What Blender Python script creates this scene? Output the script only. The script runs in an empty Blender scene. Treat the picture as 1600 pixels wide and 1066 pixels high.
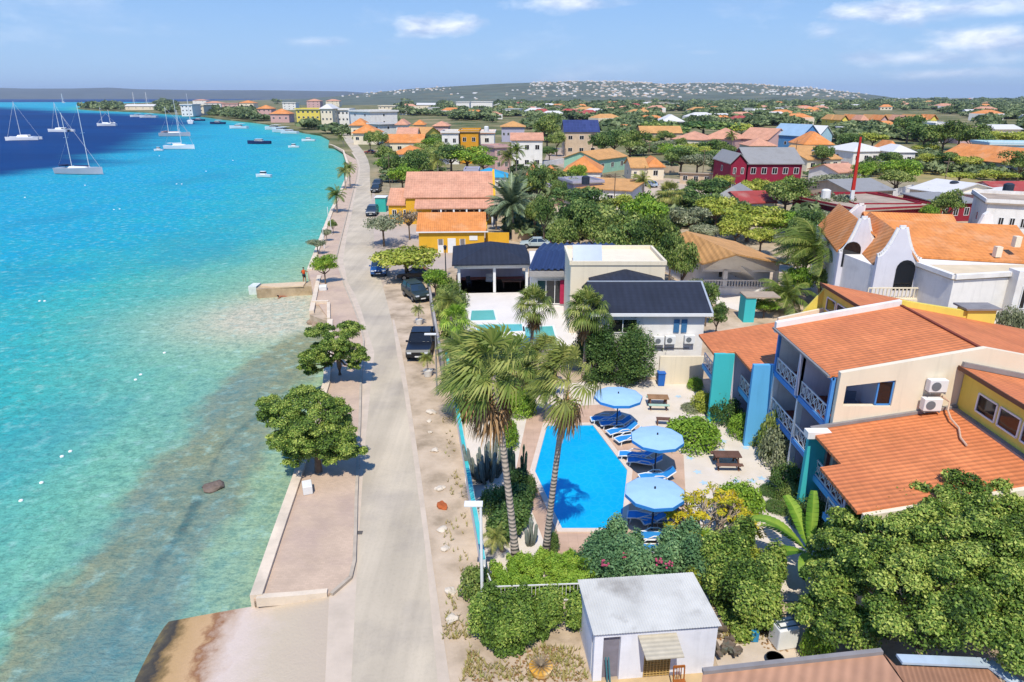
import bpy, bmesh, math, random
import numpy as np
from mathutils import Vector, Matrix, geometry

# ------------------------------------------------------------------ camera, sky, sun, exposure
SC = bpy.context.scene
HC = 20.0                                   # height of the drone
PITCH = math.radians(19.65)
F = 1066.7                                  # focal length in pixels of a 1600 wide frame
cam = bpy.data.cameras.new("camera"); cam.lens = 24; cam.sensor_width = 36
cam.clip_start = 0.5; cam.clip_end = 80000
camo = bpy.data.objects.new("camera", cam); SC.collection.objects.link(camo)
camo.location = (0, 0, HC); camo.rotation_euler = (math.radians(90) - PITCH, 0, 0)
SC.camera = camo
SUN_EL = math.radians(57.0); SUN_AZ = math.radians(184.5)      # azimuth clockwise from +Y (behind the camera)
W = bpy.data.worlds.new("World"); SC.world = W; W.use_nodes = True
def build_world():
    nt = W.node_tree; N = nt.nodes; L = nt.links; N.clear()
    out = N.new("ShaderNodeOutputWorld"); bg = N.new("ShaderNodeBackground"); bg.inputs[1].default_value = 0.128
    sky = N.new("ShaderNodeTexSky"); sky.sky_type = 'NISHITA'; sky.sun_disc = False
    sky.sun_elevation = SUN_EL; sky.sun_rotation = SUN_AZ; sky.air_density = 1.2; sky.dust_density = 0.3; sky.ozone_density = 2.5
    # clouds: noise on the cloud-layer plane (direction divided by its height)
    tc = N.new("ShaderNodeTexCoord"); sep = N.new("ShaderNodeSeparateXYZ"); L.new(tc.outputs["Generated"], sep.inputs[0])
    def math_(op, a, b=None, c=None):
        m = N.new("ShaderNodeMath"); m.operation = op
        for i, v in enumerate((a, b, c)):
            if v is None: continue
            if isinstance(v, (int, float)): m.inputs[i].default_value = v
            else: L.new(v, m.inputs[i])
        return m.outputs[0]
    z = math_('ADD', math_('MAXIMUM', sep.outputs[2], 0.0), 0.035)
    cx = math_('DIVIDE', sep.outputs[0], z); cy = math_('DIVIDE', sep.outputs[1], z)
    cmb = N.new("ShaderNodeCombineXYZ"); L.new(cx, cmb.inputs[0]); L.new(cy, cmb.inputs[1])
    def noise(scale, detail, rough, off=(0, 0, 0), dist=0.0):
        mp = N.new("ShaderNodeMapping"); L.new(cmb.outputs[0], mp.inputs[0]); mp.inputs["Location"].default_value = off
        n = N.new("ShaderNodeTexNoise"); n.inputs["Scale"].default_value = scale; n.inputs["Detail"].default_value = detail
        n.inputs["Roughness"].default_value = rough; n.inputs["Distortion"].default_value = dist
        L.new(mp.outputs[0], n.inputs["Vector"]); return n.outputs["Fac"]
    # cloud banks of this sky, each an elliptical patch of directions (azimuth, elevation) broken up by noise
    az = math_('ARCTAN2', sep.outputs[0], sep.outputs[1]); el = math_('ARCSINE', sep.outputs[2])
    cm2 = N.new("ShaderNodeCombineXYZ"); L.new(az, cm2.inputs[0]); L.new(math_('MULTIPLY', el, 2.6), cm2.inputs[1])
    def dn(scale, detail, rough, off):
        mp = N.new("ShaderNodeMapping"); L.new(cm2.outputs[0], mp.inputs[0]); mp.inputs["Location"].default_value = off
        n = N.new("ShaderNodeTexNoise"); n.inputs["Scale"].default_value = scale; n.inputs["Detail"].default_value = detail; n.inputs["Roughness"].default_value = rough
        n.inputs["Distortion"].default_value = .2
        L.new(mp.outputs[0], n.inputs["Vector"]); return n.outputs["Fac"]
    edge = dn(11, 8, .62, (1.3, .4, 0)); wisp = dn(4.5, 8, .68, (5.1, 2.2, 0))
    total = None
    for (a0, e0, ra, re, st) in CLOUDS:
        dx = math_('DIVIDE', math_('SUBTRACT', az, a0), ra); dy = math_('DIVIDE', math_('SUBTRACT', el, e0), re)
        q = math_('SUBTRACT', 1.0, math_('SQRT', math_('ADD', math_('MULTIPLY', dx, dx), math_('MULTIPLY', dy, dy))))
        q = math_('MULTIPLY', math_('ADD', q, math_('MULTIPLY', math_('SUBTRACT', edge, .5), 2.1)), st)
        total = q if total is None else math_('MAXIMUM', total, q)
    ramp = N.new("ShaderNodeMapRange"); ramp.inputs[1].default_value = 0.08; ramp.inputs[2].default_value = 0.7; ramp.clamp = True; L.new(total, ramp.inputs[0])
    wr = N.new("ShaderNodeMapRange"); wr.inputs[1].default_value = .52; wr.inputs[2].default_value = .8; wr.inputs[4].default_value = .45; wr.clamp = True; L.new(wisp, wr.inputs[0])
    cov = math_('MAXIMUM', ramp.outputs[0], wr.outputs[0])
    fac = math_('MULTIPLY', cov, 0.85)
    shade = dn(13, 6, .6, (1.32, .36, 0))
    cr = N.new("ShaderNodeMix"); cr.data_type = 'RGBA'
    cr.inputs[6].default_value = (3.2, 4.0, 5.7, 1); cr.inputs[7].default_value = (7.4, 7.6, 8.0, 1)
    sh2 = N.new("ShaderNodeMapRange"); sh2.inputs[1].default_value = 0.38; sh2.inputs[2].default_value = 0.6; L.new(shade, sh2.inputs[0])
    L.new(sh2.outputs[0], cr.inputs[0])
    # clear trade-wind air: blend the sky model towards the blue of this sky, paler at the horizon
    gr = N.new("ShaderNodeMapRange"); gr.inputs[1].default_value = 0.0; gr.inputs[2].default_value = 0.30; gr.clamp = True; L.new(sep.outputs[2], gr.inputs[0])
    gc = N.new("ShaderNodeMix"); gc.data_type = 'RGBA'; L.new(gr.outputs[0], gc.inputs[0])
    gc.inputs[6].default_value = (2.35, 4.0, 6.0, 1); gc.inputs[7].default_value = (.42, 1.65, 5.2, 1)
    sk = N.new("ShaderNodeMix"); sk.data_type = 'RGBA'; sk.inputs[0].default_value = .88; L.new(sky.outputs[0], sk.inputs[6]); L.new(gc.outputs[2], sk.inputs[7])
    mx = N.new("ShaderNodeMix"); mx.data_type = 'RGBA'
    L.new(fac, mx.inputs[0]); L.new(sk.outputs[2], mx.inputs[6]); L.new(cr.outputs[2], mx.inputs[7])
    L.new(mx.outputs[2], bg.inputs[0]); L.new(bg.outputs[0], out.inputs[0])
def pdir(px, py):
    u = (px - 800) / 1066.7; v = (py - 533) / 1066.7; p = math.radians(19.65)
    x, y, z = u, math.cos(p) - v * math.sin(p), -math.sin(p) - v * math.cos(p); r = math.sqrt(x * x + y * y + z * z)
    return math.atan2(x, y), math.asin(z / r)
CLOUDS = [(*pdir(690, 42), .075, .018, 1.0), (*pdir(1395, 20), .09, .016, 1.0), (*pdir(1500, 12), .12, .015, .8), (*pdir(1545, 62), .08, .02, 1.0), (*pdir(1440, 90), .13, .013, .7), (*pdir(1480, 115), .1, .009, .6), (*pdir(890, 5), .09, .014, .8), (*pdir(1290, 48), .035, .014, .6), (*pdir(600, 90), .05, .006, .4), (*pdir(1100, 82), .03, .005, .4), (*pdir(480, 65), .06, .008, .35)]
build_world()
sl = bpy.data.lights.new("sun", 'SUN'); sl.energy = 3.85; sl.angle = math.radians(0.5); sl.color = (1.0, 0.955, 0.84)
so = bpy.data.objects.new("sun", sl); SC.collection.objects.link(so)
sdir = Vector((math.sin(SUN_AZ) * math.cos(SUN_EL), math.cos(SUN_AZ) * math.cos(SUN_EL), math.sin(SUN_EL)))
so.rotation_euler = sdir.to_track_quat('Z', 'Y').to_euler()
SC.view_settings.view_transform = 'Standard'; SC.view_settings.look = 'None'
SC.view_settings.gamma = 1; SC.view_settings.use_curve_mapping = False
SC.view_settings.exposure = 0.38
SC.cycles.max_bounces = 5; SC.cycles.diffuse_bounces = 3; SC.cycles.glossy_bounces = 2
SC.cycles.transmission_bounces = 3; SC.cycles.transparent_max_bounces = 6; SC.cycles.volume_bounces = 0
SC.cycles.use_denoising = True

# ------------------------------------------------------------------ helpers
CP, SP = math.cos(PITCH), math.sin(PITCH)
def G(px, py, z=0.0):
    """point at height z that lies on the photograph's pixel (1600 x 1066)"""
    u = (px - 800) / F; v = (py - 533) / F
    k = SP + v * CP
    if k < 1e-4: k = 1e-4
    d = (HC - z) / k
    return Vector((u * d, d * (CP - v * SP), z))
def GY(px, py, Y):
    """point at distance Y that lies on a pixel"""
    u = (px - 800) / F; v = (py - 533) / F
    d = Y / (CP - v * SP)
    return Vector((u * d, Y, HC - d * (SP + v * CP)))
def PX(p):
    x, y, z = p; d = y * CP + (HC - z) * SP
    v = ((HC - z) * CP - y * SP) / d
    return (800 + F * x / d, 533 + F * v, d)
rnd = random.Random(7)
MATS = {}
def srgb(h):
    h = h.lstrip('#'); c = [int(h[i:i + 2], 16) / 255 for i in (0, 2, 4)]
    return tuple((x / 12.92 if x <= .04045 else ((x + .055) / 1.055) ** 2.4) for x in c)
def mat(name, col, rough=0.8, var=0.12, scale=2.0, bump=0.0, bscale=20.0, spec=0.3, metal=0.0, detail=4, stain=None, stain_amt=0.4, stain_scale=0.4, tex=None, texargs=None, emit=None):
    """procedural Principled material: colour broken up by noise, optional stains, bump and tile/brick/wave patterns"""
    if name in MATS: return MATS[name]
    if isinstance(col, str): col = srgb(col)
    m = bpy.data.materials.new(name); m.use_nodes = True; nt = m.node_tree; N = nt.nodes; L = nt.links
    b = N["Principled BSDF"]; b.inputs["Roughness"].default_value = rough; b.inputs["Metallic"].default_value = metal
    b.inputs["Specular IOR Level"].default_value = spec
    tc = N.new("ShaderNodeTexCoord")
    def noise(s, d=4, r=.55):
        n = N.new("ShaderNodeTexNoise"); n.inputs["Scale"].default_value = s; n.inputs["Detail"].default_value = d
        n.inputs["Roughness"].default_value = r; L.new(tc.outputs["Object"], n.inputs["Vector"]); return n.outputs["Fac"]
    def mix(fac, a, c, mode='MIX'):
        x = N.new("ShaderNodeMix"); x.data_type = 'RGBA'; x.blend_type = mode
        for i, v in ((0, fac), (6, a), (7, c)):
            if isinstance(v, (int, float)): x.inputs[i].default_value = v
            elif isinstance(v, tuple): x.inputs[i].default_value = (*v[:3], 1)
            else: L.new(v, x.inputs[i])
        return x.outputs[2]
    def rng(src, a, c, lo=0.0, hi=1.0):
        r = N.new("ShaderNodeMapRange"); L.new(src, r.inputs[0])
        for i, v in ((1, a), (2, c), (3, lo), (4, hi)): r.inputs[i].default_value = v
        return r.outputs[0]
    dark = tuple(c * (1 - var) for c in col); lite = tuple(min(1, c * (1 + var)) for c in col)
    c = mix(rng(noise(scale, detail), .3, .7), dark, lite)
    hgt = None
    if tex:
        a = texargs or {}
        mp = N.new("ShaderNodeMapping"); L.new(tc.outputs["Object"], mp.inputs[0]); mp.inputs["Rotation"].default_value = a.get('rot', (0, 0, 0))
        if tex == 'brick':
            t = N.new("ShaderNodeTexBrick"); L.new(mp.outputs[0], t.inputs[0]); t.inputs["Scale"].default_value = 1
            t.inputs["Brick Width"].default_value = a.get('w', .3); t.inputs["Row Height"].default_value = a.get('h', .3)
            t.inputs["Mortar Size"].default_value = a.get('m', .02); t.offset = a.get('off', .5)
            t.inputs["Color1"].default_value = (*[x * a.get('c1', .8) for x in (1, 1, 1)], 1)
            t.inputs["Color2"].default_value = (1, 1, 1, 1)
            mo = a.get('mortar', .5); t.inputs["Mortar"].default_value = (mo, mo, mo, 1)
            c = mix(1.0, c, t.outputs["Color"], 'MULTIPLY'); hgt = t.outputs["Fac"]; hsgn = -1
        elif tex in ('wave', 'tiles'):
            t = N.new("ShaderNodeTexWave"); L.new(mp.outputs[0], t.inputs[0]); t.inputs["Scale"].default_value = a.get('s', 3)
            t.wave_profile = a.get('profile', 'SIN'); t.bands_direction = a.get('dir', 'X')
            t.inputs["Distortion"].default_value = a.get('dist', 0)
            f = rng(t.outputs["Fac"], 0, 1, a.get('lo', .7), 1)
            c = mix(1.0, c, f, 'MULTIPLY'); hgt = t.outputs["Fac"]; hsgn = 1
            if tex == 'tiles':                                  # courses across the barrel rows
                t2 = N.new("ShaderNodeTexWave"); L.new(mp.outputs[0], t2.inputs[0]); t2.inputs["Scale"].default_value = a.get('s2', 1.2)
                t2.wave_profile = 'SAW'; t2.bands_direction = 'X' if a.get('dir', 'X') == 'Y' else 'Y'
                t2.inputs["Distortion"].default_value = .3
                c = mix(1.0, c, rng(t2.outputs["Fac"], 0, 1, a.get('lo2', .75), 1), 'MULTIPLY')
                t3 = N.new("ShaderNodeTexBrick"); L.new(mp.outputs[0], t3.inputs[0]); t3.inputs["Scale"].default_value = 1; t3.inputs["Brick Width"].default_value = .29; t3.inputs["Row Height"].default_value = .36
                t3.inputs["Mortar Size"].default_value = 0; t3.inputs["Color1"].default_value = (.86, .86, .86, 1); t3.inputs["Color2"].default_value = (1.06, 1.06, 1.06, 1); t3.offset = 0
                c = mix(.75, c, t3.outputs["Color"], 'MULTIPLY')
                c = mix(rng(noise(3.2, 6, .7), .52, .76, 0, .28), c, tuple(x * .62 for x in col))
    if stain is not None:
        if isinstance(stain, str): stain = srgb(stain)
        c = mix(rng(noise(stain_scale, 8, .65), .48, .68, 0, stain_amt), c, stain)
    if ('plaster' in name or 'wall' in name) and 'cap' not in name:      # rain streaks and grime of its own shape
        ms = N.new("ShaderNodeMapping"); ms.inputs["Scale"].default_value = (1.4, 1.4, .11); L.new(tc.outputs["Object"], ms.inputs[0])
        ns = N.new("ShaderNodeTexNoise"); ns.inputs["Scale"].default_value = 1.6; ns.inputs["Detail"].default_value = 7; ns.inputs["Roughness"].default_value = .7; L.new(ms.outputs[0], ns.inputs["Vector"])
        c = mix(rng(ns.outputs["Fac"], .52, .74, 0, .42), c, tuple(x * .66 for x in col))
    L.new(c, b.inputs["Base Color"])
    if bump or hgt is not None:
        bm = N.new("ShaderNodeBump"); bm.inputs["Strength"].default_value = bump or .5; bm.inputs["Distance"].default_value = .05
        if hgt is not None:
            L.new(hgt, bm.inputs["Height"]); bm.invert = hsgn < 0
        else: L.new(noise(bscale, 4, .6), bm.inputs["Height"])
        L.new(bm.outputs[0], b.inputs["Normal"])
    if emit: b.inputs["Emission Color"].default_value = (*emit, 1); b.inputs["Emission Strength"].default_value = 1
    MATS[name] = m
    return m
def leafmat(name, dark, mid, lite, trans=0.25):
    """foliage: each leaf clump carries its own tone in the 'tone' attribute"""
    if name in MATS: return MATS[name]
    m = bpy.data.materials.new(name); m.use_nodes = True; nt = m.node_tree; N = nt.nodes; L = nt.links; N.clear()
    o = N.new("ShaderNodeOutputMaterial"); d = N.new("ShaderNodeBsdfPrincipled"); t = N.new("ShaderNodeBsdfTranslucent"); x = N.new("ShaderNodeMixShader")
    d.inputs["Roughness"].default_value = .55; d.inputs["Specular IOR Level"].default_value = .25
    a = N.new("ShaderNodeAttribute"); a.attribute_name = "tone"
    oi = N.new("ShaderNodeObjectInfo"); ad = N.new("ShaderNodeMath"); ad.operation = 'MULTIPLY_ADD'
    L.new(oi.outputs["Random"], ad.inputs[0]); ad.inputs[1].default_value = .22; L.new(a.outputs["Fac"], ad.inputs[2])
    sb = N.new("ShaderNodeMath"); sb.operation = 'SUBTRACT'; L.new(ad.outputs[0], sb.inputs[0]); sb.inputs[1].default_value = .11
    r = N.new("ShaderNodeValToRGB"); e = r.color_ramp.elements
    e[0].position = 0; e[0].color = (*srgb(dark), 1); e[1].position = 1; e[1].color = (*srgb(lite), 1)
    k = r.color_ramp.elements.new(.5); k.color = (*srgb(mid), 1)
    L.new(sb.outputs[0], r.inputs[0]); L.new(r.outputs[0], d.inputs["Base Color"]); L.new(r.outputs[0], t.inputs["Color"])
    x.inputs[0].default_value = trans; L.new(d.outputs[0], x.inputs[1]); L.new(t.outputs[0], x.inputs[2]); L.new(x.outputs[0], o.inputs[0])
    MATS[name] = m
    return m

COL = SC.collection
def tag(o, label=None, cat=None, group=None, kind=None):
    if label: o["label"] = label
    if cat: o["category"] = cat
    if group: o["group"] = group
    if kind: o["kind"] = kind
    return o
def empty(name, loc=(0, 0, 0), rz=0.0, label=None, cat=None, group=None):
    o = bpy.data.objects.new(name, None); COL.objects.link(o); o.location = loc; o.rotation_euler = (0, 0, rz)
    o.empty_display_size = .3
    return tag(o, label, cat, group)
def copy_tree(o, parent=None):
    c = o.copy(); COL.objects.link(c)
    if parent is not None: c.parent = parent
    for ch in [x for x in KIDS.get(o.name, ())]:
        cc = copy_tree(ch, c)
    return c
KIDS = {}
class MB:
    """collects shapes and links them as ONE mesh object"""
    def __init__(s): s.v = []; s.f = []; s.m = []; s.mi = 0
    def add(s, vs, fs):
        n = len(s.v); s.v += [tuple(p) for p in vs]
        for f in fs: s.f.append(tuple(n + i for i in f)); s.m.append(s.mi)
        return s
    def box(s, c, d, rz=0.0, top=1.0):
        x, y, z = d[0] / 2, d[1] / 2, d[2] / 2; cs, sn = math.cos(rz), math.sin(rz); vs = []
        for sz, t in ((-1, 1), (1, top)):
            for a, b in ((-1, -1), (1, -1), (1, 1), (-1, 1)):
                X, Y = a * x * t, b * y * t
                vs.append((c[0] + X * cs - Y * sn, c[1] + X * sn + Y * cs, c[2] + sz * z))
        return s.add(vs, [(0, 3, 2, 1), (4, 5, 6, 7), (0, 1, 5, 4), (1, 2, 6, 5), (2, 3, 7, 6), (3, 0, 4, 7)])
    def bar(s, p, q, w, h=None, up=(0, 0, 1)):
        p, q = Vector(p), Vector(q); h = h or w; d = q - p
        if d.length < 1e-6: return s
        d.normalize(); r = d.cross(Vector(up))
        if r.length < 1e-3: r = d.cross(Vector((1, 0, 0)))
        r.normalize(); u = r.cross(d)
        vs = [e + r * a * w / 2 + u * b * h / 2 for e in (p, q) for a, b in ((-1, -1), (1, -1), (1, 1), (-1, 1))]
        return s.add(vs, [(0, 1, 2, 3), (7, 6, 5, 4), (0, 4, 5, 1), (1, 5, 6, 2), (2, 6, 7, 3), (3, 7, 4, 0)])
    def tube(s, pts, rad, n=8, cap=True):
        pts = [Vector(p) for p in pts]; rings = []
        if not hasattr(rad, '__len__'): rad = [rad] * len(pts)
        ref = Vector((0, 0, 1))
        for i, p in enumerate(pts):
            d = (pts[min(i + 1, len(pts) - 1)] - pts[max(i - 1, 0)]).normalized()
            a = d.cross(ref)
            if a.length < .05: a = d.cross(Vector((1, 0, 0)))
            a.normalize(); b = d.cross(a)
            rings.append([p + (a * math.cos(t) + b * math.sin(t)) * rad[i] for t in [2 * math.pi * k / n for k in range(n)]])
        vs = [v for r in rings for v in r]; fs = []
        for i in range(len(pts) - 1):
            for k in range(n):
                fs.append((i * n + k, i * n + (k + 1) % n, (i + 1) * n + (k + 1) % n, (i + 1) * n + k))
        if cap: fs += [tuple(range(n))[::-1], tuple((len(pts) - 1) * n + k for k in range(n))]
        return s.add(vs, fs)
    def cyl(s, c, r, h, n=16, r2=None):
        return s.tube([c, (c[0], c[1], c[2] + h)], [r, r if r2 is None else r2], n)
    def prism(s, poly, z0, z1):
        n = len(poly); vs = [(p[0], p[1], z0) for p in poly] + [(p[0], p[1], z1) for p in poly]
        tri = geometry.tessellate_polygon([[Vector((p[0], p[1], 0)) for p in poly]])
        A = sum(poly[i][0] * poly[(i + 1) % n][1] - poly[(i + 1) % n][0] * poly[i][1] for i in range(n))
        fs = []
        for t in tri:
            a, b, c = (Vector((poly[i][0], poly[i][1], 0)) for i in t)
            if (b - a).cross(c - a).z < 0: t = (t[0], t[2], t[1])
            fs.append(tuple(n + i for i in t)); fs.append((t[0], t[2], t[1]))
        for i in range(n):
            j = (i + 1) % n
            fs.append((i, j, n + j, n + i) if A > 0 else (j, i, n + i, n + j))
        return s.add(vs, fs)
    def ext(s, prof, axis, a, b):
        """extrude a profile [(u, z)] along x (axis 0) or y (axis 1) from a to b"""
        n = len(prof)
        vs = [((t, u, z) if axis == 0 else (u, t, z)) for t in (a, b) for u, z in prof]
        tri = geometry.tessellate_polygon([[Vector((p[0], p[1], 0)) for p in prof]])
        fs = [tuple(t) for t in tri] + [tuple(n + i for i in t) for t in tri] + [(i, (i + 1) % n, n + (i + 1) % n, n + i) for i in range(n)]
        return s.add(vs, fs)
    def sheet(s, poly, z=None):
        P = [Vector((p[0], p[1], z if z is not None else p[2])) for p in poly]
        tri = geometry.tessellate_polygon([[Vector((p.x, p.y, 0)) for p in P]]); fs = []
        for t in tri:
            a, b, c = (Vector((P[i].x, P[i].y, 0)) for i in t)
            fs.append(tuple(t) if (b - a).cross(c - a).z > 0 else (t[0], t[2], t[1]))
        return s.add(P, fs)
    def build(s, name, mats, parent=None, loc=None, smooth=False, bevel=0.0, mesh_only=False, recalc=True):
        me = bpy.data.meshes.new(name); me.from_pydata([tuple(v) for v in s.v], [], s.f)
        if not isinstance(mats, (list, tuple)): mats = [mats]
        for m in mats: me.materials.append(m)
        if len(mats) > 1: me.polygons.foreach_set("material_index", [min(i, len(mats) - 1) for i in s.m])
        if recalc:
            b = bmesh.new(); b.from_mesh(me); bmesh.ops.recalc_face_normals(b, faces=b.faces); b.to_mesh(me); b.free()
        if smooth: me.polygons.foreach_set("use_smooth", [True] * len(me.polygons))
        me.update()
        if mesh_only: return me
        o = bpy.data.objects.new(name, me); COL.objects.link(o)
        if parent is not None: o.parent = parent; KIDS.setdefault(parent.name, []).append(o)
        if loc is not None: o.location = loc
        if bevel:
            bv = o.modifiers.new("bevel", 'BEVEL'); bv.width = bevel; bv.segments = 2; bv.limit_method = 'ANGLE'
        return o
def link(name, me, parent=None, loc=None):
    o = bpy.data.objects.new(name, me); COL.objects.link(o)
    if parent is not None: o.parent = parent; KIDS.setdefault(parent.name, []).append(o)
    if loc is not None: o.location = loc
    return o
def npmesh(name, V, Fq, material, tone=None, smooth=False):
    """fast mesh from numpy arrays: Fq is (n, 3 or 4)"""
    me = bpy.data.meshes.new(name); n, k = Fq.shape
    me.vertices.add(len(V)); me.vertices.foreach_set("co", V.astype(np.float32).ravel())
    me.loops.add(n * k); me.loops.foreach_set("vertex_index", Fq.astype(np.int32).ravel())
    me.polygons.add(n); me.polygons.foreach_set("loop_start", np.arange(0, n * k, k, dtype=np.int32))
    me.materials.append(material)
    if smooth: me.polygons.foreach_set("use_smooth", np.ones(n, dtype=bool))
    me.update(calc_edges=True)
    if tone is not None:
        a = me.attributes.new("tone", 'FLOAT', 'POINT'); a.data.foreach_set("value", tone.astype(np.float32))
    return me
def strip(L_, R_, z, name, m, kind='structure'):
    """a road-like sheet between two pixel polylines"""
    b = MB(); n = len(L_); vs = []
    for (a, c) in zip(L_, R_):
        p, q = G(*a), G(*c); vs += [(p.x, p.y, z), (q.x, q.y, z)]
    b.add(vs, [(2 * i, 2 * i + 1, 2 * i + 3, 2 * i + 2) for i in range(n - 1)])
    o = b.build(name, m); o["kind"] = kind
    return o
# ------------------------------------------------------------------ the setting
WZ = -1.0                                    # water level
shore_px = [(397, 940), (430, 843), (462, 750), (485, 675), (508, 604), (512, 555), (514, 503)]
shore_px2 = [(484, 492), (490, 462), (481, 424), (502, 370), (516, 332), (531, 300), (541, 277), (541, 255), (535, 236), (521, 229), (513, 228), (515, 217), (501, 210), (475, 206), (437, 197.5), (419, 193.5), (397, 190.5), (350, 186), (312, 181), (275, 178.5), (225, 175), (150, 172.3), (125, 170.5)]
tip_px = [(121, 168.8), (132, 166), (165, 163.5), (200, 161.4), (260, 159.2), (330, 157.4), (420, 155.6)]
shore = [G(*p) for p in shore_px]
ramp_in = [G(515, 931), G(513, 1000), G(508, 1066), G(498, 1200)]
shore2 = [G(*p) for p in shore_px2] + [G(*p) for p in tip_px]
land_poly = [(p.x, p.y) for p in shore + shore2] + [(-3500, 14000), (-3500, 26000), (26000, 26000), (26000, -60), (-5.2, -60), (-5.2, 12)] + [(p.x, p.y) for p in ramp_in[::-1]]
lb = MB(); lb.prism(land_poly, -2.5, 0.0)
M_dirt = mat('pale_dirt', '#b09c86', .95, .16, .35, bump=.25, bscale=6, stain='#8f7f63', stain_amt=.55, stain_scale=.12)
def land_material():
    m = bpy.data.materials.new('dry_land'); m.use_nodes = True; nt = m.node_tree; N = nt.nodes; L = nt.links; b = N["Principled BSDF"]; b.inputs["Roughness"].default_value = .95; b.inputs["Specular IOR Level"].default_value = .1
    tc = N.new("ShaderNodeTexCoord")
    def noise(s, d=6, r=.6):
        n = N.new("ShaderNodeTexNoise"); n.inputs["Scale"].default_value = s; n.inputs["Detail"].default_value = d; n.inputs["Roughness"].default_value = r
        L.new(tc.outputs["Object"], n.inputs["Vector"]); return n.outputs["Fac"]
    def ramp(src, stops):
        r = N.new("ShaderNodeValToRGB"); e = r.color_ramp.elements
        while len(e) < len(stops): e.new(.5)
        for k, (p, c) in zip(e, stops): k.position = p; k.color = (*srgb(c), 1)
        L.new(src, r.inputs[0]); return r.outputs[0]
    near = ramp(noise(.5, 8), [(.3, '#8d7c66'), (.5, '#b7a28a'), (.7, '#c9b49c')])
    far = ramp(noise(.02, 8, .7), [(.38, '#47552f'), (.52, '#75704c'), (.68, '#ac9876')])
    sep = N.new("ShaderNodeSeparateXYZ"); L.new(tc.outputs["Object"], sep.inputs[0])
    mr = N.new("ShaderNodeMapRange"); L.new(sep.outputs[1], mr.inputs[0]); mr.inputs[1].default_value = 75; mr.inputs[2].default_value = 260
    mx = N.new("ShaderNodeMix"); mx.data_type = 'RGBA'; L.new(mr.outputs[0], mx.inputs[0]); L.new(near, mx.inputs[6]); L.new(far, mx.inputs[7])
    L.new(mx.outputs[2], b.inputs["Base Color"])
    bm = N.new("ShaderNodeBump"); bm.inputs["Strength"].default_value = .3; bm.inputs["Distance"].default_value = .08; L.new(noise(5, 6), bm.inputs["Height"]); L.new(bm.outputs[0], b.inputs["Normal"])
    return m
o = lb.build('ground', land_material()); o["kind"] = 'structure'

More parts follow.
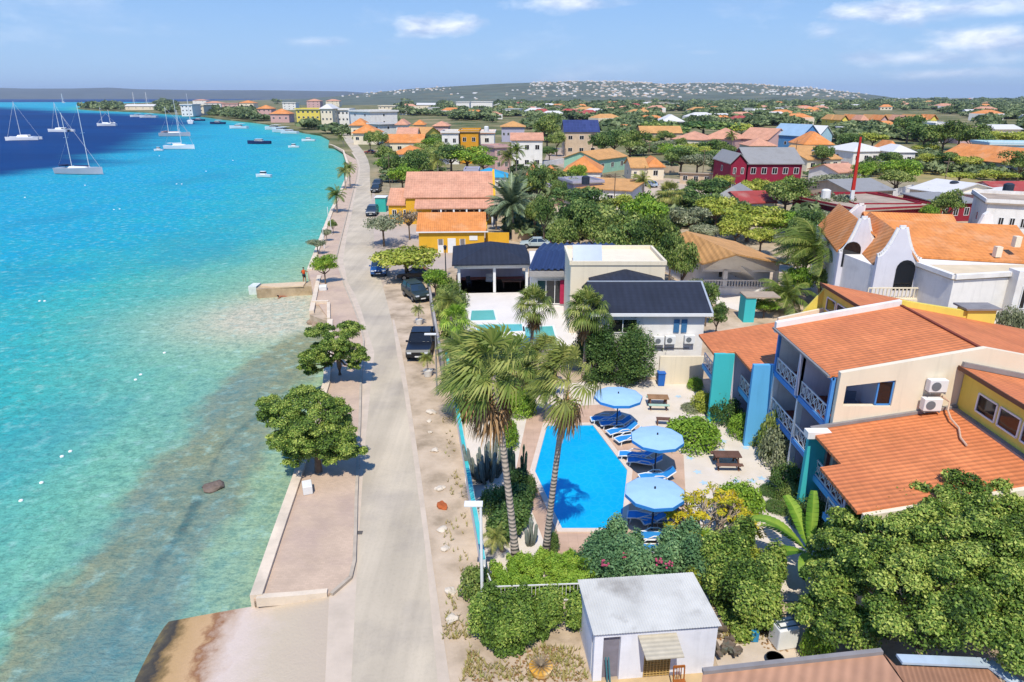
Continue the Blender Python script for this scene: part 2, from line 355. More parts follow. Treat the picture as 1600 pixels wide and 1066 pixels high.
# --- sea: one sheet, its bottom colours mixed from depth, sand, reef and open-water zones of the place
def seg_dist(X, Y, poly):
    d = np.full(X.shape, 1e9)
    for (ax, ay), (bx, by) in zip(poly[:-1], poly[1:]):
        ex, ey = bx - ax, by - ay; t = np.clip(((X - ax) * ex + (Y - ay) * ey) / (ex * ex + ey * ey + 1e-9), 0, 1)
        d = np.minimum(d, np.hypot(X - ax - t * ex, Y - ay - t * ey))
    return d
def inside(X, Y, poly):
    c = np.zeros(X.shape, bool); n = len(poly)
    for i in range(n):
        ax, ay = poly[i]; bx, by = poly[(i + 1) % n]
        k = ((ay > Y) != (by > Y)) & (X < (bx - ax) * (Y - ay) / (by - ay + 1e-12) + ax); c ^= k
    return c
def build_sea():
    ys = list(12 * 1.0185 ** np.arange(0, 425)); ys = [-20, 4] + [float(y) for y in ys if y < 30000]
    xs = np.concatenate([np.linspace(-1.35, -.25, 190), np.linspace(-.24, .2, 12)])
    Yg = np.array([[max(y, 14.0) for _ in xs] for y in ys]); Yr = np.array([[y for _ in xs] for y in ys])
    Xg = xs[None, :] * Yg * 1.0
    V = np.stack([Xg, Yr, np.full(Xg.shape, WZ)], -1).reshape(-1, 3)
    nr, nc = Xg.shape; idx = np.arange(nr * nc).reshape(nr, nc)
    Fq = np.stack([idx[:-1, :-1], idx[:-1, 1:], idx[1:, 1:], idx[1:, :-1]], -1).reshape(-1, 4)
    X, Y = V[:, 0], V[:, 1]
    shoreline = [(p.x, p.y) for p in [G(397, 940), *shore, *shore2]]
    shoreline = [(-10.5, -20)] + shoreline
    ds = seg_dist(X, Y, shoreline)
    drop = [G(*p, WZ) for p in [(-420, 380), (-150, 315), (0, 280), (60, 272), (150, 256), (205, 236), (258, 214), (300, 198), (318, 190), (290, 183), (215, 178.5), (150, 176.5), (60, 171), (0, 167)]]
    dl = [(p.x, p.y) for p in drop]
    dd = seg_dist(X, Y, dl)
    deepside = inside(X, Y, [(-9000, -100), (-900, -100)] + dl + [(-2600, dl[-1][1]), (-2600, 3200), (-600, 3600), (20000, 5200), (20000, 40000), (-60000, 40000), (-60000, -100)])
    # deep amount 0..1 over a slope
    wdt = 7 + .07 * Y
    deep = np.where(deepside, .5 + .5 * np.clip(dd / wdt, 0, 1), .5 - .5 * np.clip(dd / (wdt * 1.6), 0, 1))
    # shallow amount: close to shore
    shal = np.exp(-ds / (13 + .05 * np.clip(Y, 0, 90))) * np.clip(1.15 - (Y - 60) / 60, .3, 1)
    # sandy bank by the jetty
    c1 = G(405, 500, WZ); c2 = G(468, 478, WZ)
    sand = np.exp(-(((X - c1.x) / 9.5) ** 2 + ((Y - c1.y) / 7.5) ** 2)) * .8 + np.exp(-(((X - c2.x) / 5.5) ** 2 + ((Y - c2.y) / 8) ** 2)) * 1.1
    # reef band
    band = [G(*p, WZ) for p in [(490, 535), (450, 560), (400, 610), (350, 690), (300, 760), (245, 850), (180, 930), (110, 1020), (40, 1120)]]
    bl = [(p.x, p.y) for p in band]; db = seg_dist(X, Y, bl)
    nz = np.sin(X * .9 + np.sin(Y * .5) * 1.7) * .5 + np.sin(Y * .7 + X * .35) * .5
    reef = np.clip(1.45 - (db + nz * .6) / 3.3, 0, 1)
    ledge = [G(*p, WZ) for p in [(478, 560), (440, 600), (415, 640), (345, 700), (300, 800), (240, 900), (187, 965), (180, 1000), (130, 1045), (60, 1090)]]
    dg = seg_dist(X, Y, [(p.x, p.y) for p in ledge]); led = np.clip(1.0 - (dg + nz * .2) / .62, 0, 1)
    me = npmesh('sea', V, Fq, sea_material())
    for nm, val in (('deep', deep), ('shallow', np.clip(shal, 0, 1)), ('sand', np.clip(sand, 0, 1)), ('reef', reef), ('ledge', led)):
        a = me.attributes.new(nm, 'FLOAT', 'POINT'); a.data.foreach_set("value", val.astype(np.float32))
    o = link('sea', me); o["kind"] = 'structure'
def sea_material():
    m = bpy.data.materials.new('sea_water'); m.use_nodes = True; nt = m.node_tree; N = nt.nodes; L = nt.links; b = N["Principled BSDF"]
    tc = N.new("ShaderNodeTexCoord")
    def att(n): a = N.new("ShaderNodeAttribute"); a.attribute_name = n; return a.outputs["Fac"]
    def noise(s, d=5, r=.6, sc=(1, 1, 1), dist=0):
        mp = N.new("ShaderNodeMapping"); mp.inputs["Scale"].default_value = sc; L.new(tc.outputs["Object"], mp.inputs[0])
        n = N.new("ShaderNodeTexNoise"); n.inputs["Scale"].default_value = s; n.inputs["Detail"].default_value = d; n.inputs["Roughness"].default_value = r
        n.inputs["Distortion"].default_value = dist
        L.new(mp.outputs[0], n.inputs["Vector"]); return n.outputs["Fac"]
    def mp(op, a, c):
        x = N.new("ShaderNodeMath"); x.operation = op
        for i, v in enumerate((a, c)):
            if isinstance(v, (int, float)): x.inputs[i].default_value = v
            else: L.new(v, x.inputs[i])
        return x.outputs[0]
    def rng(src, a, c, lo=0., hi=1.):
        r = N.new("ShaderNodeMapRange"); r.interpolation_type = 'SMOOTHSTEP'; L.new(src, r.inputs[0])
        for i, v in ((1, a), (2, c), (3, lo), (4, hi)): r.inputs[i].default_value = v
        return r.outputs[0]
    def mix(fac, a, c, mode='MIX'):
        x = N.new("ShaderNodeMix"); x.data_type = 'RGBA'; x.blend_type = mode
        for i, v in ((0, fac), (6, a), (7, c)):
            if isinstance(v, (int, float)): x.inputs[i].default_value = v
            elif isinstance(v, str): x.inputs[i].default_value = (*srgb(v), 1)
            else: L.new(v, x.inputs[i])
        return x.outputs[2]
    # open shallow lagoon: turquoise varying towards shore
    r = N.new("ShaderNodeValToRGB"); e = r.color_ramp.elements
    stops = [(0., '#009cbe'), (.08, '#10a4b6'), (.22, '#40aca4'), (.42, '#74b096'), (.72, '#98b48c'), (1., '#a0b084')]
    while len(e) < len(stops): e.new(.5)
    for k, (p, c) in zip(e, stops): k.position = p; k.color = (*srgb(c), 1)
    L.new(mp('ADD', att('shallow'), mp('MULTIPLY', mp('SUBTRACT', noise(.10, 6), .5), .28)), r.inputs[0])
    c = r.outputs[0]
    c = mix(mp('MULTIPLY', att('sand'), 1.0), c, '#c9bea2')
    c = mix(mp('MULTIPLY', rng(mp('ADD', att('reef'), mp('MULTIPLY', mp('SUBTRACT', noise(.6, 7, .7), .5), 1.1)), .25, .8), .9), c, '#8f8a66')
    c = mix(mp('MULTIPLY', rng(mp('ADD', att('ledge'), mp('MULTIPLY', mp('SUBTRACT', noise(1.1, 5), .5), 1.4)), .35, 1.0), rng(noise(.11, 4), .36, .6, .0, .65)), c, '#3c4036')
    # bottom texture: coral rubble and grass mottling
    fine = noise(1.7, 8, .72)
    c = mix(rng(fine, .4, .72, 0, .5), c, '#2f6a66'); c = mix(rng(noise(5.5, 5, .7), .45, .62, 0, .35), c, '#3a5c50')
    c = mix(rng(noise(.9, 6, .7), .5, .75, 0, .5), c, '#a9cfc0')
    c = mix(rng(noise(.05, 5, .6, (1, .35, 1)), .5, .68, 0, .42), c, '#2b8096')
    # deep water beyond the drop-off
    dn = rng(mp('ADD', att('deep'), mp('MULTIPLY', mp('SUBTRACT', noise(.014, 6, .62, (.35, 1.2, 1)), .5), 1.1)), .3, .84)
    dc = mix(noise(.006, 6, .65, (.4, 1.4, 1)), '#021e4c', '#064480')
    c = mix(dn, c, dc)
    N.remove(b); out = [x for x in N if x.type == 'OUTPUT_MATERIAL'][0]
    df = N.new("ShaderNodeBsdfDiffuse"); gl = N.new("ShaderNodeBsdfGlossy"); gl.inputs["Roughness"].default_value = .22; fr = N.new("ShaderNodeFresnel"); fr.inputs[0].default_value = 1.33
    ms = N.new("ShaderNodeMixShader"); L.new(c, df.inputs[0]); L.new(mp('MULTIPLY', mp('MINIMUM', fr.outputs[0], .35), .28), ms.inputs[0]); L.new(df.outputs[0], ms.inputs[1]); L.new(gl.outputs[0], ms.inputs[2]); L.new(ms.outputs[0], out.inputs[0])
    # waves: three scales
    h = mp('ADD', mp('MULTIPLY', noise(2.6, 5, .7, (.8, 1.4, 1), .6), .25), mp('ADD', mp('MULTIPLY', noise(.55, 4, .6, (.6, 1.2, 1)), .6), mp('MULTIPLY', noise(.07, 4, .6, (.6, 1.3, 1)), 1.5)))
    bm = N.new("ShaderNodeBump"); bm.inputs["Strength"].default_value = .75; bm.inputs["Distance"].default_value = .55
    L.new(h, bm.inputs["Height"]); L.new(bm.outputs[0], df.inputs["Normal"]); L.new(bm.outputs[0], gl.inputs["Normal"])
    return m
build_sea()

# --- promenade, road, kerbs, beach
M_asph = mat('worn_pale_road', '#beaf98', .9, .09, .25, bump=.15, bscale=30, stain='#8f857d', stain_amt=.5, stain_scale=.18)
M_conc = mat('pale_concrete_strip', '#c2b09c', .9, .08, 1.2, bump=.15, bscale=25, stain='#a39683', stain_amt=.4, stain_scale=.5)
M_cap = mat('cream_wall_cap', '#d6c3ab', .85, .08, 1.5, stain='#a89a88', stain_amt=.5, stain_scale=.6)
def paver(name, col, w=.22, h=.11, c1=.9, mortar=.8, **k):
    return mat(name, col, .9, .1, .5, bump=.15, tex='brick', texargs=dict(w=w, h=h, m=.006, c1=c1, mortar=mortar), **k)
M_prom = paver('pink_pavers', '#c2a890', stain='#a18a80', stain_amt=.6, stain_scale=.22)
kerb_px = [(505, 1200), (515, 931), (545, 905), (551, 880), (553.5, 820), (554.5, 778), (560, 666), (562, 600), (567, 534), (562, 510), (549, 476), (537, 447), (530, 425), (524, 406), (535, 362), (541, 338), (548, 312), (556, 280), (559, 262), (556, 250), (548, 238), (540, 226), (532, 213)]
# promenade slab between sea wall and kerb, raised 0.12
pr_l = [(397, 940), (430, 843), (462, 750), (485, 675), (508, 604), (512, 555), (514, 500), (498, 478), (484, 478), (490, 462), (483, 430), (481, 424), (502, 370), (516, 332), (531, 300), (541, 277), (541, 255), (535, 236), (521, 229)]
pr_r = kerb_px[1:-3]
poly = [G(*p) for p in pr_l] + [G(*p) for p in pr_r[::-1]]
MB().prism([(p.x, p.y) for p in poly], -.3, .12).build('promenade_pavement', M_prom)["kind"] = 'structure'
# the lower beach ramp left of the road, sloping into the sea
def beach():
    
    V = []; Fs = []; n = 26
    rows = 24
    for i in range(rows):
        t = i / (rows - 1)
        # inner edge (by the road) and outer edge (in the water)
        yy = 931.5 + (1240 - 931.5) * t ** 1.2; xi = 521 + (500 - 521) * t
        pi = G(xi, yy, 0); xo = 238 - 175 * t; po = G(xo, 976 + (1330 - 976) * t ** 1.2, -1.12)
        for k in range(n + 1):
            s = k / n; p = pi.lerp(po, s); z = -1.14 * (s ** 1.35)
            V.append((p.x, p.y, z + .002))
    for i in range(rows - 1):
        for k in range(n):
            a = i * (n + 1) + k; Fs.append((a, a + 1, a + n + 2, a + n + 1))
    m = bpy.data.materials.new('beach_ramp'); m.use_nodes = True; nt = m.node_tree; N = nt.nodes; L = nt.links; b = N["Principled BSDF"]; b.inputs["Roughness"].default_value = .8
    tc = N.new("ShaderNodeTexCoord"); sep = N.new("ShaderNodeSeparateXYZ"); L.new(tc.outputs["Object"], sep.inputs[0])
    nz = N.new("ShaderNodeTexNoise"); nz.inputs["Scale"].default_value = 1.1; nz.inputs["Detail"].default_value = 8; nz.inputs["Roughness"].default_value = .65; L.new(tc.outputs["Object"], nz.inputs["Vector"])
    ma = N.new("ShaderNodeMath"); ma.operation = 'MULTIPLY_ADD'; L.new(nz.outputs["Fac"], ma.inputs[0]); ma.inputs[1].default_value = .34
    L.new(sep.outputs[2], ma.inputs[2])
    mr = N.new("ShaderNodeMapRange"); L.new(ma.outputs[0], mr.inputs[0]); mr.inputs[1].default_value = -1.0; mr.inputs[2].default_value = .17
    r = N.new("ShaderNodeValToRGB"); e = r.color_ramp.elements
    st = [(0., '#4f6a56'), (.10, '#7c6a3c'), (.17, '#4a4233'), (.22, '#37322b'), (.27, '#7a6138'), (.33, '#b08d5f'), (.45, '#b8946a'), (.5, '#8a5f3c'), (.56, '#b59c86'), (.66, '#c6b3a4'), (.85, '#b8a78f'), (1., '#b5a38d')]
    while len(e) < len(st): e.new(.5)
    for k, (p, c) in zip(e, st): k.position = p; k.color = (*srgb(c), 1)
    L.new(mr.outputs[0], r.inputs[0]); L.new(r.outputs[0], b.inputs["Base Color"])
    bm = N.new("ShaderNodeBump"); bm.inputs["Strength"].default_value = .4; bm.inputs["Distance"].default_value = .05
    n2 = N.new("ShaderNodeTexNoise"); n2.inputs["Scale"].default_value = 9; n2.inputs["Detail"].default_value = 6; L.new(tc.outputs["Object"], n2.inputs["Vector"]); L.new(n2.outputs["Fac"], bm.inputs["Height"]); L.new(bm.outputs[0], b.inputs["Normal"])
    mb = MB(); mb.add(V, Fs); o = mb.build('beach', m); o["kind"] = 'structure'
    sd = o.modifiers.new('solid', 'SOLIDIFY'); sd.thickness = .8; sd.offset = -1
beach()
# road, shoulder strips
road_l = [(545, 1240), (549, 1066), (560, 850), (570, 700), (578, 617), (585, 551), (576, 524), (563, 480), (553, 458), (543, 441), (536, 406), (543, 362), (549, 338), (553, 312), (561, 280), (563, 262), (560, 250), (552, 238), (543, 226), (534, 213), (528, 206), (515, 203)]
road_r = [(710, 1240), (686, 1066), (665, 844), (650, 730), (634, 617), (622, 551), (617, 524), (607, 480), (601, 458), (596, 441), (586, 406), (584, 362), (582, 338), (580, 312), (578, 280), (578, 262), (575, 250), (569, 238), (559, 226), (549, 213), (540, 206), (528, 203)]
def road_material():
    m = M_asph; nt = m.node_tree; N = nt.nodes; L = nt.links; b = N["Principled BSDF"]; src = b.inputs["Base Color"].links[0].from_socket
    tc = N.new("ShaderNodeTexCoord")
    def nz(s, sc, d=5, rot=.17):
        mp = N.new("ShaderNodeMapping"); mp.inputs["Rotation"].default_value = (0, 0, -rot); mp.inputs["Scale"].default_value = sc; L.new(tc.outputs["Object"], mp.inputs[0])
        n = N.new("ShaderNodeTexNoise"); n.inputs["Scale"].default_value = s; n.inputs["Detail"].default_value = d; n.inputs["Roughness"].default_value = .6; L.new(mp.outputs[0], n.inputs["Vector"]); return n.outputs["Fac"]
    def mul(a, src2, lo, hi, r0, r1):
        r = N.new("ShaderNodeMapRange"); L.new(src2, r.inputs[0])
        for i, v in ((1, lo), (2, hi), (3, r0), (4, r1)): r.inputs[i].default_value = v
        x = N.new("ShaderNodeMix"); x.data_type = 'RGBA'; x.blend_type = 'MULTIPLY'; x.inputs[0].default_value = 1; L.new(a, x.inputs[6]); L.new(r.outputs[0], x.inputs[7]); return x.outputs[2]
    c = mul(src, nz(1.5, (1, .03, 1)), .3, .7, .9, 1.06); c = mul(c, nz(.5, (1, .05, 1), 3), .35, .65, .9, 1.05)
    v = N.new("ShaderNodeTexVoronoi"); v.feature = 'DISTANCE_TO_EDGE'; v.inputs["Scale"].default_value = .22; L.new(tc.outputs["Object"], v.inputs["Vector"])
    c = mul(c, nz(7, (1, 1, 1), 4), .3, .5, .93, 1.0)
    L.new(c, b.inputs["Base Color"])
road_material()
strip(road_l, road_r, .012, 'road', M_asph)
strip([(490, 1240)] + [(p[0], p[1]) for p in [(508, 1066), (514, 934), (556, 820), (561, 700), (563, 600), (568, 534), (563, 510), (550, 476), (538, 447), (525, 406), (536, 362), (542, 338), (549, 312), (557, 280), (560, 262), (557, 250), (549, 238)]],
      [(560, 1240), (551, 1066), (559, 934), (564, 820), (572, 700), (581, 600), (587, 534), (580, 510), (566, 476), (556, 447), (539, 406), (546, 362), (552, 338), (556, 312), (564, 280), (566, 262), (563, 250), (555, 238)], .006, 'road_edge_strip', M_conc)
strip([(706, 1240), (684, 1066), (663, 844), (648, 730), (632, 617), (620, 551), (613, 500)], [(730, 1240), (703, 1066), (676, 880), (656, 730), (639, 617), (628, 551), (616, 500)], .018, 'road_shoulder', M_conc)
# forecourt / side street of pale concrete in front of the yellow buildings
poly = [G(*p) for p in [(592, 470), (600, 445), (640, 425), (700, 420), (745, 400), (800, 388), (785, 372), (700, 352), (640, 330), (600, 318), (582, 300), (576, 340), (578, 400), (585, 440)]]
MB().sheet(poly, .009).build('side_street', mat('pale_forecourt', '#b3a292', .9, .1, .4, bump=.1, stain='#8e8073', stain_amt=.5, stain_scale=.2))["kind"] = 'structure'
# kerb line along the promenade
kb = MB()
kp = [G(*p) for p in pr_r]
for a, c in zip(kp[:-1], kp[1:]):
    kb.bar((a.x + .08, a.y, .07), (c.x + .08, c.y, .07), .16, .16)
kb.build('kerb', mat('grey_kerb', '#b0a18e', .9, .15, 1.5))["kind"] = 'structure'
# sea wall with its cream cap
def wall_run(pts, name, w, z0, z1, m, label, off=0.0):
    b = MB(); P = [G(*p) for p in pts]; nL = []; nR = []
    for i, p in enumerate(P):
        d = (P[min(i + 1, len(P) - 1)] - P[max(i - 1, 0)]); d.z = 0; d.normalize(); n = Vector((-d.y, d.x, 0))
        nL.append(p + n * (w / 2 + off)); nR.append(p - n * (w / 2 - off))
    vs = []
    for l, r in zip(nL, nR): vs += [(l.x, l.y, z0), (r.x, r.y, z0), (r.x, r.y, z1), (l.x, l.y, z1)]
    fs = []
    for i in range(len(P) - 1):
        a = 4 * i; c = a + 4
        fs += [(a + 3, a + 2, c + 2, c + 3), (a, a + 3, c + 3, c), (a + 1, c + 1, c + 2, a + 2), (a, c, c + 1, a + 1)]
    fs += [(0, 1, 2, 3), (4 * len(P) - 4, 4 * len(P) - 1, 4 * len(P) - 2, 4 * len(P) - 3)]
    b.add(vs, fs); o = b.build(name, m); tag(o, label, 'wall'); return o
wall_run([(401, 938), (433, 843), (465, 750), (488, 675), (510, 604), (514, 555), (516, 503)], 'sea_wall', .5, -1.6, .28, M_cap, 'cream capped sea wall along the near promenade beside the two street trees')
wall_run([(402, 939), (460, 935), (512, 930)], 'low_wall', .28, -.2, .24, M_cap, 'short cream wall closing the near end of the pink promenade above the beach')
wall_run([(487, 490), (493, 462), (499, 434)], 'sea_wall', .45, -1.6, .3, M_cap, 'short cream sea wall between the steps and the jetty')
wall_run([(484, 424), (504, 370), (518, 332), (533, 300), (542.5, 277), (542.5, 255), (536.5, 236), (522, 228.5), (515, 226)], 'sea_wall', .6, -1.6, .3, M_cap, 'long cream sea wall running from the jetty toward the town')

# jetty
jb = MB(); J = [G(400, 452), G(409, 444), G(481, 440), G(498, 437), G(497, 447), G(440, 450), G(403, 453)]
jb.prism([(p.x, p.y) for p in J], -1.9, .02)
jo = empty('jetty', (0, 0, 0), 0, 'flat stone jetty with a brown stained side reaching into the shallow water', 'jetty')
jb.build('deck', mat('jetty_stone', '#b39c7c', .9, .2, .8, stain='#6d5638', stain_amt=.6, stain_scale=.5), jo)
MB().prism([(p.x, p.y) for p in [G(407, 447, .12), G(412, 444, .12), G(478, 441, .12), G(474, 447, .12), G(430, 449, .12)]], .02, .16).build('slab', mat('jetty_slab', '#cbb292', .9, .1, 1.5), jo)
jb = MB(); p = G(399, 455, -.8); jb.box((p.x, p.y, -.55), (.9, 1.6, 1.0)); jb.build('end_block', mat('pale_block', '#c9cdc6', .9, .15, 2), jo)
# steps down to the shore
st = empty('beach_steps', (0, 0, 0), 0, 'concrete steps leading from the promenade down to the shore behind the small tree', 'steps')
ps = G(505, 487)
sb = MB()
for i in range(6):
    a = G(489, 480 + i * 3.6, 0); c = G(513, 480 + i * 3.6, 0)
    sb.box(((a.x + c.x) / 2, (a.y + c.y) / 2, -.08 - i * .16 - .3), (abs(c.x - a.x), 1.15, .6))
sb.build('step', mat('step_stone', '#a58e7c', .9, .15, 2), st)
sb = MB(); a = G(513.5, 477); c = G(514, 502); sb.bar((a.x, a.y, -.1), (c.x, c.y, -.1), .3, .9); sb.build('side_wall', M_cap, st)
sb = MB(); a = G(488, 476); c = G(514, 475.5); sb.bar((a.x, a.y, 0), (c.x, c.y, 0), .35, .8); sb.build('top_kerb', M_cap, st)
M_rock = mat('shore_rock', '#8c7764', .95, .3, 2, bump=.6, bscale=5)
def rock(px, py, r, z=0., m=None, label=None, name='rock', sq=.6, group=None):
    rr = random.Random(int(px * 7 + py)); bm = bmesh.new(); bmesh.ops.create_icosphere(bm, subdivisions=2, radius=1)
    k = [rr.uniform(.7, 1.2) for _ in range(6)]
    for v in bm.verts:
        c = v.co; f = 1 + .22 * math.sin(c.x * 3.1 * k[0] + k[1] * 5) + .2 * math.sin(c.y * 3.7 * k[2] + c.z * 2.9 + k[3] * 4)
        v.co = Vector((c.x * k[4], c.y * k[5], c.z * sq)) * f * r
    me = bpy.data.meshes.new(name); bm.to_mesh(me); bm.free(); me.materials.append(m or M_rock)
    p = G(px, py, z); o = link(name, me, None, (p.x, p.y, z + r * sq * .35)); o.rotation_euler = (0, 0, rr.uniform(0, 6))
    if label: tag(o, label, 'rock', group)
    return o
rock(333, 763, .62, WZ, mat('reef_rock', '#6e5f54', .9, .3, 3, bump=.6, bscale=6), 'round brown rock breaking the shallow water off the promenade', sq=.35)
for i, (x, y, r, w) in enumerate([(488, 504, .55, 'left'), (497, 507, .7, 'middle'), (507, 503, .5, 'right')]):
    rock(x, y, r, -.9, None, 'brown boulder, the %s one of the three at the foot of the beach steps' % w)
# rocks along the road shoulder: each different
white = mat('pale_stone', '#c9bba8', .9, .15, 3, bump=.4, bscale=8)
for x, y, r, lab in [(674, 645, .3, 'long pale stone on the dirt shoulder, farthest of the row opposite the teal wall'), (671, 659, .2, 'small flat stone just in front of the farthest long stone'),
                     (673, 676, .17, 'tiny grey stone on the dirt shoulder below the two farthest stones'), (679, 705, .27, 'tilted pale stone standing alone halfway along the dirt shoulder'),
                     (686, 765, .26, 'white jagged stone in the little stone heap beside the orange rock'), (693, 762, .16, 'small brown stone at the right of the little stone heap'),
                     (692, 829, .26, 'grey flat stone on the shoulder in front of the orange rock'), (696, 858, .22, 'pale square stone between the grey flat stone and the light pole'),
                     (704, 926, .3, 'peaked pale stone left of the light pole foot'), (706, 970, .32, 'white lumpy stone nearest to the bottom of the photo')]:
    rock(x, y, r, 0, white, lab, sq=.5)
rock(690, 791, .3, 0, mat('orange_rock', '#a8592f', .9, .2, 3, bump=.4, bscale=8), 'orange brown rock on the dirt shoulder beside the teal wall', sq=.55)
# white concrete block on the promenade
bb = MB(); p = G(481, 768, .12); bb.box((p.x, p.y, .37), (.5, .75, .5), .35); tag(bb.build('concrete_block', mat('white_block', '#d9d6d0', .8, .06, 3), bevel=.04), 'white concrete block standing on the pink promenade beside the sea wall', 'block')
bb = MB(); p = G(505, 453, .12); bb.box((p.x, p.y, .36), (.8, .9, .5), .2); tag(bb.build('concrete_block', MATS['white_block'], bevel=.05), 'pale concrete block on the promenade under the lone slender tree', 'block')
# manhole and drains on the road
md = MB(); p = G(562, 833); md.box((p.x, p.y, .022), (.28, .28, .012)); md.build('road_drain', mat('dark_iron', '#5c5650', .6, .2, 5))["kind"] = 'structure'

# --- hills
def ridge(name, prof, y0, y1, y2, m, rows=30, sub=6, seed=3, amp=.05):
    """prof: (px, py of the skyline); mesh rises from y0 to the ridge at y1 and falls behind to y2"""
    rr = random.Random(seed); pts = []
    for (a, b), (c, d) in zip(prof[:-1], prof[1:]):
        for k in range(sub): t = k / sub; pts.append((a + (c - a) * t, b + (d - b) * t))
    pts.append(prof[-1]); V = []; n = len(pts)
    def zf(i, j):
        px, py = pts[i]; t = j / rows
        Y = y0 + (y1 - y0) * t; top = GY(px, py, y1); x = top.x * Y / y1
        h = max(top.z, 2.0); s = t ** 1.5 * (3 - 2 * t) ** .6 / 1.0
        w = math.sin(x * .004 + seed) * math.sin(Y * .0031 + x * .0017) + .6 * math.sin(x * .011 + Y * .006) + .4 * math.sin(x * .023 - Y * .017)
        z = h * min(s, 1.0) * (1 + amp * w * (1 - t) * t * 4) 
        return Vector((x, Y, z - 1.5 if j == 0 else z))
    Fs = []
    for j in range(rows + 1):
        for i in range(n): V.append(zf(i, j))
    for i in range(n): p = V[rows * n + i]; V.append(Vector((p.x * y2 / y1, y2, -3)))
    for j in range(rows + 1):
        for i in range(n - 1): a = j * n + i; Fs.append((a, a + 1, a + n + 1, a + n))
    b = MB(); b.add(V, Fs); o = b.build(name, m, smooth=True); o["kind"] = 'structure'
    return pts, zf, n, rows
M_hill = mat('scrub_hill', '#565e50', .95, .35, .012, bump=0, stain='#7d7358', stain_amt=.5, stain_scale=.01, detail=8)
M_hill2 = mat('far_hill', '#4c4f48', .95, .25, .004, stain='#6a6658', stain_amt=.4, stain_scale=.003, detail=6)
HP = [(440, 157), (520, 151), (580, 145), (640, 139), (700, 135.5), (780, 131), (850, 128.5), (910, 127.5), (970, 127.5), (1005, 129), (1040, 131.5), (1075, 130.5), (1120, 130), (1180, 131.5), (1220, 135), (1260, 137), (1300, 141), (1345, 146), (1385, 151), (1420, 157), (1450, 160)]
hill = ridge('hills', HP, 1900, 3900, 6500, M_hill)
hill_r = ridge('hills', [(1380, 160), (1430, 156.5), (1480, 156.5), (1530, 155.5), (1580, 153.5), (1640, 151), (1740, 149), (1850, 156)], 3200, 5200, 7500, M_hill, 12)
ridge('hills', [(-420, 143), (-250, 139), (-100, 137), (0, 137.3), (40, 138.5), (110, 138.5), (170, 137), (215, 139.5), (300, 141), (400, 141), (480, 142), (540, 143), (620, 148), (760, 155)], 8600, 11500, 16000, M_hill2, 12, seed=9)
# ------------------------------------------------------------------ plants
L_GREEN = leafmat('leaf_green', '#32461e', '#6d843a', '#b4b868')
L_FRESH = leafmat('leaf_fresh_green', '#32481c', '#728f38', '#bcc462')
L_FAR = leafmat('leaf_far_green', '#37452a', '#66774a', '#9ca470')
L_DARK = leafmat('leaf_dark_green', '#283e1c', '#527036', '#94a458')
L_BRIGHT = leafmat('leaf_bright_green', '#4c7020', '#85a636', '#c0cc58')
L_GREY = leafmat('leaf_grey_green', '#566048', '#858c68', '#b4b28e')
L_YEL = leafmat('leaf_yellow', '#8a9a30', '#c9b52c', '#e8cc38')
L_YG = leafmat('leaf_yellow_green', '#6a7a28', '#a3ac40', '#d2ca66')
L_BLUEG = leafmat('leaf_oleander', '#42643f', '#6c905e', '#9cb67c')
L_BROWN = leafmat('leaf_brown_bare', '#5a4a3c', '#80705c', '#a09078', .1)
L_DEAD = leafmat('dead_frond', '#5c4028', '#8f6a42', '#b8946a', .1)
L_PALM = leafmat('palm_leaf', '#35481e', '#6c8036', '#aaaa5c', .3)
L_PALMY = leafmat('palm_leaf_yellow', '#4a5626', '#868e40', '#bdb464', .3)
L_DATE = leafmat('date_palm_leaf', '#4c5c40', '#7c8c68', '#a8b08c', .2)
L_BAN = leafmat('banana_leaf', '#33561c', '#5a8428', '#92ac3e', .25)
M_BARK = mat('bark', '#6d5c4c', .95, .25, 3, bump=.6, bscale=12)
M_BARKD = mat('bark_dark', '#4a3d32', .95, .25, 3, bump=.6, bscale=12)
M_PTRUNK = mat('palm_trunk', '#a8998a', .95, .18, 2, bump=.7, tex='wave', texargs=dict(s=1.6, dir='Z', lo=.86, dist=4.0))
M_TWIG = mat('pale_twig', '#a1907c', .9, .15, 3)

def leaves(blobs, n, size, rg, flat=0.0, aspect=.6, up=.35, core=.35, tone_c=.5, tone_s=.55, shell=.25):
    """n leaf quads spread over the shells of ellipsoid blobs [(cx,cy,cz,rx,ry,rz)]"""
    B = np.array(blobs, float); w = (B[:, 3] * B[:, 4] + B[:, 4] * B[:, 5] + B[:, 3] * B[:, 5]); w /= w.sum()
    k = rg.choice(len(B), n, p=w); d = rg.normal(size=(n, 3)); d /= np.linalg.norm(d, axis=1)[:, None]
    d[:, 2] = np.where(d[:, 2] < -.35, -d[:, 2] * rg.uniform(0, 1, n), d[:, 2]); d /= np.linalg.norm(d, axis=1)[:, None]
    r = 1 - shell * rg.random(n) ** 1.5 + .12 * rg.normal(size=n)
    r = np.where(rg.random(n) < core * .3, rg.uniform(.3, .9, n), r)
    P = B[k, :3] + d * B[k, 3:] * r[:, None]
    nrm = d * .8 + rg.normal(size=(n, 3)) * .55; nrm[:, 2] += up; nrm /= np.linalg.norm(nrm, axis=1)[:, None]
    t = np.cross(nrm, rg.normal(size=(n, 3))); t /= np.linalg.norm(t, axis=1)[:, None] + 1e-9; b = np.cross(nrm, t)
    s = size * rg.uniform(.6, 1.35, n)[:, None]
    V = np.stack([P - t * s, P - b * s * aspect, P + t * s, P + b * s * aspect], 1).reshape(-1, 3)
    Fq = np.arange(n * 4).reshape(n, 4)
    bt = rg.uniform(-.5, .5, len(B)); tone = tone_c + tone_s * (bt[k] * .7 + rg.normal(size=n) * .28)
    return V, Fq, np.repeat(np.clip(tone, 0, 1), 4)
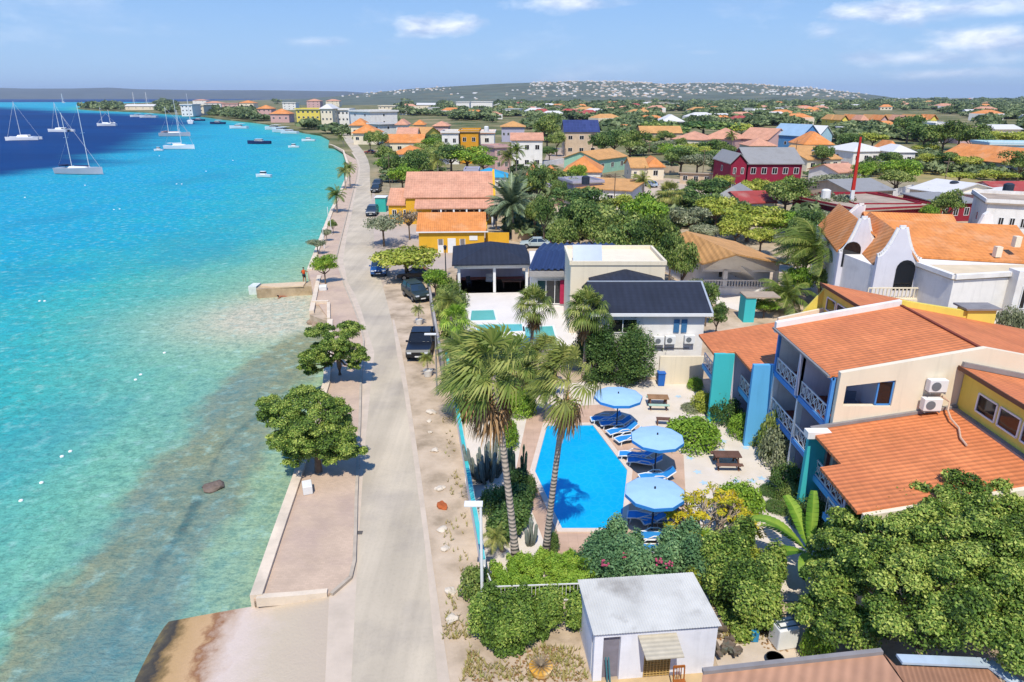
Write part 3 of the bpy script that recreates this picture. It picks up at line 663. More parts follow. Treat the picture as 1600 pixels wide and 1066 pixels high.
def merge(parts):
    Vs, Fs, Ts, o = [], [], [], 0
    for V, Fq, T in parts: Vs.append(V); Fs.append(Fq + o); Ts.append(T); o += len(V)
    return np.concatenate(Vs), np.concatenate(Fs), np.concatenate(Ts)
def crown_blobs(rg, R, H, n, z0, flat=1.0, lumps=.38, drop=0.0):
    out = []
    for i in range(n):
        a = rg.uniform(0, 2 * math.pi); q = math.sqrt(rg.uniform(0.02, 1)); e = rg.uniform(-.3, 1)
        rr = R * (1 - lumps * .9) * q; z = z0 + H * (.5 + .5 * e * math.sqrt(max(0, 1 - (q * .85) ** 2)) - drop * q * q)
        s = R * lumps * rg.uniform(.45, 1.5)
        out.append((rr * math.cos(a), rr * math.sin(a), z, s * rg.uniform(.8, 1.3), s * rg.uniform(.8, 1.3), s * .72 * flat * rg.uniform(.7, 1.1)))
    return out
def limbs_mb(rg, blobs, zt, r0, base=(0, 0), lean=(0, 0), nl=7, mb=None):
    mb = mb or MB(); top = Vector((base[0] + lean[0], base[1] + lean[1], zt)); b0 = Vector((base[0], base[1], -.15))
    mid = b0.lerp(top, .55) + Vector((rg.uniform(-.1, .1), rg.uniform(-.1, .1), 0)) * zt * .3
    mb.tube([b0, mid, top], [r0 * 1.25, r0 * .95, r0 * .8], 8)
    for i in rg.choice(len(blobs), min(nl, len(blobs)), replace=False):
        c = Vector(blobs[i][:3]); m = top.lerp(c, .5) + Vector((rg.uniform(-.12, .12), rg.uniform(-.12, .12), -.08)) * (c - top).length
        mb.tube([top - Vector((0, 0, .05)), m, c], [r0 * .55, r0 * .34, r0 * .12], 6)
    return mb
TREE = {}
def tree_meshes(key, seed, R=1., H=.9, n=4000, size=.055, nb=22, mtl=None, z0=.35, flat=1.0, trunk=.06, lumps=.38, tone_s=.6, lean=(0, 0), bark=None, drop=0.0, aspect=.6, nl=7):
    rg = np.random.default_rng(seed); bl = crown_blobs(rg, R, H, nb, z0, flat, lumps, drop)
    bl = [(b[0] + lean[0], b[1] + lean[1], *b[2:]) for b in bl]
    V, Fq, T = leaves(bl, n, size, rg, tone_s=tone_s, aspect=aspect)
    cm = npmesh('crown', V, Fq, mtl, T)
    tm = limbs_mb(rg, bl, z0 + H * .12, trunk, lean=(lean[0] * .7, lean[1] * .7), nl=nl).build('trunk', bark or M_BARK, mesh_only=True)
    TREE[key] = (cm, tm, R); return TREE[key]
def put_tree(key, loc, s, label, name='tree', cat='tree', group=None, rz=None, sz=1.0, kids=True):
    cm, tm, R = TREE[key]
    e = empty(name, loc, rnd.uniform(0, 6.28) if rz is None else rz, label, cat, group); e.scale = (s * rnd.uniform(.82, 1.22), s * rnd.uniform(.82, 1.22), s * sz * rnd.uniform(.85, 1.15))
    link('crown', cm, e); link('trunk', tm, e)
    return e
# shared kinds (unit radius)
for i, (m_, f_, h_, z_) in enumerate([(L_GREEN, 1.0, .9, .5), (L_DARK, 1.05, 1.0, .5), (L_BRIGHT, .95, .8, .45), (L_GREEN, .7, .55, .6), (L_GREY, .8, .6, .5), (L_YG, .8, .65, .5), (L_DARK, .8, .7, .4), (L_GREEN, 1.2, 1.2, .5)]):
    tree_meshes('mid%d' % i, 20 + i, 1., h_, 4200, .05, 30, m_, z_, f_, lumps=.27, tone_s=.8)
for i, m_ in enumerate([L_GREEN, L_DARK, L_YG, L_GREY]):
    tree_meshes('far%d' % i, 50 + i, 1., .7, 700, .13, 12, m_, .35, .9, nl=3)
tree_meshes('bare0', 71, 1., .5, 900, .05, 22, L_BROWN, .5, .7, trunk=.05, nl=18, bark=M_BARK)
tree_meshes('bare1', 72, 1., .5, 2200, .05, 22, L_GREY, .6, .6, trunk=.05, nl=18, bark=M_BARK)

# --- palms
def frond_feather(mb_list, base, d, length, droop, rg, width=.28, n=26, curl=(0, 0, 0), tone=.5, leaf_w=.035):
    """a feather frond: returns V,F,T arrays of leaflet quads"""
    V = []; T = []; d = Vector(d).normalized(); side = d.cross(Vector((0, 0, 1)))
    if side.length < .05: side = Vector((1, 0, 0))
    side.normalize(); p = Vector(base); cur = d.copy(); step = length / n; pts = [p.copy()]
    for i in range(n):
        t = (i + 1) / n
        cur = (cur + Vector((curl[0], curl[1], -droop + curl[2])) * (.35 + t) * (2.2 / n)).normalized()
        p = p + cur * step; pts.append(p.copy())
    for i in range(1, n + 1):
        t = i / n; w = width * length * math.sin(math.pi * min(1, .12 + t * .9)) ** .6
        c = (pts[i] - pts[i - 1]).normalized(); up = side.cross(c)
        for sg in (-1, 1):
            hang = rg.uniform(.25, .6)
            tip = pts[i] + side * sg * w * (1 - hang * .3) + c * w * .55 + up * (-w * hang) + Vector((curl[0], curl[1], 0)) * w * .8
            lw = leaf_w * length * .5
            q = c * lw
            V += [pts[i] - q, pts[i] + q, tip + q * .3, tip - q * .2]
            tt = tone + rg.uniform(-.2, .2); T += [tt] * 4
    # rachis as a thin strip
    for i in range(n):
        w = side * .012 * length
        V += [pts[i] - w, pts[i] + w, pts[i + 1] + w * .8, pts[i + 1] - w * .8]; T += [min(1, tone + .35)] * 4
    V = np.array([tuple(v) for v in V]); return V, np.arange(len(V)).reshape(-1, 4), np.clip(np.array(T), 0, 1)
def frond_fan(base, d, plen, R, droop, rg, n=22, tone=.5, wind=(0, 0, 0)):
    """a fan frond: petiole and pleated fan with drooping split tips"""
    V = []; T = []; d = Vector(d).normalized(); side = d.cross(Vector((0, 0, 1)))
    if side.length < .05: side = Vector((1, 0, 0))
    side.normalize(); up = side.cross(d).normalized(); wd = Vector(wind)
    e = Vector(base) + d * plen + Vector((0, 0, -.06 * plen)); w = side * .018 * R * 1.4
    V += [Vector(base) - w, Vector(base) + w, e + w * .6, e - w * .6]; T += [.75] * 4
    dr = (d + Vector((0, 0, -droop * .35)) + wd * .5).normalized()
    for i in range(n):
        a = (i / (n - 1) - .5) * math.radians(215); q = (dr * math.cos(a) + side * math.sin(a)).normalized()
        r = R * (1 - .25 * abs(a) / 2) * rg.uniform(.85, 1.08)
        m = e + q * r * .58 + up * (.06 * R if i % 2 else -.02 * R)
        tip = e + (q * r + Vector((0, 0, -1)) * droop * r * .45 + wd * r * .5)
        p = (dr * -math.sin(a) + side * math.cos(a)) * r * .06
        V += [e, m - p, m + p, e]; V += [m - p, m + p, tip + p * .15, tip - p * .15]
        tt = tone + rg.uniform(-.22, .22); T += [tt] * 4 + [tt + .1] * 4
    V = np.array([tuple(v) for v in V]); F_ = np.arange(len(V)).reshape(-1, 4)
    return V, F_, np.clip(np.array(T), 0, 1)
PALM = {}
def feather_crown(key, seed, n=22, L0=1., mtl=L_PALM, wind=(0, 0), dead=4, nl=24, width=.26, up=.9, drp=.85):
    rg = np.random.default_rng(seed); P = []; D = []
    for i in range(n):
        a = i * 2.399 + rg.uniform(-.3, .3); el = math.radians(80 - 95 * (i / n) + rg.uniform(-8, 8)) * up
        d = (math.cos(a) * math.cos(el) + wind[0] * .5, math.sin(a) * math.cos(el) + wind[1] * .5, math.sin(el))
        P.append(frond_feather(None, (0, 0, 0), d, L0 * rg.uniform(.8, 1.1), drp, rg, width, nl, (wind[0], wind[1], 0), .45 + rg.uniform(-.25, .25)))
    for i in range(dead):
        a = rg.uniform(0, 6.28); D.append(frond_feather(None, (0, 0, -.03), (math.cos(a) * .6, math.sin(a) * .6, -.5), L0 * .7, 1.2, rg, .18, 14, (wind[0] * .5, 0, 0), .5))
    PALM[key] = (npmesh('crown', *merge(P)[:2], mtl, merge(P)[2]), npmesh('dead_frond', *merge(D)[:2], L_DEAD, merge(D)[2]) if D else None)
def fan_crown(key, seed, n=34, R=.42, pl=.5, mtl=L_PALM, wind=(0, 0), dead=26, deadmat=None, nseg=20, tip=0.):
    rg = np.random.default_rng(seed); P = []; D = []
    for i in range(n):
        a = i * 2.399 + rg.uniform(-.25, .25); el = math.radians(88 - 105 * (i / n) + rg.uniform(-12, 12))
        d = Vector((math.cos(a) * math.cos(el) + wind[0] * .7, math.sin(a) * math.cos(el) + wind[1] * .7, math.sin(el)))
        P.append(frond_fan((0, 0, 0), d, pl * rg.uniform(.8, 1.15), R * rg.uniform(.85, 1.15), .35 + .9 * (i / n), rg, nseg, .5 + rg.uniform(-.25, .28), (wind[0], wind[1], 0)))
    for i in range(dead):
        a = rg.uniform(0, 6.28); el = rg.uniform(-1.45, -.75); z = -rg.uniform(0.05, .35)
        D.append(frond_fan((0, 0, z), (math.cos(a) * math.cos(el), math.sin(a) * math.cos(el), math.sin(el)), pl * .5, R * .75, 1.3, rg, 10, .4 + rg.uniform(-.3, .3), (wind[0] * .4, 0, 0)))
    PALM[key] = (npmesh('crown', *merge(P)[:2], mtl, merge(P)[2]), npmesh('dead_frond_skirt', *merge(D)[:2], deadmat or L_DEAD, merge(D)[2]) if D else None)
feather_crown('coco0', 1, 24, wind=(-.25, .1)); feather_crown('coco1', 2, 22, mtl=L_PALMY, wind=(-.3, 0)); feather_crown('cocodead', 3, 20, mtl=L_DEAD, drp=1.3, dead=0)
feather_crown('date', 4, 60, mtl=L_DATE, width=.16, drp=.55, dead=6, nl=30, up=1.0); feather_crown('yellowpalm', 5, 16, mtl=L_PALMY, drp=1.1, wind=(-.1, 0))
feather_crown('coco2', 8, 26, mtl=L_PALM, wind=(-.45, .1), drp=.7)
fan_crown('fan0', 6, wind=(-.12, 0)); fan_crown('fan1', 7, wind=(-.12, .05), mtl=L_PALMY)
fan_crown('fanwind0', 9, 30, .6, .72, wind=(-.45, .1), dead=30); fan_crown('fanwind1', 10, 24, .52, .68, wind=(-.45, .12), dead=18, mtl=L_PALMY)
fan_crown('lowfan', 11, 18, .5, .45, mtl=L_BRIGHT, dead=0, nseg=16)
def palm(key, base, top, s, r0, label, group=None, name='palm_tree', skirt=True, mid=None, sz=1.0, cat='palm tree', rz=None):
    """base, top: world points; crown of radius s at the top of a ringed trunk"""
    base, top = Vector(base), Vector(top); e = empty(name, base, 0, label, cat, group)
    r = top - base; m = Vector(mid) - base if mid is not None else r * .5 + Vector((r.x * .12, r.y * .1, 0)) * -1
    pts = []
    for i in range(9):
        t = i / 8; pts.append(Vector((0, 0, -.1)) * (1 - t) ** 2 + m * 2 * t * (1 - t) + r * t * t)
    k = [1.55, 1.15] + [1.0 - .25 * i / 6 for i in range(7)]
    mb = MB(); mb.tube(pts, [r0 * q for q in k], 10); mb.build('trunk', M_PTRUNK, e, smooth=True)
    c, dd = PALM[key]; o = link('crown', c, e, r); o.scale = (s, s, s * sz)
    if rz is not None: o.rotation_euler = (0, 0, rz)
    if dd is not None and skirt: o2 = link(dd.name, dd, e, r); k_ = 1.25 if 'wind' in key else 1.1; o2.scale = (s * k_, s * k_, s * sz * k_)
    return e
# --- bushes: unit domes
BUSH = {}
def bush_mesh(key, seed, mtl, n=3500, size=.06, nb=10, lump=.3, hgt=1.0, tone_s=.5):
    rg = np.random.default_rng(seed); bl = [(0, 0, .1, .86, .86, .8 * hgt)]
    for i in range(nb):
        a = rg.uniform(0, 6.28); e = rg.uniform(0, 1.3); bl.append((.72 * math.cos(a) * math.cos(e), .72 * math.sin(a) * math.cos(e), .1 + .6 * hgt * math.sin(e), lump, lump, lump * .8))
    V, Fq, T = leaves(bl, n, size, rg, tone_s=tone_s, shell=.2); V[:, 2] = np.maximum(V[:, 2], 0.0)
    BUSH[key] = npmesh('foliage', V, Fq, mtl, T)
bush_mesh('round', 31, L_GREEN, 5000, .045, 6, .3); bush_mesh('bright', 32, L_BRIGHT, 5000, .05); bush_mesh('dark', 33, L_DARK, 5000, .045)
bush_mesh('yellow', 34, L_YG, 4500, .05); bush_mesh('loose', 35, L_GREEN, 3000, .07, 14, .42); bush_mesh('blue', 36, L_BLUEG, 5000, .06, 14, .4); bush_mesh('grey', 37, L_GREY, 3000, .06, 14, .4); bush_mesh('far', 38, L_GREEN, 500, .13, 8, .35)
M_STEM = mat('shrub_stem', '#5a4a38', .95, .2, 4)
def bush(key, px, py, rpx, h, label, group=None, ry=1.0, z=0.0, name='bush', cat='bush', stem=True, rz=0):
    """px, py is the middle of the bush at ground level"""
    p = G(px, py, z); d = PX(p)[2]; r = 1.22 * rpx * d / F; h *= 1.45
    e = empty(name, (p.x, p.y, z), rz, label, cat, group)
    o = link('foliage', BUSH[key], e); o.scale = (r, r * ry, h)
    if stem:
        rg = np.random.default_rng(int(px + py)); mb = MB()
        for i in range(6):
            a = i * 1.05; mb.tube([(0, 0, 0), (.4 * r * math.cos(a), .4 * r * ry * math.sin(a), .7 * h)], [.035, .015], 5)
        mb.build('stem', M_STEM, e)
    return e
def hedge(name, poly, z0, z1, mtl, n, size, label, seed, cat='hedge', lump=.35, tone_s=.5, top=.6, extra=0.0, kind=None, group=None):
    """leafy mass filling a ground polygon (world xy)"""
    rg = np.random.default_rng(seed); P = np.array(poly); mn, mx_ = P.min(0), P.max(0); A = (mx_ - mn).prod()
    bl = []; k = 0
    while len(bl) < max(8, int(A / (lump * 1.3) ** 2 * .7)) and k < 9000:
        k += 1; x, y = rg.uniform(mn, mx_)
        if inside(np.array([x]), np.array([y]), poly)[0]:
            rr = lump * rg.uniform(.45, 1.3); bl.append((x, y, z1 - rr * .7 + rg.uniform(-.22, .16) * (z1 - z0) + extra * rg.normal(), rr * 1.15, rr * 1.15, max(rr, (z1 - z0) * top)))
    hh = z1 - z0; bl += [(b[0], b[1], z0 + hh * .42, b[3] * 1.05, b[4] * 1.05, hh * .3) for b in bl[::2]] + [(b[0], b[1], z0 + hh * .12, b[3], b[4], hh * .25) for b in bl[1::2]]
    V, Fq, T = leaves(bl, int(n * 2.2), size * .74, rg, tone_s=tone_s, shell=.35); V[:, 2] = np.maximum(V[:, 2], z0)
    e = empty(name, (0, 0, 0), 0, label, cat, group)
    me = npmesh('foliage', V, Fq, mtl, T); link('foliage', me, e)
    mb = MB()
    q = bl[:max(2, len(bl) // 2)][::3]; mb.tube([(b[0], b[1], z0 - .06) for b in q], .05, 4)
    for b in q: mb.tube([(b[0], b[1], z0 - .06), (b[0] + .1, b[1], (z0 + z1) * .5 + .1)], [.04, .02], 5)
    mb.build('stem', M_STEM, e)
    return e
def poly_px(pts, z=0.): return [(G(a, b, z).x, G(a, b, z).y) for a, b in pts]
# ------------------------------------------------------------------ building kit
M_white = mat('white_plaster', '#e2ddd6', .85, .04, 1.2, bump=.1, stain='#b9b0a6', stain_amt=.35, stain_scale=.5)
M_cream = mat('cream_plaster', '#e0d2b8', .85, .05, .8, bump=.1, stain='#c2b092', stain_amt=.3, stain_scale=.4)
M_cool = mat('cool_white_plaster', '#cfccd2', .85, .05, .8, bump=.1)
M_yellow = mat('yellow_plaster', '#d9a52c', .85, .08, .8, bump=.1, stain='#b58425', stain_amt=.3)
M_lemon = mat('lemon_plaster', '#dcc55a', .85, .06, .8, bump=.1)
M_glass = mat('dark_glass', '#15181c', .08, .1, 1, spec=.6)
M_gblue = mat('blue_glass', '#2a3a4a', .08, .1, 1, spec=.6)
M_trim = mat('white_trim', '#dcdad6', .6, .04, 2)
def tiles(name, col, dir_='Y', s=1.15, s2=.85, lo=.8, **k):
    return mat(name, col, .8, .14, .5, bump=.6, tex='tiles', texargs=dict(s=s, s2=s2, dir=dir_, lo=lo, lo2=.86), stain=k.get('stain', '#9c4a2c'), stain_amt=k.get('sa', .3), stain_scale=.35)
R_or = tiles('terracotta_tiles', '#da8250', stain='#c06c44', sa=.45)
R_orx = tiles('terracotta_tiles_across', '#c46a3a', 'X')
R_oran = tiles('orange_tiles', '#e08e4c', 'X', stain='#d8b08a', sa=.35)
R_orany = tiles('orange_tiles_side', '#e08e4c', 'Y', stain='#d8b08a', sa=.4)
R_pink = tiles('salmon_tiles', '#d39a7c', 'X', s=.8, s2=.5, lo=.9, sa=.15)
R_tan = tiles('tan_tiles', '#d09a5e', 'X', s=.9, s2=.6, lo=.9, stain='#a87c4a', sa=.2)
R_dark = tiles('dark_shingles', '#2a2f3d', 'X', s=.6, s2=.9, lo=.85, stain='#1d212b')
R_darkb = mat('blue_slate_roof', '#2c3a5c', .5, .1, .5, bump=.2)
R_grey = mat('grey_metal_roof', '#8f8c88', .6, .1, .4, bump=.2, stain='#6f6a64', stain_amt=.5)
R_white = mat('white_roof', '#cdc9c4', .7, .08, .4, stain='#a49a90', stain_amt=.4)
R_flat = mat('flat_gravel_roof', '#a89683', .95, .15, .3, bump=.2, stain='#7d7064', stain_amt=.6)
R_blue = mat('turquoise_roof', '#3595b8', .6, .1, .4)
R_lblue = mat('light_blue_roof', '#8fa9bd', .6, .08, .4)
R_red = mat('red_metal_roof', '#9c4038', .7, .15, .5, stain='#b59a8a', stain_amt=.4)
def part(mb, name, m, parent, **k): return mb.build(name, m, parent, **k)
def window(par, p, w, h, n, up=(0, 0, 1), m=None, fr=None, bars=1, depth=.06):
    """window centred at p on a wall with outward normal n: frame (part) > pane"""
    p, n = Vector(p), Vector(n).normalized(); s = Vector(up).cross(n).normalized(); u = Vector(up)
    mb = MB(); t = .07
    for a, b in (((-w / 2, -h / 2), (w / 2, -h / 2)), ((-w / 2, h / 2), (w / 2, h / 2)), ((-w / 2, -h / 2), (-w / 2, h / 2)), ((w / 2, -h / 2), (w / 2, h / 2))):
        mb.bar(p + s * a[0] + u * a[1] + n * .02, p + s * b[0] + u * b[1] + n * .02, t, t, up=n)
    for k in range(1, bars): x = -w / 2 + w * k / bars; mb.bar(p + s * x - u * h / 2 + n * .02, p + s * x + u * h / 2 + n * .02, t * .8, t * .8, up=n)
    f = mb.build('window', fr or M_trim, par)
    q = [p + s * a * w / 2 + u * b * h / 2 + n * .012 for a, b in ((-1, -1), (1, -1), (1, 1), (-1, 1))]
    g = MB().add(q + [x - n * .05 for x in q], [(0, 1, 2, 3), (7, 6, 5, 4), (0, 4, 5, 1), (1, 5, 6, 2), (2, 6, 7, 3), (3, 7, 4, 0)])
    g.build('pane', m or M_glass, f); return f
def slab(pts, t):
    """a roof plane with thickness t: pts are its top corners"""
    b = MB(); n = len(pts); P = [Vector(p) for p in pts]; b.add(P + [p - Vector((0, 0, t)) for p in P], [tuple(range(n)), tuple(range(2 * n - 1, n - 1, -1))] + [(i, n + i, n + (i + 1) % n, (i + 1) % n) for i in range(n)])
    return b
def house(pl, pr, h, depth, roof, rh, wm, rm, label, name='house', cat='house', oh=.35, nw=2, floors=1, group=None, wglass=None, nodetail=False, gm=None, base=0.0, doors=0, porch=None, wside=True):
    """front eave corners given as pixels at height h; ridge rises rh above the eave"""
    A, B = G(*pl, h), G(*pr, h); w = (B - A).length; rz = math.atan2(B.y - A.y, B.x - A.x)
    e = empty(name, (A.x, A.y, 0), rz, label, cat, group); o = oh
    x0, x1, y0, y1 = o, w - o, o, depth - o
    wb = MB()
    prof = [(x0, base), (x1, base), (x1, h), (x0, h)]
    wb.box(((x0 + x1) / 2, (y0 + y1) / 2, (h + base) / 2 - .1), (x1 - x0, y1 - y0, h - base + .2 - .04))
    ym = depth / 2; xm = w / 2
    if roof == 'gable_x':
        wb.ext([(y0, h - .02), (y1, h - .02), (ym, h + rh * (1 - 2 * o / depth))], 0, x0, x1)
        rb = slab([(0, 0, h), (w, 0, h), (w, ym, h + rh), (0, ym, h + rh)], .16); q = slab([(0, ym, h + rh), (w, ym, h + rh), (w, depth, h), (0, depth, h)], .16); rb.add(q.v, q.f)
    elif roof == 'gable_y':
        wb.ext([(x0, h - .02), (x1, h - .02), (xm, h + rh * (1 - 2 * o / w))], 1, y0, y1)
        rb = slab([(0, 0, h), (xm, 0, h + rh), (xm, depth, h + rh), (0, depth, h)], .16); q = slab([(xm, 0, h + rh), (w, 0, h), (w, depth, h), (xm, depth, h + rh)], .16); rb.add(q.v, q.f)
    elif roof == 'hip':
        k = min(w, depth) / 2; c = [(0, 0, h), (w, 0, h), (w, depth, h), (0, depth, h)]
        if w >= depth: r = [(k, ym, h + rh), (w - k, ym, h + rh)]; fs = [(0, 1, 5, 4), (1, 2, 5), (2, 3, 4, 5), (3, 0, 4)]
        else: r = [(xm, k, h + rh), (xm, depth - k, h + rh)]; fs = [(0, 1, 4), (1, 2, 5, 4), (2, 3, 5), (3, 0, 4, 5)]
        rb = MB(); rb.add(c + r, fs); rb.add([(a, b, z - .14) for a, b, z in c], [(3, 2, 1, 0)])
        rb.add([c[0], c[1], c[2], c[3]] + [(a, b, z - .14) for a, b, z in c], [(0, 4, 5, 1), (1, 5, 6, 2), (2, 6, 7, 3), (3, 7, 4, 0)])
    elif roof == 'shed':
        rb = slab([(0, 0, h), (w, 0, h), (w, depth, h + rh), (0, depth, h + rh)], .16)
        wb.ext([(y0, h - .02), (y1, h - .02), (y1, h + rh * .9)], 0, x0, x1)
    else:
        rb = slab([(0, 0, h + .06), (w, 0, h + .06), (w, depth, h + .06), (0, depth, h + .06)], .2)
        pb = MB()
        if rh > 0:
            for a, b in (((.1, .1), (w - .1, .1)), ((w - .1, .1), (w - .1, depth - .1)), ((w - .1, depth - .1), (.1, depth - .1)), ((.1, depth - .1), (.1, .1))):
                pb.bar((*a, h + .06 + rh / 2), (*b, h + .06 + rh / 2), .2, rh)
            pb.build('parapet', wm, e)
    wb.build('wall', wm, e); rb.build('roof', rm, e)
    if not nodetail:
        fh = (h - base) / floors; ww = min(1.5, (x1 - x0) / (nw + 1) * .55) if nw else 0
        for f in range(floors):
            for k in range(nw):
                x = x0 + (x1 - x0) * (k + .5) / nw; z = base + fh * f + fh * .52
                if doors and f == 0 and k == nw // 2: window(e, (x, y0, base + 1.05), 1.0, 2.1, (0, -1, 0), m=gm or M_glass)
                else: window(e, (x, y0, z), ww, min(1.3, fh * .42), (0, -1, 0), m=wglass or M_glass, bars=2)
            if wside and depth > 4:
                sx = x0 if A.x > 0 else x1; nn = (-1, 0, 0) if A.x > 0 else (1, 0, 0)
                window(e, (sx, depth * .5, base + fh * f + fh * .52), 1.1, min(1.2, fh * .4), nn, m=wglass or M_glass)
    return e
# ------------------------------------------------------------------ apartment complex by the pool
M_teal = mat('teal_plaster', '#3fb3b5', .85, .04, .6)
M_sky = mat('sky_blue_plaster', '#5ea9d6', .85, .04, .6)
M_bluew = mat('blue_painted_wood', '#4a86c4', .6, .06, 2)
M_shadetint = mat('shade_tinted_plaster', '#c8bfc8', .85, .06, .8)  # lilac tint of the shaded facades put into the plaster colour
M_floor = mat('terracotta_floor', '#8a4a38', .8, .1, 2)
M_gut = mat('grey_flashing', '#857f7c', .7, .15, 1.5)
apt = empty('apartment_building', (0, 0, 0), 0, 'long apartment building with stepped orange tiled roofs and blue and white balconies by the pool', 'apartment building')
def railing(x, y0, y1, z, h=.85):
    mb = MB(); mb.bar((x, y0, z + h), (x, y1, z + h), .06, .06); mb.bar((x, y0, z + .08), (x, y1, z + .08), .05, .05)
    L_ = y1 - y0; n = max(1, round(L_ / .62)); s = L_ / n
    for i in range(n):
        a, b = y0 + i * s, y0 + (i + 1) * s; m = (a + b) / 2; zc = z + .08 + (h - .08) / 2
        mb.bar((x, a, z + .08), (x, b, z + h), .028, .028); mb.bar((x, b, z + .08), (x, a, z + h), .028, .028)
        q = .17
        for (c, d) in (((m - q, zc), (m, zc + q)), ((m, zc + q), (m + q, zc)), ((m + q, zc), (m, zc - q)), ((m, zc - q), (m - q, zc))):
            mb.bar((x, c[0], c[1]), (x, d[0], d[1]), .024, .024)
        mb.bar((x, b, z + .08), (x, b, z + h), .035, .035)
    return mb
def balcony(x, y0, y1, z, back, fascia=M_bluew):
    mb = MB(); mb.box(((x + back) / 2, (y0 + y1) / 2, z - .1), (back - x, y1 - y0, .2)); o = mb.build('balcony_floor', M_floor, apt)
    mb = MB(); mb.bar((x - .02, y0, z - .11), (x - .02, y1, z - .11), .06, .3); mb.build('fascia', fascia, o)
    railing(x + .04, y0 + .05, y1 - .05, z).build('railing', M_trim, apt)
def zr(x): return 7.6 + (x - 15.2) * .191 if x < 22 else 8.9 - (x - 22) * .191
YN, YF = 29.8, 37.0; XF = 15.3
# main wing body
b = MB(); b.box((23.0, (YN + YF) / 2, 3.7), (10.4, YF - YN - .5, 7.4)); b.build('wall', M_shadetint, apt)
b = MB(); b.ext([(18.2, 5.0), (28.2, 5.0), (28.2, zr(28.2) - .2), (22, 8.68), (18.2, zr(18.2) - .2)], 1, YN + .3, YF - .1); b.build('upper_wall', M_shadetint, apt)
b = MB(); b.box((17.1, YF - .1, 3.75), (3.4, .24, 7.4)); b.build('side_wall', M_white, apt)
# end wall facing the camera, with the terrace opening
b = MB(); t = lambda x: zr(x) + .16
for pr in ([(15.45, 4.4), (15.8, 4.4), (15.8, t(15.8)), (15.45, t(15.45))], [(15.8, 0), (18.1, 0), (18.1, 6.1), (15.8, 6.1)], [(15.8, 7.14), (18.1, 7.44), (18.1, t(18.1)), (15.8, t(15.8))], [(18.1, 0), (29, 0), (29, t(29)), (22, t(22)), (18.1, t(18.1))]):
    b.ext(pr, 1, YN - .14, YN + .14)
b.build('end_wall', M_cream, apt)
window(apt, (17.72, YN - .0, 6.75), .7, 1.2, (0, -1, 0), fr=M_bluew)
b = slab([(15.1, YN + .14, zr(15.1)), (22, YN + .14, 8.9), (22, YF, 8.9), (15.1, YF, zr(15.1))], .14); b.build('roof', R_or, apt)
b = slab([(22.003, YN + .14, 8.9), (29.2, YN + .14, zr(29.2)), (29.2, YF, zr(29.2)), (22.003, YF, 8.9)], .14); b.build('roof', R_or, apt)
b = MB(); b.bar((22, YN + .16, 8.93), (22, YF, 8.93), .16, .08); b.build('ridge_tiles', mat('dark_ridge', '#7c3c28', .8, .2, 3), apt)
b = MB(); b.ext([(15.1, zr(15.1) - .3), (22, 8.6), (22, 9.2), (15.1, zr(15.1) + .32)], 1, YF, YF + .3); b.build('parapet', M_white, apt)
b = MB(); b.ext([(22, 8.6), (27.5, zr(27.5) - .3), (27.5, zr(27.5) + .45), (22, 9.2)], 1, YF + .01, YF + .31); b.build('parapet', M_lemon, apt)
b = MB(); b.box((26.6, YF + .4, 8.25), (1.6, 1.0, .9)); b.build('chimney', M_lemon, apt)
b = MB(); b.box((26.6, YF + .4, 8.74), (2.0, 1.3, .1)); b.build('chimney_cap', M_gut, apt)
ym = (YN + YF) / 2
for z in (2.5, 5.0):
    for a, c in ((YN + .14, ym - .08), (ym + .08, YF - .2)): balcony(XF, a, c, z, 17.0 if z < 4 else 18.2)
# posts and eave beam
for y in (YN + .22, ym, YF - .15): b = MB(); b.box((XF + .02, y, 6.2), (.16, .16, 2.5)); b.build('post', M_bluew, apt)
b = MB(); b.bar((XF - .05, YN + .14, 7.42), (XF - .05, YF, 7.42), .14, .2); b.build('eave_beam', M_bluew, apt)
b = MB(); b.bar((15.02, YN + .1, 7.52), (15.02, YF + .2, 7.52), .12, .1); b.build('gutter', M_gut, apt)
for y in (YN + .22, ym, YF - .15):
    b = MB(); b.ext([(XF - .02, 0), (XF + .3, 0), (XF + .3, 4.8), (XF - .02, 4.8)], 1, y - .09, y + .09); b.build('pillar', M_trim, apt)
b = MB(); b.box((16.6, ym, 6.25), (3.0, .16, 2.5)); b.box((16.3, ym, 3.7), (1.6, .16, 2.3)); b.box((16.3, ym, 1.2), (1.6, .16, 2.4)); b.build('party_wall', M_shadetint, apt)
for z, bx in ((0, 17.79), (2.5, 17.79), (5.0, 18.19)):
    for yc in (YN + 1.9, YF - 1.9): window(apt, (bx - .01, yc, z + 1.1), 1.7, 2.1, (-1, 0, 0), bars=2, fr=M_bluew)
# terrace furniture glimpsed inside the opening
b = MB()
for k in range(2): b.box((16.5 + k * .8, 30.9 + k * .3, 5.35), (.6, 1.7, .08)); b.box((16.5 + k * .8, 31.7 + k * .3, 5.6), (.6, .08, .5)); b.box((16.5 + k * .8, 30.9 + k * .3, 5.17), (.5, 1.4, .28))
tag(b.build('terrace_lounger', mat('grey_sling', '#7d8a9a', .8, .1, 3)), 'grey loungers standing together inside the covered terrace opening', 'lounger', kind='thing')
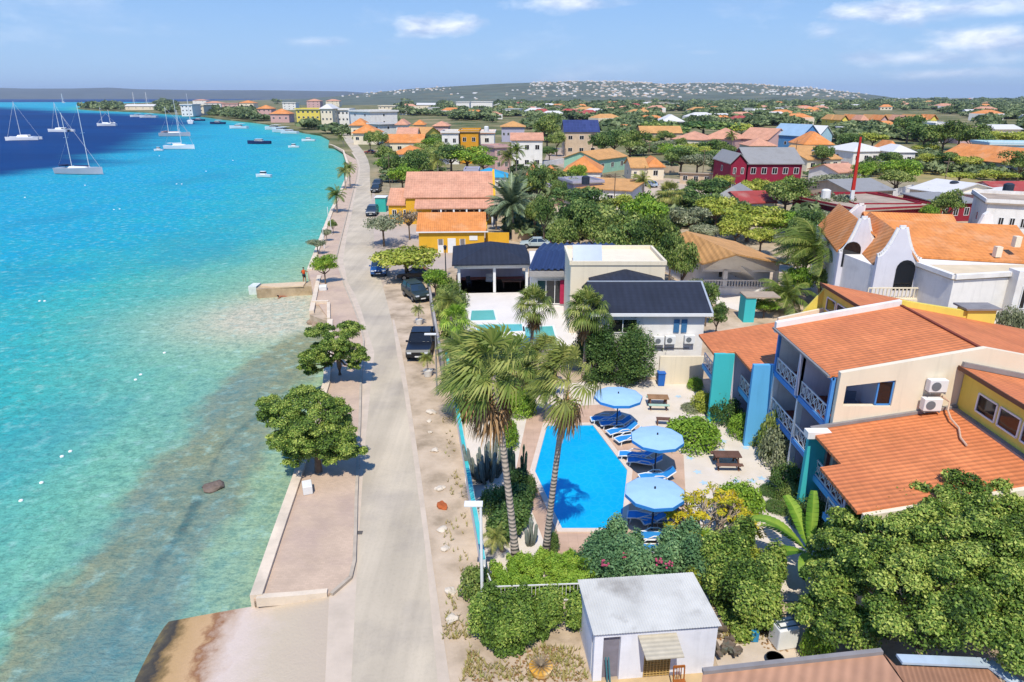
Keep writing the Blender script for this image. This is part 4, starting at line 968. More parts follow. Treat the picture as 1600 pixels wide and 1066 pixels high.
# near wing (two storeys, stepped eave)
def zl(x): return 4.9 + (x - 14.4) * .17
def low_wing(y0, y1, y2, xa, xb, near=True):
    """roof from y0..y1 at xa, y1..y2 at xb"""
    b = slab([(xa, y0, zl(xa)), (21.2, y0, zl(21.2)), (21.2, y1, zl(21.2)), (xa, y1, zl(xa))] if y0 < y1 else [], .14)
    q = slab([(xb, y1, zl(xb)), (21.2, y1, zl(21.2)), (21.2, y2, zl(21.2)), (xb, y2, zl(xb))], .14); b.add(q.v, q.f)
    b.build('roof', R_or, apt)
    for a, c, xx in ((y0, y1, xa), (y1, y2, xb)):
        b = MB(); b.box(((xx + 2.2 + 21.1) / 2, (a + c) / 2, 2.4), (21.1 - xx - 2.2, c - a - .02, 4.8)); b.build('wall', M_shadetint, apt)
        balcony(xx + .45, a + .12, c - .12, 2.5, xx + 2.3, M_sky)
        b = MB(); b.ext([(xx + .5, 0), (xx + 2.2, 0), (xx + 2.2, zl(xx + 2.2) - .16), (xx + .5, zl(xx + .5) - .16)], 1, a, a + .2); b.build('party_wall', M_shadetint, apt)
        for z in (0, 2.5): window(apt, (xx + 2.18, (a + c) / 2, z + 1.1), 1.6, 2.1, (-1, 0, 0), bars=2, fr=M_bluew)
low_wing(22.9, 26.3, 29.62, 13.5, 14.4)
low_wing(37.35, 40.4, 44.4, 14.1, 12.85)
# clerestory walls and their own sloping roofs
for y0, y1 in ((19.0, 29.6), (37.4, 44.8)):
    b = MB(); b.box((21.33, (y0 + y1) / 2, 7.0), (.26, y1 - y0, 2.1)); b.build('clerestory_wall', M_lemon, apt)
    b = slab([(20.85, y0, 8.2), (30, y0, 6.35), (30, y1, 6.35), (20.85, y1, 8.2)], .18); b.build('roof', R_or, apt)
    b = MB(); b.bar((20.84, y0, 8.13), (20.84, y1, 8.13), .06, .2); b.build('fascia', mat('brown_fascia', '#6b4632', .7, .1, 3), apt)
    n = 4 if y0 < 30 else 2
    for k in range(n):
        yc = y1 - 1.9 - k * 1.45 if y0 < 30 else y1 - 1.3 - k * 1.5
        window(apt, (21.2, yc, 6.95), 1.25, .85, (-1, 0, 0))
    b = MB(); b.box((21.05, (y0 + y1) / 2, zl(21.05) + .02), (.28, y1 - y0, .1)); b.build('flashing', M_gut, apt)
for c, d in (((25.6, 19.0, 3.2), (9, .2, 6.4)), ((25, 28, 3), (7.2, 3, 6.2)), ((25, 41, 3), (7.2, 6, 6.2))): b = MB(); b.box(c, d); b.build('rear_wall', M_lemon, apt)
b = MB(); b.ext([(13.7, 0), (21.2, 0), (21.2, zl(21.2) + .1), (13.7, zl(13.7) - .1)], 1, 22.68, 22.9); b.build('end_wall', M_cream, apt)
b = MB(); b.bar((21.0, 29.58, 8.3), (30, 29.58, 6.5), .2, .22); b.build('flashing', M_gut, apt)
b = MB(); b.bar((14.4, 29.58, 4.98), (21.2, 29.58, 6.14), .16, .14); b.build('flashing', M_gut, apt)
# coloured fin walls
for nm, m_, y, xa, xb, z in (('fin_wall', M_teal, 40.35, 12.8, 14.05, 4.75), ('fin_wall', M_sky, 37.1, 14.1, 15.32, 5.3), ('fin_wall', M_teal, 29.5, 14.3, 15.2, 4.75)):
    b = MB(); b.box(((xa + xb) / 2, y, z / 2), (xb - xa, .26, z)); b.build(nm, m_, apt)
b = MB(); b.ext([(18.2, 5.4), (21.2, 6.0), (21.2, 6.5), (18.2, 5.8)], 1, 44.4, 44.6); b.build('parapet', M_cream, apt)
b = MB(); b.ext([(19.9, 6.0), (21.46, 6.2), (21.46, 8.1)], 1, 44.8, 44.95); b.build('gable_wall', M_lemon, apt)
b = MB(); b.box((14.9, 29.25, 4.86), (1.7, .5, .34)); b.build('ledge', M_white, apt)
# air conditioners on the end wall: two things
def aircon(x, y, z, rz, label):
    e = empty('air_conditioner', (x, y, z), rz, label, 'air conditioner')
    b = MB(); b.box((0, 0, .3), (.85, .36, .6)); b.build('casing', M_trim, e, bevel=.02)
    b = MB(); b.cyl((-.1, -.19, .3), .22, .001, 18)
    b = MB(); b.tube([(-.12, -.17, .3), (-.12, -.2, .3)], .22, 18); b.build('fan_grille', mat('ac_grille', '#6c7074', .6, .1, 5), e)
    b = MB(); b.bar((-.35, .05, -.06), (-.35, -.2, -.06), .05); b.bar((.35, .05, -.06), (.35, -.2, -.06), .05); b.box((0, 0, -.03), (.8, .3, .05)); b.build('bracket', M_gut, e)
    return e
aircon(19.9, 29.42, 7.0, 0, 'white air conditioner on the cream end wall, the upper of two')
aircon(19.75, 29.3, 6.1, 0, 'white air conditioner standing on the lower roof, under its twin on the wall')
b = MB(); b.tube([(20.3, 29.5, 6.7), (20.6, 29.3, 6.5), (20.4, 29.0, 6.2), (20.15, 28.3, 6.1), (20.1, 27.6, 6.0), (19.7, 26.8, 5.92), (19.6, 26.2, 5.87)], .045, 6); tag(b.build('hose', mat('beige_pipe', '#c8a890', .7, .1, 4)), 'bent beige pipe lying on the orange roof below the air conditioners', 'pipe')
# ------------------------------------------------------------------ pool yard
M_yard = mat('pale_pink_terrazzo', '#d0c3b3', .8, .06, .9, bump=.08, stain='#d9cfc8', stain_amt=.6, stain_scale=.5)
M_deck = mat('terracotta_deck', '#bf9f88', .85, .12, .6, bump=.1, tex='brick', texargs=dict(w=.45, h=.45, m=.012, c1=.92, mortar=.85, off=0), stain='#c8a890', stain_amt=.5, stain_scale=.6)
M_cope = mat('pool_coping', '#d2bfae', .8, .06, 1.5)
MB().sheet([(-1.2, 24.4), (3.5, 23.6), (12, 23.4), (15.2, 23.6), (15.2, 37), (13.8, 44.5), (13, 47.4), (6.8, 47.2), (-.8, 45.5), (-3.4, 44.5), (-2.6, 33)], .016).build('yard_paving', M_yard)["kind"] = 'structure'
pool = [G(*p, .02) for p in [(855, 666), (926, 665), (980, 736), (970, 827), (878, 827), (836, 738)]]
def grow(P, d):
    n = len(P); c = sum((Vector((p.x, p.y, 0)) for p in P), Vector()) / n; out = []
    for i in range(n):
        a, b, e = P[i - 1], P[i], P[(i + 1) % n]
        u = (b - a); u.z = 0; u.normalize(); w = (e - b); w.z = 0; w.normalize()
        n1 = Vector((-u.y, u.x, 0)); n2 = Vector((-w.y, w.x, 0)); s = 1 if n1.dot(b - c) > 0 else -1
        m = (n1 + n2).normalized(); q = s * d / max(.4, m.dot(n1)); out.append(Vector((b.x, b.y, 0)) + m * q)
    return out
def ring(A, B, z0, z1):
    b = MB(); n = len(A); vs = [(p.x, p.y, z) for z in (z0, z1) for P in (A, B) for p in P]; fs = []
    for i in range(n):
        j = (i + 1) % n; fs += [(2 * n + i, 2 * n + j, 3 * n + j, 3 * n + i), (i, j, 2 * n + j, 2 * n + i), (n + j, n + i, 3 * n + i, 3 * n + j)]
    return b.add(vs, fs)
dk = [G(*p) for p in [(826, 640), (948, 632), (1068, 712), (1075, 850), (860, 872), (806, 735)]]
ring(pool, dk, -.1, .03).build('pool_deck', M_deck)["kind"] = 'structure'
pl = empty('swimming_pool', (0, 0, 0), 0, 'six sided bright blue swimming pool with pale coping in the garden', 'swimming pool')
ring(pool, grow(pool, .3), -.05, .09).build('coping', M_cope, pl)
def pool_mat():
    m = bpy.data.materials.new('pool_water'); m.use_nodes = True; nt = m.node_tree; N = nt.nodes; L = nt.links; b = N["Principled BSDF"]
    b.inputs["Roughness"].default_value = .05; b.inputs["IOR"].default_value = 1.33; b.inputs["Specular IOR Level"].default_value = .5
    tc = N.new("ShaderNodeTexCoord"); n = N.new("ShaderNodeTexNoise"); n.inputs["Scale"].default_value = .25; n.inputs["Detail"].default_value = 3; L.new(tc.outputs["Object"], n.inputs["Vector"])
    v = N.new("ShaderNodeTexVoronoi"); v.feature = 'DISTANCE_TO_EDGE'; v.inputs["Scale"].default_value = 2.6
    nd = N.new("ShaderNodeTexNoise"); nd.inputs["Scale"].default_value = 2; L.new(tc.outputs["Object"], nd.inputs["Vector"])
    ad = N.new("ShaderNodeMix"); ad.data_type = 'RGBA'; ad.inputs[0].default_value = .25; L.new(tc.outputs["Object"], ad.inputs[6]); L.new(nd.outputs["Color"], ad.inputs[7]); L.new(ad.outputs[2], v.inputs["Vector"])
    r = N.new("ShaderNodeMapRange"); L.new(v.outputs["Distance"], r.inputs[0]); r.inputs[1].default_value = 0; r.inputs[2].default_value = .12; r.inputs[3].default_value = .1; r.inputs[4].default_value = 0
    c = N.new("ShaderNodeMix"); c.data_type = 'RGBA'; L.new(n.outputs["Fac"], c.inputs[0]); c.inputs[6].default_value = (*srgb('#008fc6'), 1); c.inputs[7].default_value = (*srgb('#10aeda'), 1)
    c2 = N.new("ShaderNodeMix"); c2.data_type = 'RGBA'; L.new(r.outputs[0], c2.inputs[0]); L.new(c.outputs[2], c2.inputs[6]); c2.inputs[7].default_value = (*srgb('#4cc4ea'), 1)  # pale web of caustic sunlight painted into the water colour
    L.new(c2.outputs[2], b.inputs["Base Color"])
    bm = N.new("ShaderNodeBump"); bm.inputs["Strength"].default_value = .12; bm.inputs["Distance"].default_value = .05; n3 = N.new("ShaderNodeTexNoise"); n3.inputs["Scale"].default_value = 3; L.new(tc.outputs["Object"], n3.inputs["Vector"]); L.new(n3.outputs["Fac"], bm.inputs["Height"]); L.new(bm.outputs[0], b.inputs["Normal"])
    return m
MB().sheet([(p.x, p.y) for p in pool], .034).build('water', pool_mat(), pl)
# painted blue stars on the paving
M_star = mat('faded_blue_paint', '#a9c0cc', .85, .15, 3)
k = 0
for x, y in [(1078, 716), (1100, 702), (1130, 690), (1128, 704), (1150, 752), (1175, 752), (1190, 748), (1090, 738), (1100, 755), (1165, 700), (1080, 700), (1060, 620), (1085, 600), (1130, 782)]:
    p = G(x, y); mb = MB(); vs = []
    for i in range(10): a = i * math.pi / 5 + x; r = .3 if i % 2 == 0 else .14; vs.append((p.x + r * math.cos(a), p.y + r * math.sin(a)))
    o = MB().sheet(vs, .0215).build('painted_star', M_star); o["kind"] = 'structure'
# --- parasols
M_canv = mat('blue_canvas', '#98bad4', .85, .05, 1.2)
M_canv2 = mat('blue_valance', '#2f7fc4', .8, .05, 1.2); M_pole = mat('dark_pole', '#2c3440', .6, .1, 3)
def parasol(px, py, r, label, z=2.45, rz=0):
    p = G(px, py, z); e = empty('parasol', (p.x, p.y, .03), rz, label, 'parasol', 'blue parasols along the pool')
    n = 10; v = [(0, 0, z + .2)]; 
    for ring_, zz in ((.5, z + .13), (1.0, z)):
        for i in range(n): a = 2 * math.pi * i / n; v.append((r * ring_ * math.cos(a), r * ring_ * math.sin(a), zz))
    f = [(0, 1 + i, 1 + (i + 1) % n) for i in range(n)] + [(1 + i, 1 + n + i, 1 + n + (i + 1) % n, 1 + (i + 1) % n) for i in range(n)]
    b = MB(); b.add(v, f); b.add([(a, c, zz - .02) for a, c, zz in v], [q[::-1] for q in f]); b.build('canopy', M_canv, e, recalc=False)
    b = MB()
    for i in range(n):
        a = 2 * math.pi * i / n; c = 2 * math.pi * (i + 1) / n; b.bar((r * math.cos(a), r * math.sin(a), z - .08), (r * math.cos(c), r * math.sin(c), z - .08), .015, .17)
    b.build('valance', M_canv2, e)
    b = MB(); b.cyl((0, 0, 0), .045, z + .3, 10); b.build('pole', M_pole, e)
    b = MB(); b.cyl((0, 0, 0), .32, .12, 16); b.build('base', M_pole, e)
    b = MB()
    for i in range(n): a = 2 * math.pi * i / n; b.bar((0, 0, z + .14), (r * .97 * math.cos(a), r * .97 * math.sin(a), z - .06), .02)
    b.build('rib', M_pole, e)
parasol(966, 620, 1.5, 'light blue parasol at the far end of the pool, before the big hedge')
parasol(1027, 685, 1.45, 'light blue parasol in the middle, beside the round clipped bush', rz=.2)
parasol(1023, 770, 1.42, 'light blue parasol nearest to the yellow leaved shrub', rz=.1)
# --- loungers
M_plas = mat('white_resin', '#dedcd8', .5, .03, 3); M_sling = mat('blue_sling', '#2c86c8', .75, .08, 2)
def lounger():
    e = empty('sun_lounger', (0, 0, 0)); 
    prof = [(-.98, .30), (-.6, .36), (-.25, .33), (.2, .30), (.42, .33), (.95, .72)]
    for s in (-1, 1):
        b = MB(); b.tube([(x, s * .32, z) for x, z in prof], .035, 8); b.tube([(-.5, s * .33, .36), (-.2, s * .35, .52), (.2, s * .35, .5), (.45, s * .33, .34)], .03, 8)
        b.build('side_rail', M_plas, e, smooth=True)
    b = MB()
    for (a, c), (d, f) in zip(prof[:-1], prof[1:]): b.add([(a, -.29, c), (d, -.29, f), (d, .29, f), (a, .29, c), (a, -.29, c - .02), (d, -.29, f - .02), (d, .29, f - .02), (a, .29, c - .02)], [(0, 1, 2, 3), (7, 6, 5, 4), (0, 4, 5, 1), (2, 6, 7, 3), (1, 5, 6, 2), (3, 7, 4, 0)])
    b.build('sling', M_sling, e)
    for x in (-.8, .45):
        for s in (-1, 1): b = MB(); b.tube([(x, s * .31, .32), (x + (.08 if x > 0 else -.05), s * .33, 0)], .03, 6); b.build('leg', M_plas, e)
    b = MB(); b.box((-1.0, 0, .3), (.06, .66, .05)); b.build('foot_bar', M_plas, e)
    return e
L0 = lounger(); first = True
for px, py, rz, lab in [(947, 655, .05, 'blue sun lounger in the shade under the farthest parasol, its left one'), (962, 662, .08, 'blue sun lounger under the farthest parasol, the one beside the pole'),
                        (972, 673, .35, 'blue sun lounger in full sun, first beyond the middle parasol'), (985, 684, .4, 'blue sun lounger half hidden behind the middle parasol canopy'),
                        (994, 712, -.2, 'blue sun lounger sticking out to the left under the middle parasol'), (1008, 722, -.25, 'blue sun lounger in the shade at the middle parasol pole'),
                        (1027, 745, .1, 'blue sun lounger in full sun between the middle and nearest parasols'), (1012, 809, -.25, 'blue sun lounger in deep shade left under the nearest parasol'),
                        (1033, 812, .2, 'blue sun lounger in deep shade at the nearest parasol pole'), (1025, 838, .05, 'blue sun lounger in full sun in front of the nearest parasol'), (1020, 858, .05, 'blue sun lounger partly covered by the oleander bush')]:
    o = L0 if first else copy_tree(L0); first = False
    p = G(px, py, .3); o.location = (p.x, p.y, .03); o.rotation_euler = (0, 0, rz); tag(o, lab, 'sun lounger', 'sun loungers beside the pool')
# --- picnic tables and bench
M_wood = mat('brown_planks', '#6e4f42', .85, .2, 2, bump=.3, tex='brick', texargs=dict(w=3, h=.14, m=.012, c1=.9, mortar=.4)); M_wood2 = mat('tan_planks', '#a07a58', .85, .2, 2, bump=.3, tex='brick', texargs=dict(w=3, h=.14, m=.012, c1=.9, mortar=.4))
def picnic(px, py, m1, m2, rz, label, w=1.5):
    p = G(px, py); e = empty('picnic_table', (p.x, p.y, .016), rz, label, 'picnic table')
    b = MB(); b.box((0, 0, .74), (w, .75, .05)); b.build('tabletop', m1, e)
    for s in (-1, 1): b = MB(); b.box((0, s * .68, .44), (w, .28, .045)); b.build('seat', m2, e)
    for s in (-1, 1):
        b = MB(); x = s * w * .38; b.bar((x, -.6, 0), (x, -.2, .72), .08); b.bar((x, .6, 0), (x, .2, .72), .08); b.bar((x, -.78, .4), (x, .78, .4), .07); b.build('leg_frame', M_wood, e)
picnic(1134, 728, M_wood, M_wood, -.03, 'dark brown picnic table on the open pale paving near the building')
picnic(1027, 636, M_wood2, mat('pale_green_planks', '#9fb8a6', .85, .1, 2), -.06, 'tan picnic table with pale green seats behind the farthest parasol', 1.4)
p = G(1036, 664); e = empty('bench', (p.x, p.y, .016), -.1, 'small brown bench with a pale slatted seat left of the round clipped bush', 'bench')
b = MB(); b.box((0, 0, .42), (.9, .4, .05)); b.build('seat', M_wood, e)
for s in (-1, 1): b = MB(); b.box((s * .38, 0, .2), (.07, .36, .4)); b.build('leg', M_wood, e)
# bin
p = G(1032, 602); e = empty('wheeled_bin', (p.x, p.y, .016), 0, 'blue wheeled rubbish bin against the white yard wall', 'bin')
mb_blue = mat('blue_plastic', '#1f5fae', .5, .05, 3)
b = MB(); b.box((0, 0, .5), (.46, .5, .95), top=1.15); b.build('body', mb_blue, e, bevel=.02)
b = MB(); b.box((0, -.02, 1.02), (.58, .64, .08)); b.build('lid', mb_blue, e, bevel=.02)
for s in (-1, 1): b = MB(); b.tube([(s * .22, .25, .1), (s * .27, .25, .1)], .1, 12); b.build('wheel', M_pole, e)
# --- garden bushes
BG = 'clipped bushes in the pool garden'
bush('bright', 1082, 694, 38, 1.3, 'large low round clipped bush in the middle of the garden paving', BG, ry=1.0)
bush('bright', 1086, 608, 11, .7, 'small bright bush against the corner of the white yard wall', BG)
bush('yellow', 1097, 640, 18, .95, 'yellow green dome bush at the foot of the teal fin wall', BG)
bush('dark', 1131, 658, 24, 1.4, 'dark green round bush between the teal and the blue fin walls', BG)
bush('bright', 1160, 682, 20, 1.2, 'bright green bush at the foot of the sky blue fin wall', BG)
bush('round', 1178, 690, 17, .8, 'mid green bush just right of the bright one below the blue fin', BG)
bush('dark', 1225, 768, 23, 1.3, 'round clipped bush nearest to the white balcony pillar', BG)
bush('round', 1236, 786, 19, .8, 'lighter clipped bush in front of the one at the white pillar', BG)
bush('dark', 1262, 818, 30, 1.1, 'big clipped bush partly behind the banana plant', BG)
bush('bright', 1154, 806, 34, 1.4, 'vivid green dome bush right behind the yellow leaved shrub', BG)
bush('dark', 1201, 770, 13, .25, 'low dark ground cover patch beside the path bend', BG, ry=1.4)
bush('dark', 1212, 795, 16, .25, 'second low dark patch just below the first beside the path', BG, ry=1.2)
bush('grey', 1079, 641, 14, .3, 'low dark plum coloured shrub behind the large round bush', BG)
bush('grey', 1212, 726, 24, 1.7, 'tall loose grey green shrub under the middle balcony', BG)
bush('loose', 1204, 712, 18, 2.0, 'wispy green shrub reaching up beside the blue fin wall', BG)
# ------------------------------------------------------------------ boundary wall, palms, hedges, shed
M_tealw = mat('teal_wall_paint', '#3fb0ae', .85, .1, .8, stain='#7fb8b0', stain_amt=.4, stain_scale=1)
e = empty('garden_wall', (0, 0, 0), 0, 'teal painted garden wall with a white cap along the dirt shoulder beside the pool garden', 'wall')
P = [G(*p) for p in [(757, 912), (749, 862), (740, 810), (731, 755), (722, 700), (714, 655), (706, 612), (699, 575)]]
b = MB(); c_ = MB()
for a, d in zip(P[:-1], P[1:]): b.bar((a.x, a.y, .6), (d.x, d.y, .6), .18, 1.3); c_.bar((a.x - .04, a.y, 1.27), (d.x - .04, d.y, 1.27), .2, .1)
b.build('wall', M_trim, e); c_.build('cap', M_tealw, e)
e = empty('villa_wall', (0, 0, 0), 0, 'pale grey stained boundary wall of the villa running up the side street', 'wall')
P = [G(*p) for p in [(692, 588), (686, 555), (680, 520), (675, 490), (671, 462), (668, 446), (683, 443)]]
b = MB()
for a, d in zip(P[:-1], P[1:]): b.bar((a.x, a.y, .7), (d.x, d.y, .7), .2, 1.5)
b.build('wall', mat('grey_wall', '#a29a92', .9, .1, 1, stain='#6f685f', stain_amt=.5), e)
# light pole
p = G(754, 956); e = empty('street_light', (p.x, p.y, 0), 0, 'white street light pole with a flat lamp arm beside the teal wall', 'street light')
b = MB(); b.tube([(0, 0, -.2), (0, 0, 5.05)], [.07, .055], 10); b.build('pole', M_trim, e)
b = MB(); b.box((-.28, .1, 5.1), (.72, .34, .09)); b.build('lamp_head', M_trim, e, bevel=.02)
p = G(683, 618); e = empty('street_light', (p.x, p.y, 0), 0, 'thin grey street light leaning beside the black pickup truck', 'street light')
b = MB(); b.tube([(0, 0, -.2), (.05, 0, 4.6)], [.06, .045], 8); b.build('pole', mat('grey_pole', '#8a8683', .6, .1, 3), e)
b = MB(); b.box((-.3, 0, 4.62), (.8, .22, .08)); b.build('lamp_head', M_trim, e)
# tall wind-blown fan palms beside the pool
palm('fanwind0', G(807, 882), GY(770, 588, 26.2), 1.72, .16, 'tallest wind blown fan palm, left of the pool, with a shaggy brown skirt', 'tall fan palms beside the pool', sz=1.15)
palm('fanwind1', G(852, 868), GY(888, 594, 25.2), 1.5, .14, 'slender leaning fan palm whose trunk crosses the pool', 'tall fan palms beside the pool', sz=1.15)
# villa garden fan palms
for x, y, bx, by, s, k, lab in [(835, 478, 829, 562, 2.15, 'fan0', 'fan palm before the villa terrace, the left one of the villa garden pair'), (918, 487, 912, 590, 2.3, 'fan0', 'fan palm before the dark roofed villa, the right one of the villa garden pair')]:
    B = G(bx, by); palm(k, B, GY(x, y, B.y - .4), s, .14, lab, 'fan palms of the villa garden')
# palms in the thicket behind the tall ones
for i, (x, y, h, s, k, lab) in enumerate([(722, 548, 3.4, 2.0, 'coco2', 'low feathery palm at the left edge of the palm thicket'), (742, 552, 3.0, 1.9, 'coco0', 'feathery palm near the top left of the palm thicket'),
        (782, 552, 2.6, 1.5, 'coco2', 'feathery palm just in front of the teal plunge pool'), (805, 570, 3.0, 1.9, 'fanwind0', 'wind swept palm filling the middle of the palm thicket'),
        (712, 500, 4.2, 1.7, 'lowfan', 'bright fan palm rising over the villa wall'), (703, 470, 5.2, 1.9, 'yellowpalm', 'yellow green palm rising from the villa wall by the parked jeep'),
        (858, 556, 3.0, 1.7, 'fanwind1', 'small fan palm at the right of the palm thicket'), (731, 600, 2.6, 1.7, 'fanwind0', 'wind swept fan palm overhanging the dirt shoulder'), (852, 610, 2.2, 1.5, 'coco2', 'drooping young palm at the far left corner of the pool')]):
    t = G(x, y, h); palm(k, (t.x + .15, t.y + .1, 0), t, s, .11, lab, 'palms of the thicket between street and villa', skirt=(k not in ('lowfan',)))
palm('yellowpalm', G(786, 860), G(775, 838, 1.2), .85, .12, 'short spiky yucca palm at the foot of the tallest palm', name='yucca')
palm('lowfan', G(915, 905), G(912, 888, .7), .8, .08, 'small bright fan palm left of the oleander bush', name='young_palm')
palm('lowfan', G(1096, 868), G(1098, 848, .9), .9, .08, 'small bright fan palm between the oleander and the yellow shrub', name='young_palm')
# thicket masses
hedge('thicket', poly_px([(703, 565), (735, 548), (800, 565), (838, 580), (838, 612), (800, 640), (745, 650), (715, 625)]), .1, 1.8, L_GREEN, 34000, .1, 'dense green undergrowth of the palm thicket beside the street', 5, cat='shrubs', lump=.7, tone_s=.7)
hedge('thicket', poly_px([(785, 790), (812, 770), (824, 800), (838, 835), (822, 858), (785, 850)]), .1, 1.1, L_DARK, 12000, .1, 'dark green shrubs around the tall palm trunk beside the pool', 6, cat='shrubs', lump=.55, tone_s=.7)
hedge('hedge', poly_px([(905, 604), (1000, 612), (1026, 596), (1024, 566), (985, 560), (930, 560), (885, 572)]), .1, 3.0, L_DARK, 44000, .1, 'big leafy hedge in front of the villa beside the white yard wall', 7, lump=.65, tone_s=.6)
hedge('hedge', poly_px([(722, 470), (690, 455), (688, 500), (700, 545), (720, 540)]), .1, 1.5, L_GREEN, 12000, .13, 'narrow hedge between the villa terrace and the villa wall', 17, lump=.6, tone_s=.7)
hedge('hedge', poly_px([(752, 968), (902, 962), (908, 1000), (900, 1012), (850, 1004), (765, 1030), (750, 1000)]), 0, 1.25, L_FRESH, 30000, .075, 'rough green hedge in front of the white railing nearest to the dirt yard', 8, lump=.4, tone_s=.7)
hedge('grass_bed', poly_px([(766, 942), (905, 938), (925, 896), (895, 884), (800, 884), (768, 905)]), 0, .75, L_BRIGHT, 30000, .06, 'bright green trimmed bed enclosed by the low white railing', 9, cat='plant bed', lump=.2, tone_s=.45, top=.4)
hedge('oleander_bush', poly_px([(925, 900), (935, 872), (1000, 862), (1090, 868), (1115, 905), (1100, 925), (1010, 925), (960, 915)]), 0, 1.45, L_BLUEG, 26000, .09, 'oleander bush with a few pink flowers behind the white shed', 10, cat='bush', lump=.55, tone_s=.6)
hedge('bush', poly_px([(1110, 905), (1150, 890), (1205, 905), (1225, 950), (1200, 995), (1150, 1000), (1118, 960)]), 0, 1.9, L_FRESH, 30000, .085, 'tall dense green bush at the right of the white shed', 11, cat='bush', lump=.6, tone_s=.8)
hedge('bush', poly_px([(1060, 885), (1120, 880), (1180, 890), (1190, 915), (1100, 925), (1060, 910)]), 0, .95, L_YG, 12000, .07, 'yellowish green bush between the oleander and the tall dense bush', 12, cat='bush', lump=.5, tone_s=.6)
rg = np.random.default_rng(4); M_pinkf = mat('pink_blossom', '#b8506a', .8, .2, 5)
for i, (x, y) in enumerate([(943, 880), (975, 868), (1030, 877), (1078, 857), (1045, 884), (990, 908)]):
    p = G(x, y, 1.55); b = MB()
    for k in range(9): q = p + Vector(rg.normal(size=3) * .08); b.box(q, (.07, .07, .05), rz=k)
    o = b.build('blossom_cluster', M_pinkf); tag(o, ['pink flower cluster at the left end of the oleander bush', 'pink flower cluster on the upper left of the oleander bush', 'pink flower cluster in the middle of the oleander bush', 'reddish flower cluster near the bright fan palm', 'pink flower cluster low in the middle of the oleander bush', 'pink flower cluster hanging over the shed roof edge'][i], 'flowers', 'flower clusters of the oleander bush')
# long grassy tufts leaning out on the shoulder
b = bush('loose', 745, 925, 22, .9, 'wild spiky shrub spilling over the dirt shoulder at the light pole')
bush('bright', 792, 700, 16, 1.6, 'bright yellow green shrub beside the tallest palm trunk'); bush('bright', 815, 648, 20, 1.4, 'light green shrub at the pale garden path beside the pool')
bush('dark', 822, 775, 16, 1.0, 'dark round shrub at the left corner of the pool'); bush('dark', 862, 860, 11, .8, 'dark small shrub between the slender palm and the pool')
bush('dark', 772, 802, 20, 1.2, 'dark green shrub in front of the columnar cactus clump')
# cacti: columnar clump
M_cact = mat('cactus_skin', '#7d8478', .8, .15, 4, bump=.5, tex='wave', texargs=dict(s=3.2, dir='X', lo=.7)); M_cact2 = mat('cactus_green', '#4a5c3c', .8, .15, 4)
def cactus(px, py, n, h, r, m, label, seed, spread=.5):
    p = G(px, py); rr = random.Random(seed); e = empty('columnar_cactus', p, 0, label, 'cactus')
    for i in range(n):
        a = rr.uniform(0, 6.28); q = spread * rr.uniform(.1, 1); hh = h * rr.uniform(.6, 1.1); x, y = q * math.cos(a), q * math.sin(a)
        b = MB(); b.tube([(x * .5, y * .5, 0), (x, y, hh * .4), (x * 1.15, y * 1.15, hh * .92), (x * 1.17, y * 1.17, hh)], [r, r * 1.05, r * .9, r * .3], 8); b.build('column', m, e, smooth=True)
cactus(762, 748, 30, 2.2, .1, M_cact, 'dense clump of pale grey columnar cacti just inside the teal wall', 1, 1.15)
cactus(806, 765, 9, 2.7, .08, M_cact2, 'dark green slim cacti between the tallest palm trunk and the pool', 2, .5)
cactus(828, 852, 5, 1.6, .09, M_cact, 'small pale columnar cacti left of the slender palm foot', 3, .3)
# white railing around the bed
e = empty('garden_railing', (0, 0, 0), 0, 'low white metal railing around the bright green bed', 'railing')
A, B_, C_ = G(757, 912), G(771, 946), G(906, 941); M_met = mat('white_metal', '#d8d5d0', .5, .05, 4)
b = MB()
for s, t in ((A, B_), (B_, C_)):
    L_ = (t - s).length
    for z in (.95, .15): b.bar((s.x, s.y, z), (t.x, t.y, z), .045)
    for k in range(int(L_ / .16) + 1): q = s.lerp(t, k * .16 / L_); b.bar((q.x, q.y, 0), (q.x, q.y, .95), .022)
b.build('railing', M_met, e)
# potted round cactus in the dirt yard
p = G(845, 1052); e = empty('planter', (p.x, p.y, 0), .3, 'chipped orange and white round planter holding a spiky grey plant in the dirt yard', 'planter')
b = MB(); b.tube([(0, 0, 0), (0, 0, .1), (0, 0, .32)], [.22, .38, .44], 20); b.build('pot', mat('orange_pot', '#d09a3a', .8, .15, 3, stain='#e0d0a8', stain_amt=.9, stain_scale=1.5), e)
rg2 = np.random.default_rng(8); V, F_, T = merge([frond_feather(None, (0, 0, .3), (math.cos(a) * .7, math.sin(a) * .7, .3 + .9 * (i % 3) / 2), .5, .3, rg2, .12, 10) for i, a in enumerate(np.linspace(0, 6.2, 46))])
link('spiky_plant', npmesh('spiky_plant', V, F_, L_BROWN, T), e)
# --- the white shed
sh = empty('white_shed', (0, 0, 0), 0, 'small white flat shed with a grey corrugated roof and a tan grille gate', 'shed')
zr_ = 2.3; FL, FR = G(930, 987, zr_), G(1123, 973, zr_); BL, BR = G(909, 914, zr_ - .1), G(1062, 914, zr_ - .1)
dv = (FR - FL).normalized(); nv = Vector((dv.y, -dv.x, 0)); fl, fr = FL.copy(), FR.copy()
wid = (FR - FL).length; dep = 2.75
rz = math.atan2(dv.y, dv.x); sh.location = (FL.x, FL.y, 0); sh.rotation_euler = (0, 0, rz); sh.scale = (1, 1, .767); zr_ = 3.0
M_shw = mat('chalk_white_wall', '#dedde2', .9, .04, 1.2, bump=.12, stain='#b8b6bc', stain_amt=.3, stain_scale=.8)
b = MB(); b.box((wid / 2, dep / 2 + .02, zr_ / 2 - .06), (wid, dep, zr_ - .1)); 
b = MB()
